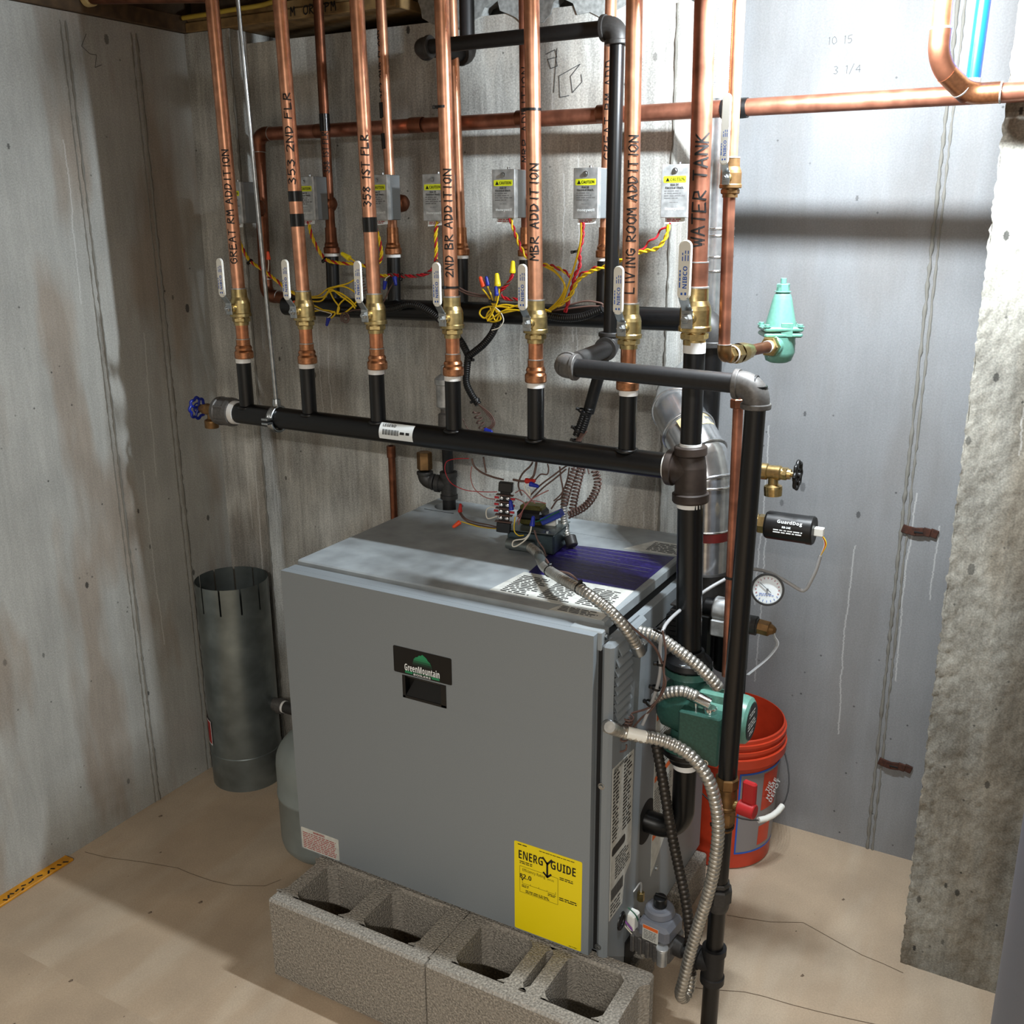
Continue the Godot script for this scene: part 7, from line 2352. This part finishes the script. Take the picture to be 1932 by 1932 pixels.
	for q in [[Vector3(1.2195, 1.0672, 0.19), Vector3(1.2126, 1.0381, 0.19), Vector3(1.2045, 1.0027, 0.19), Vector3(1.1987, 0.9707, 0.19)], [Vector3(1.2098, 1.066, 0.2), Vector3(1.2004, 1.0389, 0.2), Vector3(1.1909, 1.0091, 0.2), Vector3(1.1837, 0.9793, 0.2)], [Vector3(1.2531, 1.0643, 0.2), Vector3(1.2608, 1.0384, 0.2), Vector3(1.2494, 1.0076, 0.2), Vector3(1.228, 0.9819, 0.2), Vector3(1.1938, 0.961, 0.2)]]:
		g = G.new()
		coil(g, q, 0.0068, 0.0075, 0.0019)
		part(t, "curled_wire", g, M.wire_brown)

func build_top_wiring() -> void:
	# metal junction box with transformer
	var t := thing("junction_box", "steel junction box with transformer on top of the boiler", "junction box", Vector3(1.11, 0.8725, 0.19))
	var g := G.new()
	var o := Vector3(1.112, 0.896, 0.178)
	var xf := Transform3D(Basis(Vector3.UP, 0.12), o)
	box(g, xf, Vector3(0.108, 0.046, 0.1), 0.004)
	part(t, "box", g, M.galv_dark)
	g = G.new()
	box(g, xf.translated_local(Vector3(0, 0.024, 0)), Vector3(0.11, 0.002, 0.104), 0.0008)
	var lid := part(t, "lid", g, M.galv)
	screw(lid, xf * Vector3(0.035, 0.025, 0.04), Vector3.UP, 0.004)
	screw(t, xf * Vector3(0.02, 0.0, 0.0505), Vector3.BACK, 0.004)
	g = G.new()
	box(g, xf.translated_local(Vector3(-0.015, 0.048, -0.005)), Vector3(0.05, 0.044, 0.034), 0.003)
	part(t, "transformer_core", g, mat(Color(0.38, 0.36, 0.16), 0.45, 0.3, mottle(61, 0.08, 0.6), 12.0))
	g = G.new()
	box(g, xf.translated_local(Vector3(-0.015, 0.05, -0.005)), Vector3(0.06, 0.022, 0.05), 0.006)
	part(t, "transformer_winding", g, M.black_plastic)
	g = G.new()
	box(g, xf.translated_local(Vector3(0.02, 0.036, -0.012)), Vector3(0.035, 0.022, 0.02), 0.002)
	part(t, "relay", g, M.vinyl_white)
	g = G.new()
	box(g, Transform3D(Basis(Vector3.UP, 0.1) * Basis(Vector3.BACK, 0.5), o + Vector3(0.035, 0.05, 0.005)), Vector3(0.05, 0.016, 0.024), 0.002)
	part(t, "blue_capacitor", g, M.wire_blue)
	g = G.new()
	tube(g, [xf * Vector3(-0.05, -0.004, 0.058), xf * Vector3(0.01, -0.006, 0.06)], 0.0115, 16)
	part(t, "connector", g, M.galv)
	g = G.new()
	conduit(g, [Vector3(1.1561, 0.9901, 0.14), Vector3(1.1539, 0.954, 0.14), Vector3(1.1555, 0.9181, 0.14), Vector3(1.1673, 0.891, 0.145)], 0.007, 0.006, 0.1)
	part(t, "armoured_lead", g, M.flex)
	g = G.new()
	cyl(g, Vector3(1.1735, 0.897, 0.15), Vector3(1.185, 0.8799, 0.16), 0.013)
	part(t, "connector", g, M.iron)
	# terminal strip
	t = thing("terminal_strip", "black terminal strip with screws and red spade lugs beside junction box", "terminal strip", Vector3(1.0663, 0.9204, 0.24))
	var a := Vector3(1.0597, 0.9147, 0.24)
	var b := Vector3(1.0673, 1.026, 0.24)
	var up := (b - a).normalized()
	var fr := Vector3(0.3, 0.25, 0.9)
	fr = (fr - up * fr.dot(up)).normalized()
	var rt := up.cross(fr)
	var L := (b - a).length()
	g = G.new()
	box(g, Transform3D(Basis(rt, up, fr), (a + b) * 0.5), Vector3(0.022, L, 0.01), 0.001)
	box(g, Transform3D(Basis(rt, up, fr), a + up * 0.012), Vector3(0.03, 0.022, 0.014), 0.001)
	box(g, Transform3D(Basis(rt, up, fr), b - up * 0.01), Vector3(0.03, 0.02, 0.014), 0.001)
	part(t, "base", g, M.black_plastic)
	for k in 5:
		g = G.new()
		box(g, Transform3D(Basis(rt, up, fr), a + up * (0.026 + k * 0.0148) + fr * 0.006), Vector3(0.037, 0.0018, 0.012), 0.0004)
		part(t, "barrier", g, M.wire_brown)
	for k in 4:
		for s in [-1.0, 1.0]:
			var c: Vector3 = a + up * (0.0334 + k * 0.0148) + fr * 0.005 + rt * 0.007 * s
			g = G.new()
			lathe(g, c, fr, [Vector2(0, 0.0052), Vector2(0.002, 0.005), Vector2(0.0035, 0.0035), Vector2(0.0038, 0)], 12, true)
			part(t, "terminal_screw", g, M.chrome)
			if (k + int(s)) % 2 == 0 or k > 1:
				g = G.new()
				tube(g, [c + rt * s * 0.006, c + rt * s * 0.015], 0.0026, 8)
				part(t, "spade_lug", g, M.wire_red)
	wire(t, [Vector3(1.0443, 0.9481, 0.24), Vector3(1.0204, 0.94, 0.24), Vector3(1.018, 0.9587, 0.24), Vector3(1.0314, 0.9664, 0.24), Vector3(1.0497, 0.9654, 0.24)], 0.0014, M.wire_white)
	wire(t, [Vector3(1.0332, 0.996, 0.22), Vector3(1.0026, 0.9921, 0.22), Vector3(0.9553, 0.9896, 0.22), Vector3(0.9171, 1.0004, 0.22), Vector3(0.9011, 1.025, 0.22), Vector3(0.9045, 1.047, 0.22), Vector3(0.9269, 1.0567, 0.22), Vector3(0.9637, 1.0619, 0.22)], 0.0009, M.wire_red)
	wire(t, [Vector3(1.0277, 0.9787, 0.22), Vector3(1.0024, 0.9801, 0.22), Vector3(0.9758, 0.9958, 0.22), Vector3(0.9669, 1.0209, 0.22), Vector3(0.9701, 1.045, 0.22)], 0.0011, M.wire_pink)
	wire(t, [Vector3(1.0727, 1.0279, 0.22), Vector3(1.1009, 1.0279, 0.22), Vector3(1.12, 1.0394, 0.22), Vector3(1.1263, 1.0573, 0.22), Vector3(1.1288, 1.0724, 0.22)], 0.0026, M.wire_brown)
	wire(t, [Vector3(1.0493, 1.025, 0.22), Vector3(1.0231, 1.0277, 0.22), Vector3(0.9967, 1.0339, 0.22), Vector3(0.9768, 1.0458, 0.22), Vector3(0.9705, 1.0627, 0.22)], 0.0022, M.wire_brown)
	wire(t, [Vector3(1.006, 1.035, 0.22), Vector3(1.0023, 1.0546, 0.22), Vector3(0.9999, 1.0695, 0.22)], 0.002, M.wire_brown)
	# loose leads round the transformer
	t = thing("lead_tangle", "tangle of brown, pink and white leads around the transformer", "wire", Vector3(1.1263, 0.9708, 0.22))
	for q in [
		[M.wire_pink, 0.0012, [Vector3(1.0833, 1.0025, 0.23), Vector3(1.1, 1.0104, 0.23), Vector3(1.119, 0.9956, 0.23), Vector3(1.1316, 0.9857, 0.23)]], [M.wire_pink, 0.0012, [Vector3(1.0832, 0.9908, 0.23), Vector3(1.1062, 0.9823, 0.23), Vector3(1.0998, 0.9639, 0.23), Vector3(1.0868, 0.9503, 0.23)]],
		[M.wire_pink, 0.0012, [Vector3(1.0895, 0.9403, 0.235), Vector3(1.1025, 0.9656, 0.235), Vector3(1.1217, 0.9914, 0.235), Vector3(1.1405, 1.0054, 0.235), Vector3(1.1654, 1.02, 0.235)]], [M.wire_pink, 0.0012, [Vector3(1.0906, 0.9331, 0.23), Vector3(1.1062, 0.9764, 0.23), Vector3(1.1253, 0.9906, 0.23), Vector3(1.1567, 0.9891, 0.23)]],
		[M.wire_brown, 0.0018, [Vector3(1.1136, 0.9982, 0.22), Vector3(1.1388, 1.0245, 0.22), Vector3(1.1637, 1.0447, 0.22), Vector3(1.1881, 1.0645, 0.22), Vector3(1.2002, 1.0737, 0.22)]], [M.wire_brown, 0.0018, [Vector3(1.1199, 0.9932, 0.22), Vector3(1.1451, 1.0196, 0.22), Vector3(1.1735, 1.0436, 0.22), Vector3(1.1978, 1.0656, 0.22)]],
		[M.wire_brown, 0.002, [Vector3(1.0833, 0.9893, 0.2), Vector3(1.0743, 1.0117, 0.2), Vector3(1.0835, 1.0363, 0.2), Vector3(1.1028, 1.0559, 0.2), Vector3(1.1092, 1.0659, 0.2)]], [M.wire_brown, 0.0016, [Vector3(1.1156, 1.0285, 0.2), Vector3(1.1282, 1.0416, 0.2), Vector3(1.1433, 1.0434, 0.2), Vector3(1.1471, 1.0553, 0.2), Vector3(1.1445, 1.0664, 0.2)]],
		[M.wire_brown, 0.0018, [Vector3(1.1537, 0.9694, 0.2), Vector3(1.1662, 0.9886, 0.2), Vector3(1.1761, 0.9957, 0.2), Vector3(1.1809, 1.0136, 0.2), Vector3(1.1757, 1.0416, 0.2), Vector3(1.1731, 1.064, 0.2)]], [M.wire_brown, 0.0016, [Vector3(1.1599, 0.9877, 0.2), Vector3(1.1785, 1.0075, 0.2), Vector3(1.1906, 1.0377, 0.2), Vector3(1.1952, 1.0643, 0.2)]],
		[M.wire_yellow, 0.0012, [Vector3(1.0998, 0.9601, 0.26), Vector3(1.0971, 0.9306, 0.26), Vector3(1.1072, 0.9204, 0.26), Vector3(1.1199, 0.9223, 0.26)]], [M.wire_white, 0.0013, [Vector3(1.1199, 1.0326, 0.25), Vector3(1.1173, 1.0232, 0.25), Vector3(1.1298, 1.0077, 0.25), Vector3(1.1274, 1.0222, 0.25)]],
		[M.wire_green, 0.0015, [Vector3(1.1237, 0.9411, 0.22), Vector3(1.1453, 0.9501, 0.22), Vector3(1.1641, 0.9621, 0.22), Vector3(1.1827, 0.9728, 0.22)]], [M.wire_white, 0.0015, [Vector3(1.1497, 0.9554, 0.28), Vector3(1.146, 0.9377, 0.28), Vector3(1.1359, 0.9212, 0.28), Vector3(1.1144, 0.9039, 0.28), Vector3(1.1043, 0.9023, 0.28), Vector3(1.1082, 0.9146, 0.28), Vector3(1.1334, 0.9231, 0.28), Vector3(1.146, 0.9377, 0.28)]],
		[M.wire_brown, 0.002, [Vector3(1.1505, 0.9413, 0.27), Vector3(1.1592, 0.9196, 0.27), Vector3(1.1717, 0.9042, 0.27), Vector3(1.1779, 0.8879, 0.27)]],
	]:
		wire(t, q[2], q[1], q[0])
	wire_nut(t, Vector3(1.1217, 1.0282, 0.235), Vector3(1, -0.15, 0), 1.0, M.nut_blue)
	wire_nut(t, Vector3(1.1035, 1.0293, 0.22), Vector3(1, 0.1, 0), 1.1, M.nut_red)
	wire_nut(t, Vector3(1.1509, 0.9533, 0.28), Vector3(0.1, 1, -0.1), 1.0, M.nut_blue)
	wire_nut(t, Vector3(1.091, 0.9739, 0.26), Vector3(-0.1, 1, 0), 1.0, M.nut_blue)
	# leads lying on the boiler top to the left
	t = thing("lead_pair", "brown leads with orange and red connectors lying on the boiler top", "wire", Vector3(0.941, 0.9093, 0.2))
	wire(t, [Vector3(1.0474, 0.9197, 0.23), Vector3(1.0021, 0.9148, 0.21), Vector3(0.9557, 0.9088, 0.19), Vector3(0.9321, 0.9141, 0.19), Vector3(0.9056, 0.9213, 0.17)], 0.0016, M.wire_brown)
	wire(t, [Vector3(1.0473, 0.9173, 0.23), Vector3(0.9953, 0.9101, 0.21), Vector3(0.9486, 0.904, 0.19), Vector3(0.9264, 0.9133, 0.19), Vector3(0.9027, 0.9197, 0.17)], 0.0016, M.wire_brown)
	wire(t, [Vector3(1.0407, 0.9163, 0.23), Vector3(0.9823, 0.903, 0.2), Vector3(0.9548, 0.9052, 0.2), Vector3(0.927, 0.9086, 0.2)], 0.0012, M.wire_yellow)
	wire_nut(t, Vector3(0.9055, 0.9201, 0.17), Vector3(0.1, 1, 0), 0.95, M.nut_red)
	wire_nut(t, Vector3(0.9241, 0.9069, 0.2), Vector3(-0.5, -0.5, 0.8), 1.0, M.nut_orange)
	# armoured conduits
	t = thing("flexible_conduit", "silver flexible conduit lying across the white paper on the boiler top", "conduit", Vector3(1.3105, 0.9174, 0.45))
	g = G.new()
	conduit(g, [Vector3(1.1405, 0.9028, 0.27), Vector3(1.1764, 0.9013, 0.3), Vector3(1.2225, 0.9003, 0.36), Vector3(1.3, 0.9154, 0.44), Vector3(1.3728, 0.9182, 0.49), Vector3(1.4243, 0.8971, 0.5), Vector3(1.4532, 0.8629, 0.49), Vector3(1.4652, 0.8232, 0.465)], 0.0098, 0.008, 0.09)
	part(t, "armour", g, M.flex)
	g = G.new()
	tube(g, [Vector3(1.1803, 0.9011, 0.305), Vector3(1.2187, 0.9003, 0.355)], 0.0102, 14)
	part(t, "sleeve", g, M.galv)
	zip_tie(t, Vector3(1.246, 0.9034, 0.385), Vector3(1, -0.1, 0.8), 0.0105, Vector3(0, 1, 0))
	zip_tie(t, Vector3(1.3575, 0.9191, 0.48), Vector3(1, 0, 0.7), 0.0105, Vector3(0, 1, 0))
	g = G.new()
	cyl(g, Vector3(1.4632, 0.8301, 0.468), Vector3(1.4656, 0.8069, 0.455), 0.0125)
	bb(g, Vector3(1.44, 0.795, 0.42), Vector3(1.468, 0.82, 0.455), 0.004)
	part(t, "connector", g, M.zinc)
	wire(t, [Vector3(1.2196, 0.9133, 0.35), Vector3(1.2629, 0.9143, 0.4), Vector3(1.3115, 0.9236, 0.43), Vector3(1.358, 0.922, 0.47), Vector3(1.4196, 0.9047, 0.49), Vector3(1.4621, 0.864, 0.48), Vector3(1.4903, 0.8317, 0.46), Vector3(1.4987, 0.7998, 0.44), Vector3(1.503, 0.7705, 0.43)], 0.0022, M.wire_brown, "cable")
	t = thing("flexible_conduit", "silver flexible conduit slanting across the black supply main to the pump", "conduit", Vector3(1.519, 0.8008, 0.4))
	g = G.new()
	conduit(g, [Vector3(1.4261, 0.8338, 0.41), Vector3(1.4495, 0.828, 0.41), Vector3(1.4808, 0.826, 0.41), Vector3(1.5225, 0.8055, 0.41), Vector3(1.5585, 0.7779, 0.4), Vector3(1.5865, 0.7485, 0.39), Vector3(1.5934, 0.7374, 0.385)], 0.0105, 0.0085, 0.09)
	part(t, "armour", g, M.flex)
	t = thing("flexible_conduit", "short silver flexible conduit arching onto the green terminal box", "conduit", Vector3(1.5172, 0.704, 0.37))
	g = G.new()
	conduit(g, [Vector3(1.4623, 0.673, 0.36), Vector3(1.4809, 0.6898, 0.365), Vector3(1.5154, 0.7036, 0.365), Vector3(1.5406, 0.6995, 0.362), Vector3(1.545, 0.696, 0.359)], 0.0105, 0.0085, 0.09)
	part(t, "armour", g, M.flex)
	t = thing("flexible_conduit", "long silver flexible conduit looping down beside the black gas line", "conduit", Vector3(1.6237, 0.5225, 0.46))
	g = G.new()
	conduit(g, [Vector3(1.452, 0.7005, 0.552), Vector3(1.4505, 0.6703, 0.505), Vector3(1.4775, 0.6606, 0.49), Vector3(1.5228, 0.6557, 0.475), Vector3(1.5692, 0.6382, 0.468), Vector3(1.6035, 0.6037, 0.465), Vector3(1.6204, 0.5608, 0.462), Vector3(1.6297, 0.5025, 0.46), Vector3(1.6277, 0.4338, 0.458), Vector3(1.6186, 0.3608, 0.456), Vector3(1.6017, 0.2776, 0.455), Vector3(1.5882, 0.2061, 0.455), Vector3(1.5782, 0.1405, 0.455), Vector3(1.5715, 0.1036, 0.45), Vector3(1.5718, 0.0778, 0.43), Vector3(1.5769, 0.0887, 0.415), Vector3(1.5779, 0.1246, 0.41)], 0.0112, 0.0095, 0.09)
	part(t, "armour", g, M.flex)
	g = G.new()
	tube(g, [Vector3(1.4637, 0.6667, 0.497), Vector3(1.4957, 0.6593, 0.484)], 0.0112, 16)
	part(t, "white_sleeve", g, M.vinyl_white)
	g = G.new()
	cyl(g, Vector3(1.447, 0.7003, 0.5499), Vector3(1.4476, 0.6731, 0.508), 0.0125)
	part(t, "connector", g, M.zinc)
	t = thing("flexible_conduit", "dark flexible conduit hanging close to the boiler side behind the elbow", "conduit", Vector3(1.5112, 0.4113, 0.37))
	g = G.new()
	conduit(g, [Vector3(1.5781, 0.1209, 0.41), Vector3(1.5732, 0.1793, 0.41), Vector3(1.567, 0.229, 0.405), Vector3(1.5521, 0.284, 0.395), Vector3(1.5304, 0.3487, 0.385), Vector3(1.5127, 0.4117, 0.38), Vector3(1.495, 0.4786, 0.372), Vector3(1.4789, 0.5403, 0.365), Vector3(1.468, 0.5753, 0.36)], 0.0098, 0.0095, 0.09)
	part(t, "armour", g, M.flex_dark)
	# grey cable from the cutoff back to the boiler side
	t = thing("grey_cable", "grey cable from the low water cutoff to the boiler side", "cable", Vector3(1.674, 0.8839, 0.2))
	g = G.new()
	tube(g, spline([Vector3(1.7158, 0.9565, 0.2), Vector3(1.7103, 0.9274, 0.2), Vector3(1.7007, 0.8993, 0.2), Vector3(1.6939, 0.8853, 0.2), Vector3(1.6841, 0.8825, 0.2), Vector3(1.6583, 0.8939, 0.2), Vector3(1.627, 0.9057, 0.2), Vector3(1.596, 0.909, 0.2), Vector3(1.5703, 0.9024, 0.2), Vector3(1.5428, 0.8834, 0.21), Vector3(1.5163, 0.8666, 0.24), Vector3(1.4939, 0.8476, 0.28), Vector3(1.494, 0.8511, 0.38), Vector3(1.4963, 0.8432, 0.425), Vector3(1.4946, 0.8053, 0.43), Vector3(1.4968, 0.7722, 0.43), Vector3(1.492, 0.7361, 0.43), Vector3(1.4809, 0.6958, 0.43), Vector3(1.4695, 0.6561, 0.44)], 8), 0.0034, 10)
	part(t, "sheath", g, M.wire_grey)
	for q in [[M.wire_yellow, 1.0], [M.wire_red, 0.0], [M.wire_white, -1.0]]:
		wire(t, [Vector3(1.7077, 0.9986, 0.2), Vector3(1.7167, 0.9938, 0.2) + Vector3(0.001 * q[1], 0, 0.001), Vector3(1.7228, 0.9783, 0.2) + Vector3(0.0018 * q[1], 0, 0), Vector3(1.7158, 0.9565, 0.2)], 0.0011, q[0])
	# brown leads along the boiler side
	t = thing("lead_pair", "brown leads with coil hanging beside the boiler louvres", "wire", Vector3(1.5006, 0.7478, 0.44))
	wire(t, [Vector3(1.5018, 0.852, 0.44), Vector3(1.5093, 0.8125, 0.44), Vector3(1.5067, 0.7755, 0.44), Vector3(1.5117, 0.7504, 0.44), Vector3(1.5016, 0.7214, 0.44), Vector3(1.4818, 0.6951, 0.44), Vector3(1.4508, 0.6765, 0.44), Vector3(1.4351, 0.6648, 0.44)], 0.002, M.wire_brown)
	wire(t, [Vector3(1.5058, 0.7763, 0.435), Vector3(1.5042, 0.7358, 0.435), Vector3(1.4871, 0.6942, 0.435), Vector3(1.465, 0.6668, 0.435), Vector3(1.4497, 0.6442, 0.435)], 0.002, M.wire_brown)
	g = G.new()
	coil(g, [Vector3(1.4559, 0.6864, 0.475), Vector3(1.4502, 0.6634, 0.475), Vector3(1.4446, 0.6369, 0.475)], 0.0095, 0.0065, 0.002)
	part(t, "curled_wire", g, M.wire_brown)
	wire(t, [Vector3(1.4488, 0.6453, 0.49), Vector3(1.4385, 0.6349, 0.49), Vector3(1.426, 0.625, 0.49), Vector3(1.4421, 0.6185, 0.49), Vector3(1.4577, 0.626, 0.49), Vector3(1.4595, 0.6374, 0.49)], 0.0018, M.wire_brown)
	for q in [[Vector3(1.4993, 0.7854, 0.435), Vector3(0, 1, 0)], [Vector3(1.4919, 0.735, 0.435), Vector3(0.3, 1, 0)], [Vector3(1.4806, 0.7012, 0.435), Vector3(0.6, 1, 0)], [Vector3(1.494, 0.8467, 0.43), Vector3(0.3, 1, 0)]]:
		zip_tie(t, q[0], q[1], 0.0075, Vector3(-1, 0, 0.5))

# ---------------------------------------------------------------- lamps
func build_lamps() -> void:
	var t := thing("hanging_lamp", "short white tube lamp hanging on two cords above the pipes", "lamp", KEY)
	var g := G.new()
	tube(g, [KEY + Vector3(-0.14, 0, 0), KEY + Vector3(0.14, 0, 0)], 0.014, 16)
	part(t, "tube", g, M.bulb)
	for s in [-1.0, 1.0]:
		g = G.new()
		cyl(g, KEY + Vector3(0.14 * s, 0, 0), KEY + Vector3(0.165 * s, 0, 0), 0.016)
		part(t, "end_cap", g, M.lamp_white)
		g = G.new()
		tube(g, [KEY + Vector3(0.15 * s, 0.014, 0), KEY + Vector3(0.15 * s, 2.5 - KEY.y, 0)], 0.0025, 8)
		part(t, "cord", g, M.lamp_white)
	t = thing("added_fill_lamp", "added long white tube fill lamp on the ceiling behind the viewer", "lamp", FILL)
	g = G.new()
	bb(g, FILL + Vector3(-0.6, 0.02, -0.07), FILL + Vector3(0.6, 0.09, 0.07), 0.01)
	part(t, "housing", g, M.lamp_white)
	g = G.new()
	for s in [-0.03, 0.03]:
		tube(g, [FILL + Vector3(-0.58, 0.0, s), FILL + Vector3(0.58, 0.0, s)], 0.013, 12)
	part(t, "tube", g, M.fill_glow)


func _ready() -> void:
	var cam := Camera3D.new()
	cam.name = "camera"
	cam.fov = 53.972
	cam.near = 0.05
	cam.transform = Transform3D(Basis(Vector3(0.870968, -0.006662, -0.491294), Vector3(-0.133474, 0.959098, -0.249630), Vector3(0.472862, 0.282994, 0.834455)), Vector3(2.089, 1.566, 2.019))
	add_child(cam)
	cam.current = true
	var env := Environment.new()
	env.background_mode = Environment.BG_COLOR
	env.background_color = Color(0.02, 0.02, 0.02)
	env.tonemap_mode = Environment.TONE_MAPPER_LINEAR
	env.tonemap_exposure = 1.0
	env.sdfgi_enabled = true
	env.ssao_enabled = true
	env.ssil_enabled = true
	var we := WorldEnvironment.new()
	we.name = "environment"
	we.environment = env
	add_child(we)
	for i in 5:
		var key := OmniLight3D.new()
		key.name = "lamp_light"
		key.position = KEY + Vector3((i - 2) * 0.06, 0, 0)
		key.light_color = Color(0.93, 0.97, 1.0)
		key.light_energy = 2.8 / 5.0
		key.light_size = 0.018
		key.omni_range = 12.0
		key.omni_attenuation = 2.0
		key.shadow_enabled = true
		add_child(key, true)
	var fill := AreaLight3D.new()  # fill light added behind the viewer to brighten front faces
	fill.name = "added_fill_light"
	fill.position = FILL + Vector3(0, -0.03, 0)
	fill.rotation_degrees = Vector3(-90, 0, 0)
	fill.light_color = Color(1.0, 0.98, 0.95)
	fill.light_energy = 9.5
	fill.set("area_size", Vector2(1.16, 0.1))
	fill.set("area_range", 12.0)
	fill.shadow_enabled = true
	add_child(fill)
	make_materials()
	build_room()
	build_blocks()
	build_boiler()
	build_header()
	build_risers()
	build_return()
	build_zone_valves()
	build_gas()
	build_pump()
	build_flue()
	build_right_side()
	build_floor_things()
	build_gas_valve()
	build_zone_wires()
	build_top_wiring()
	build_lamps()
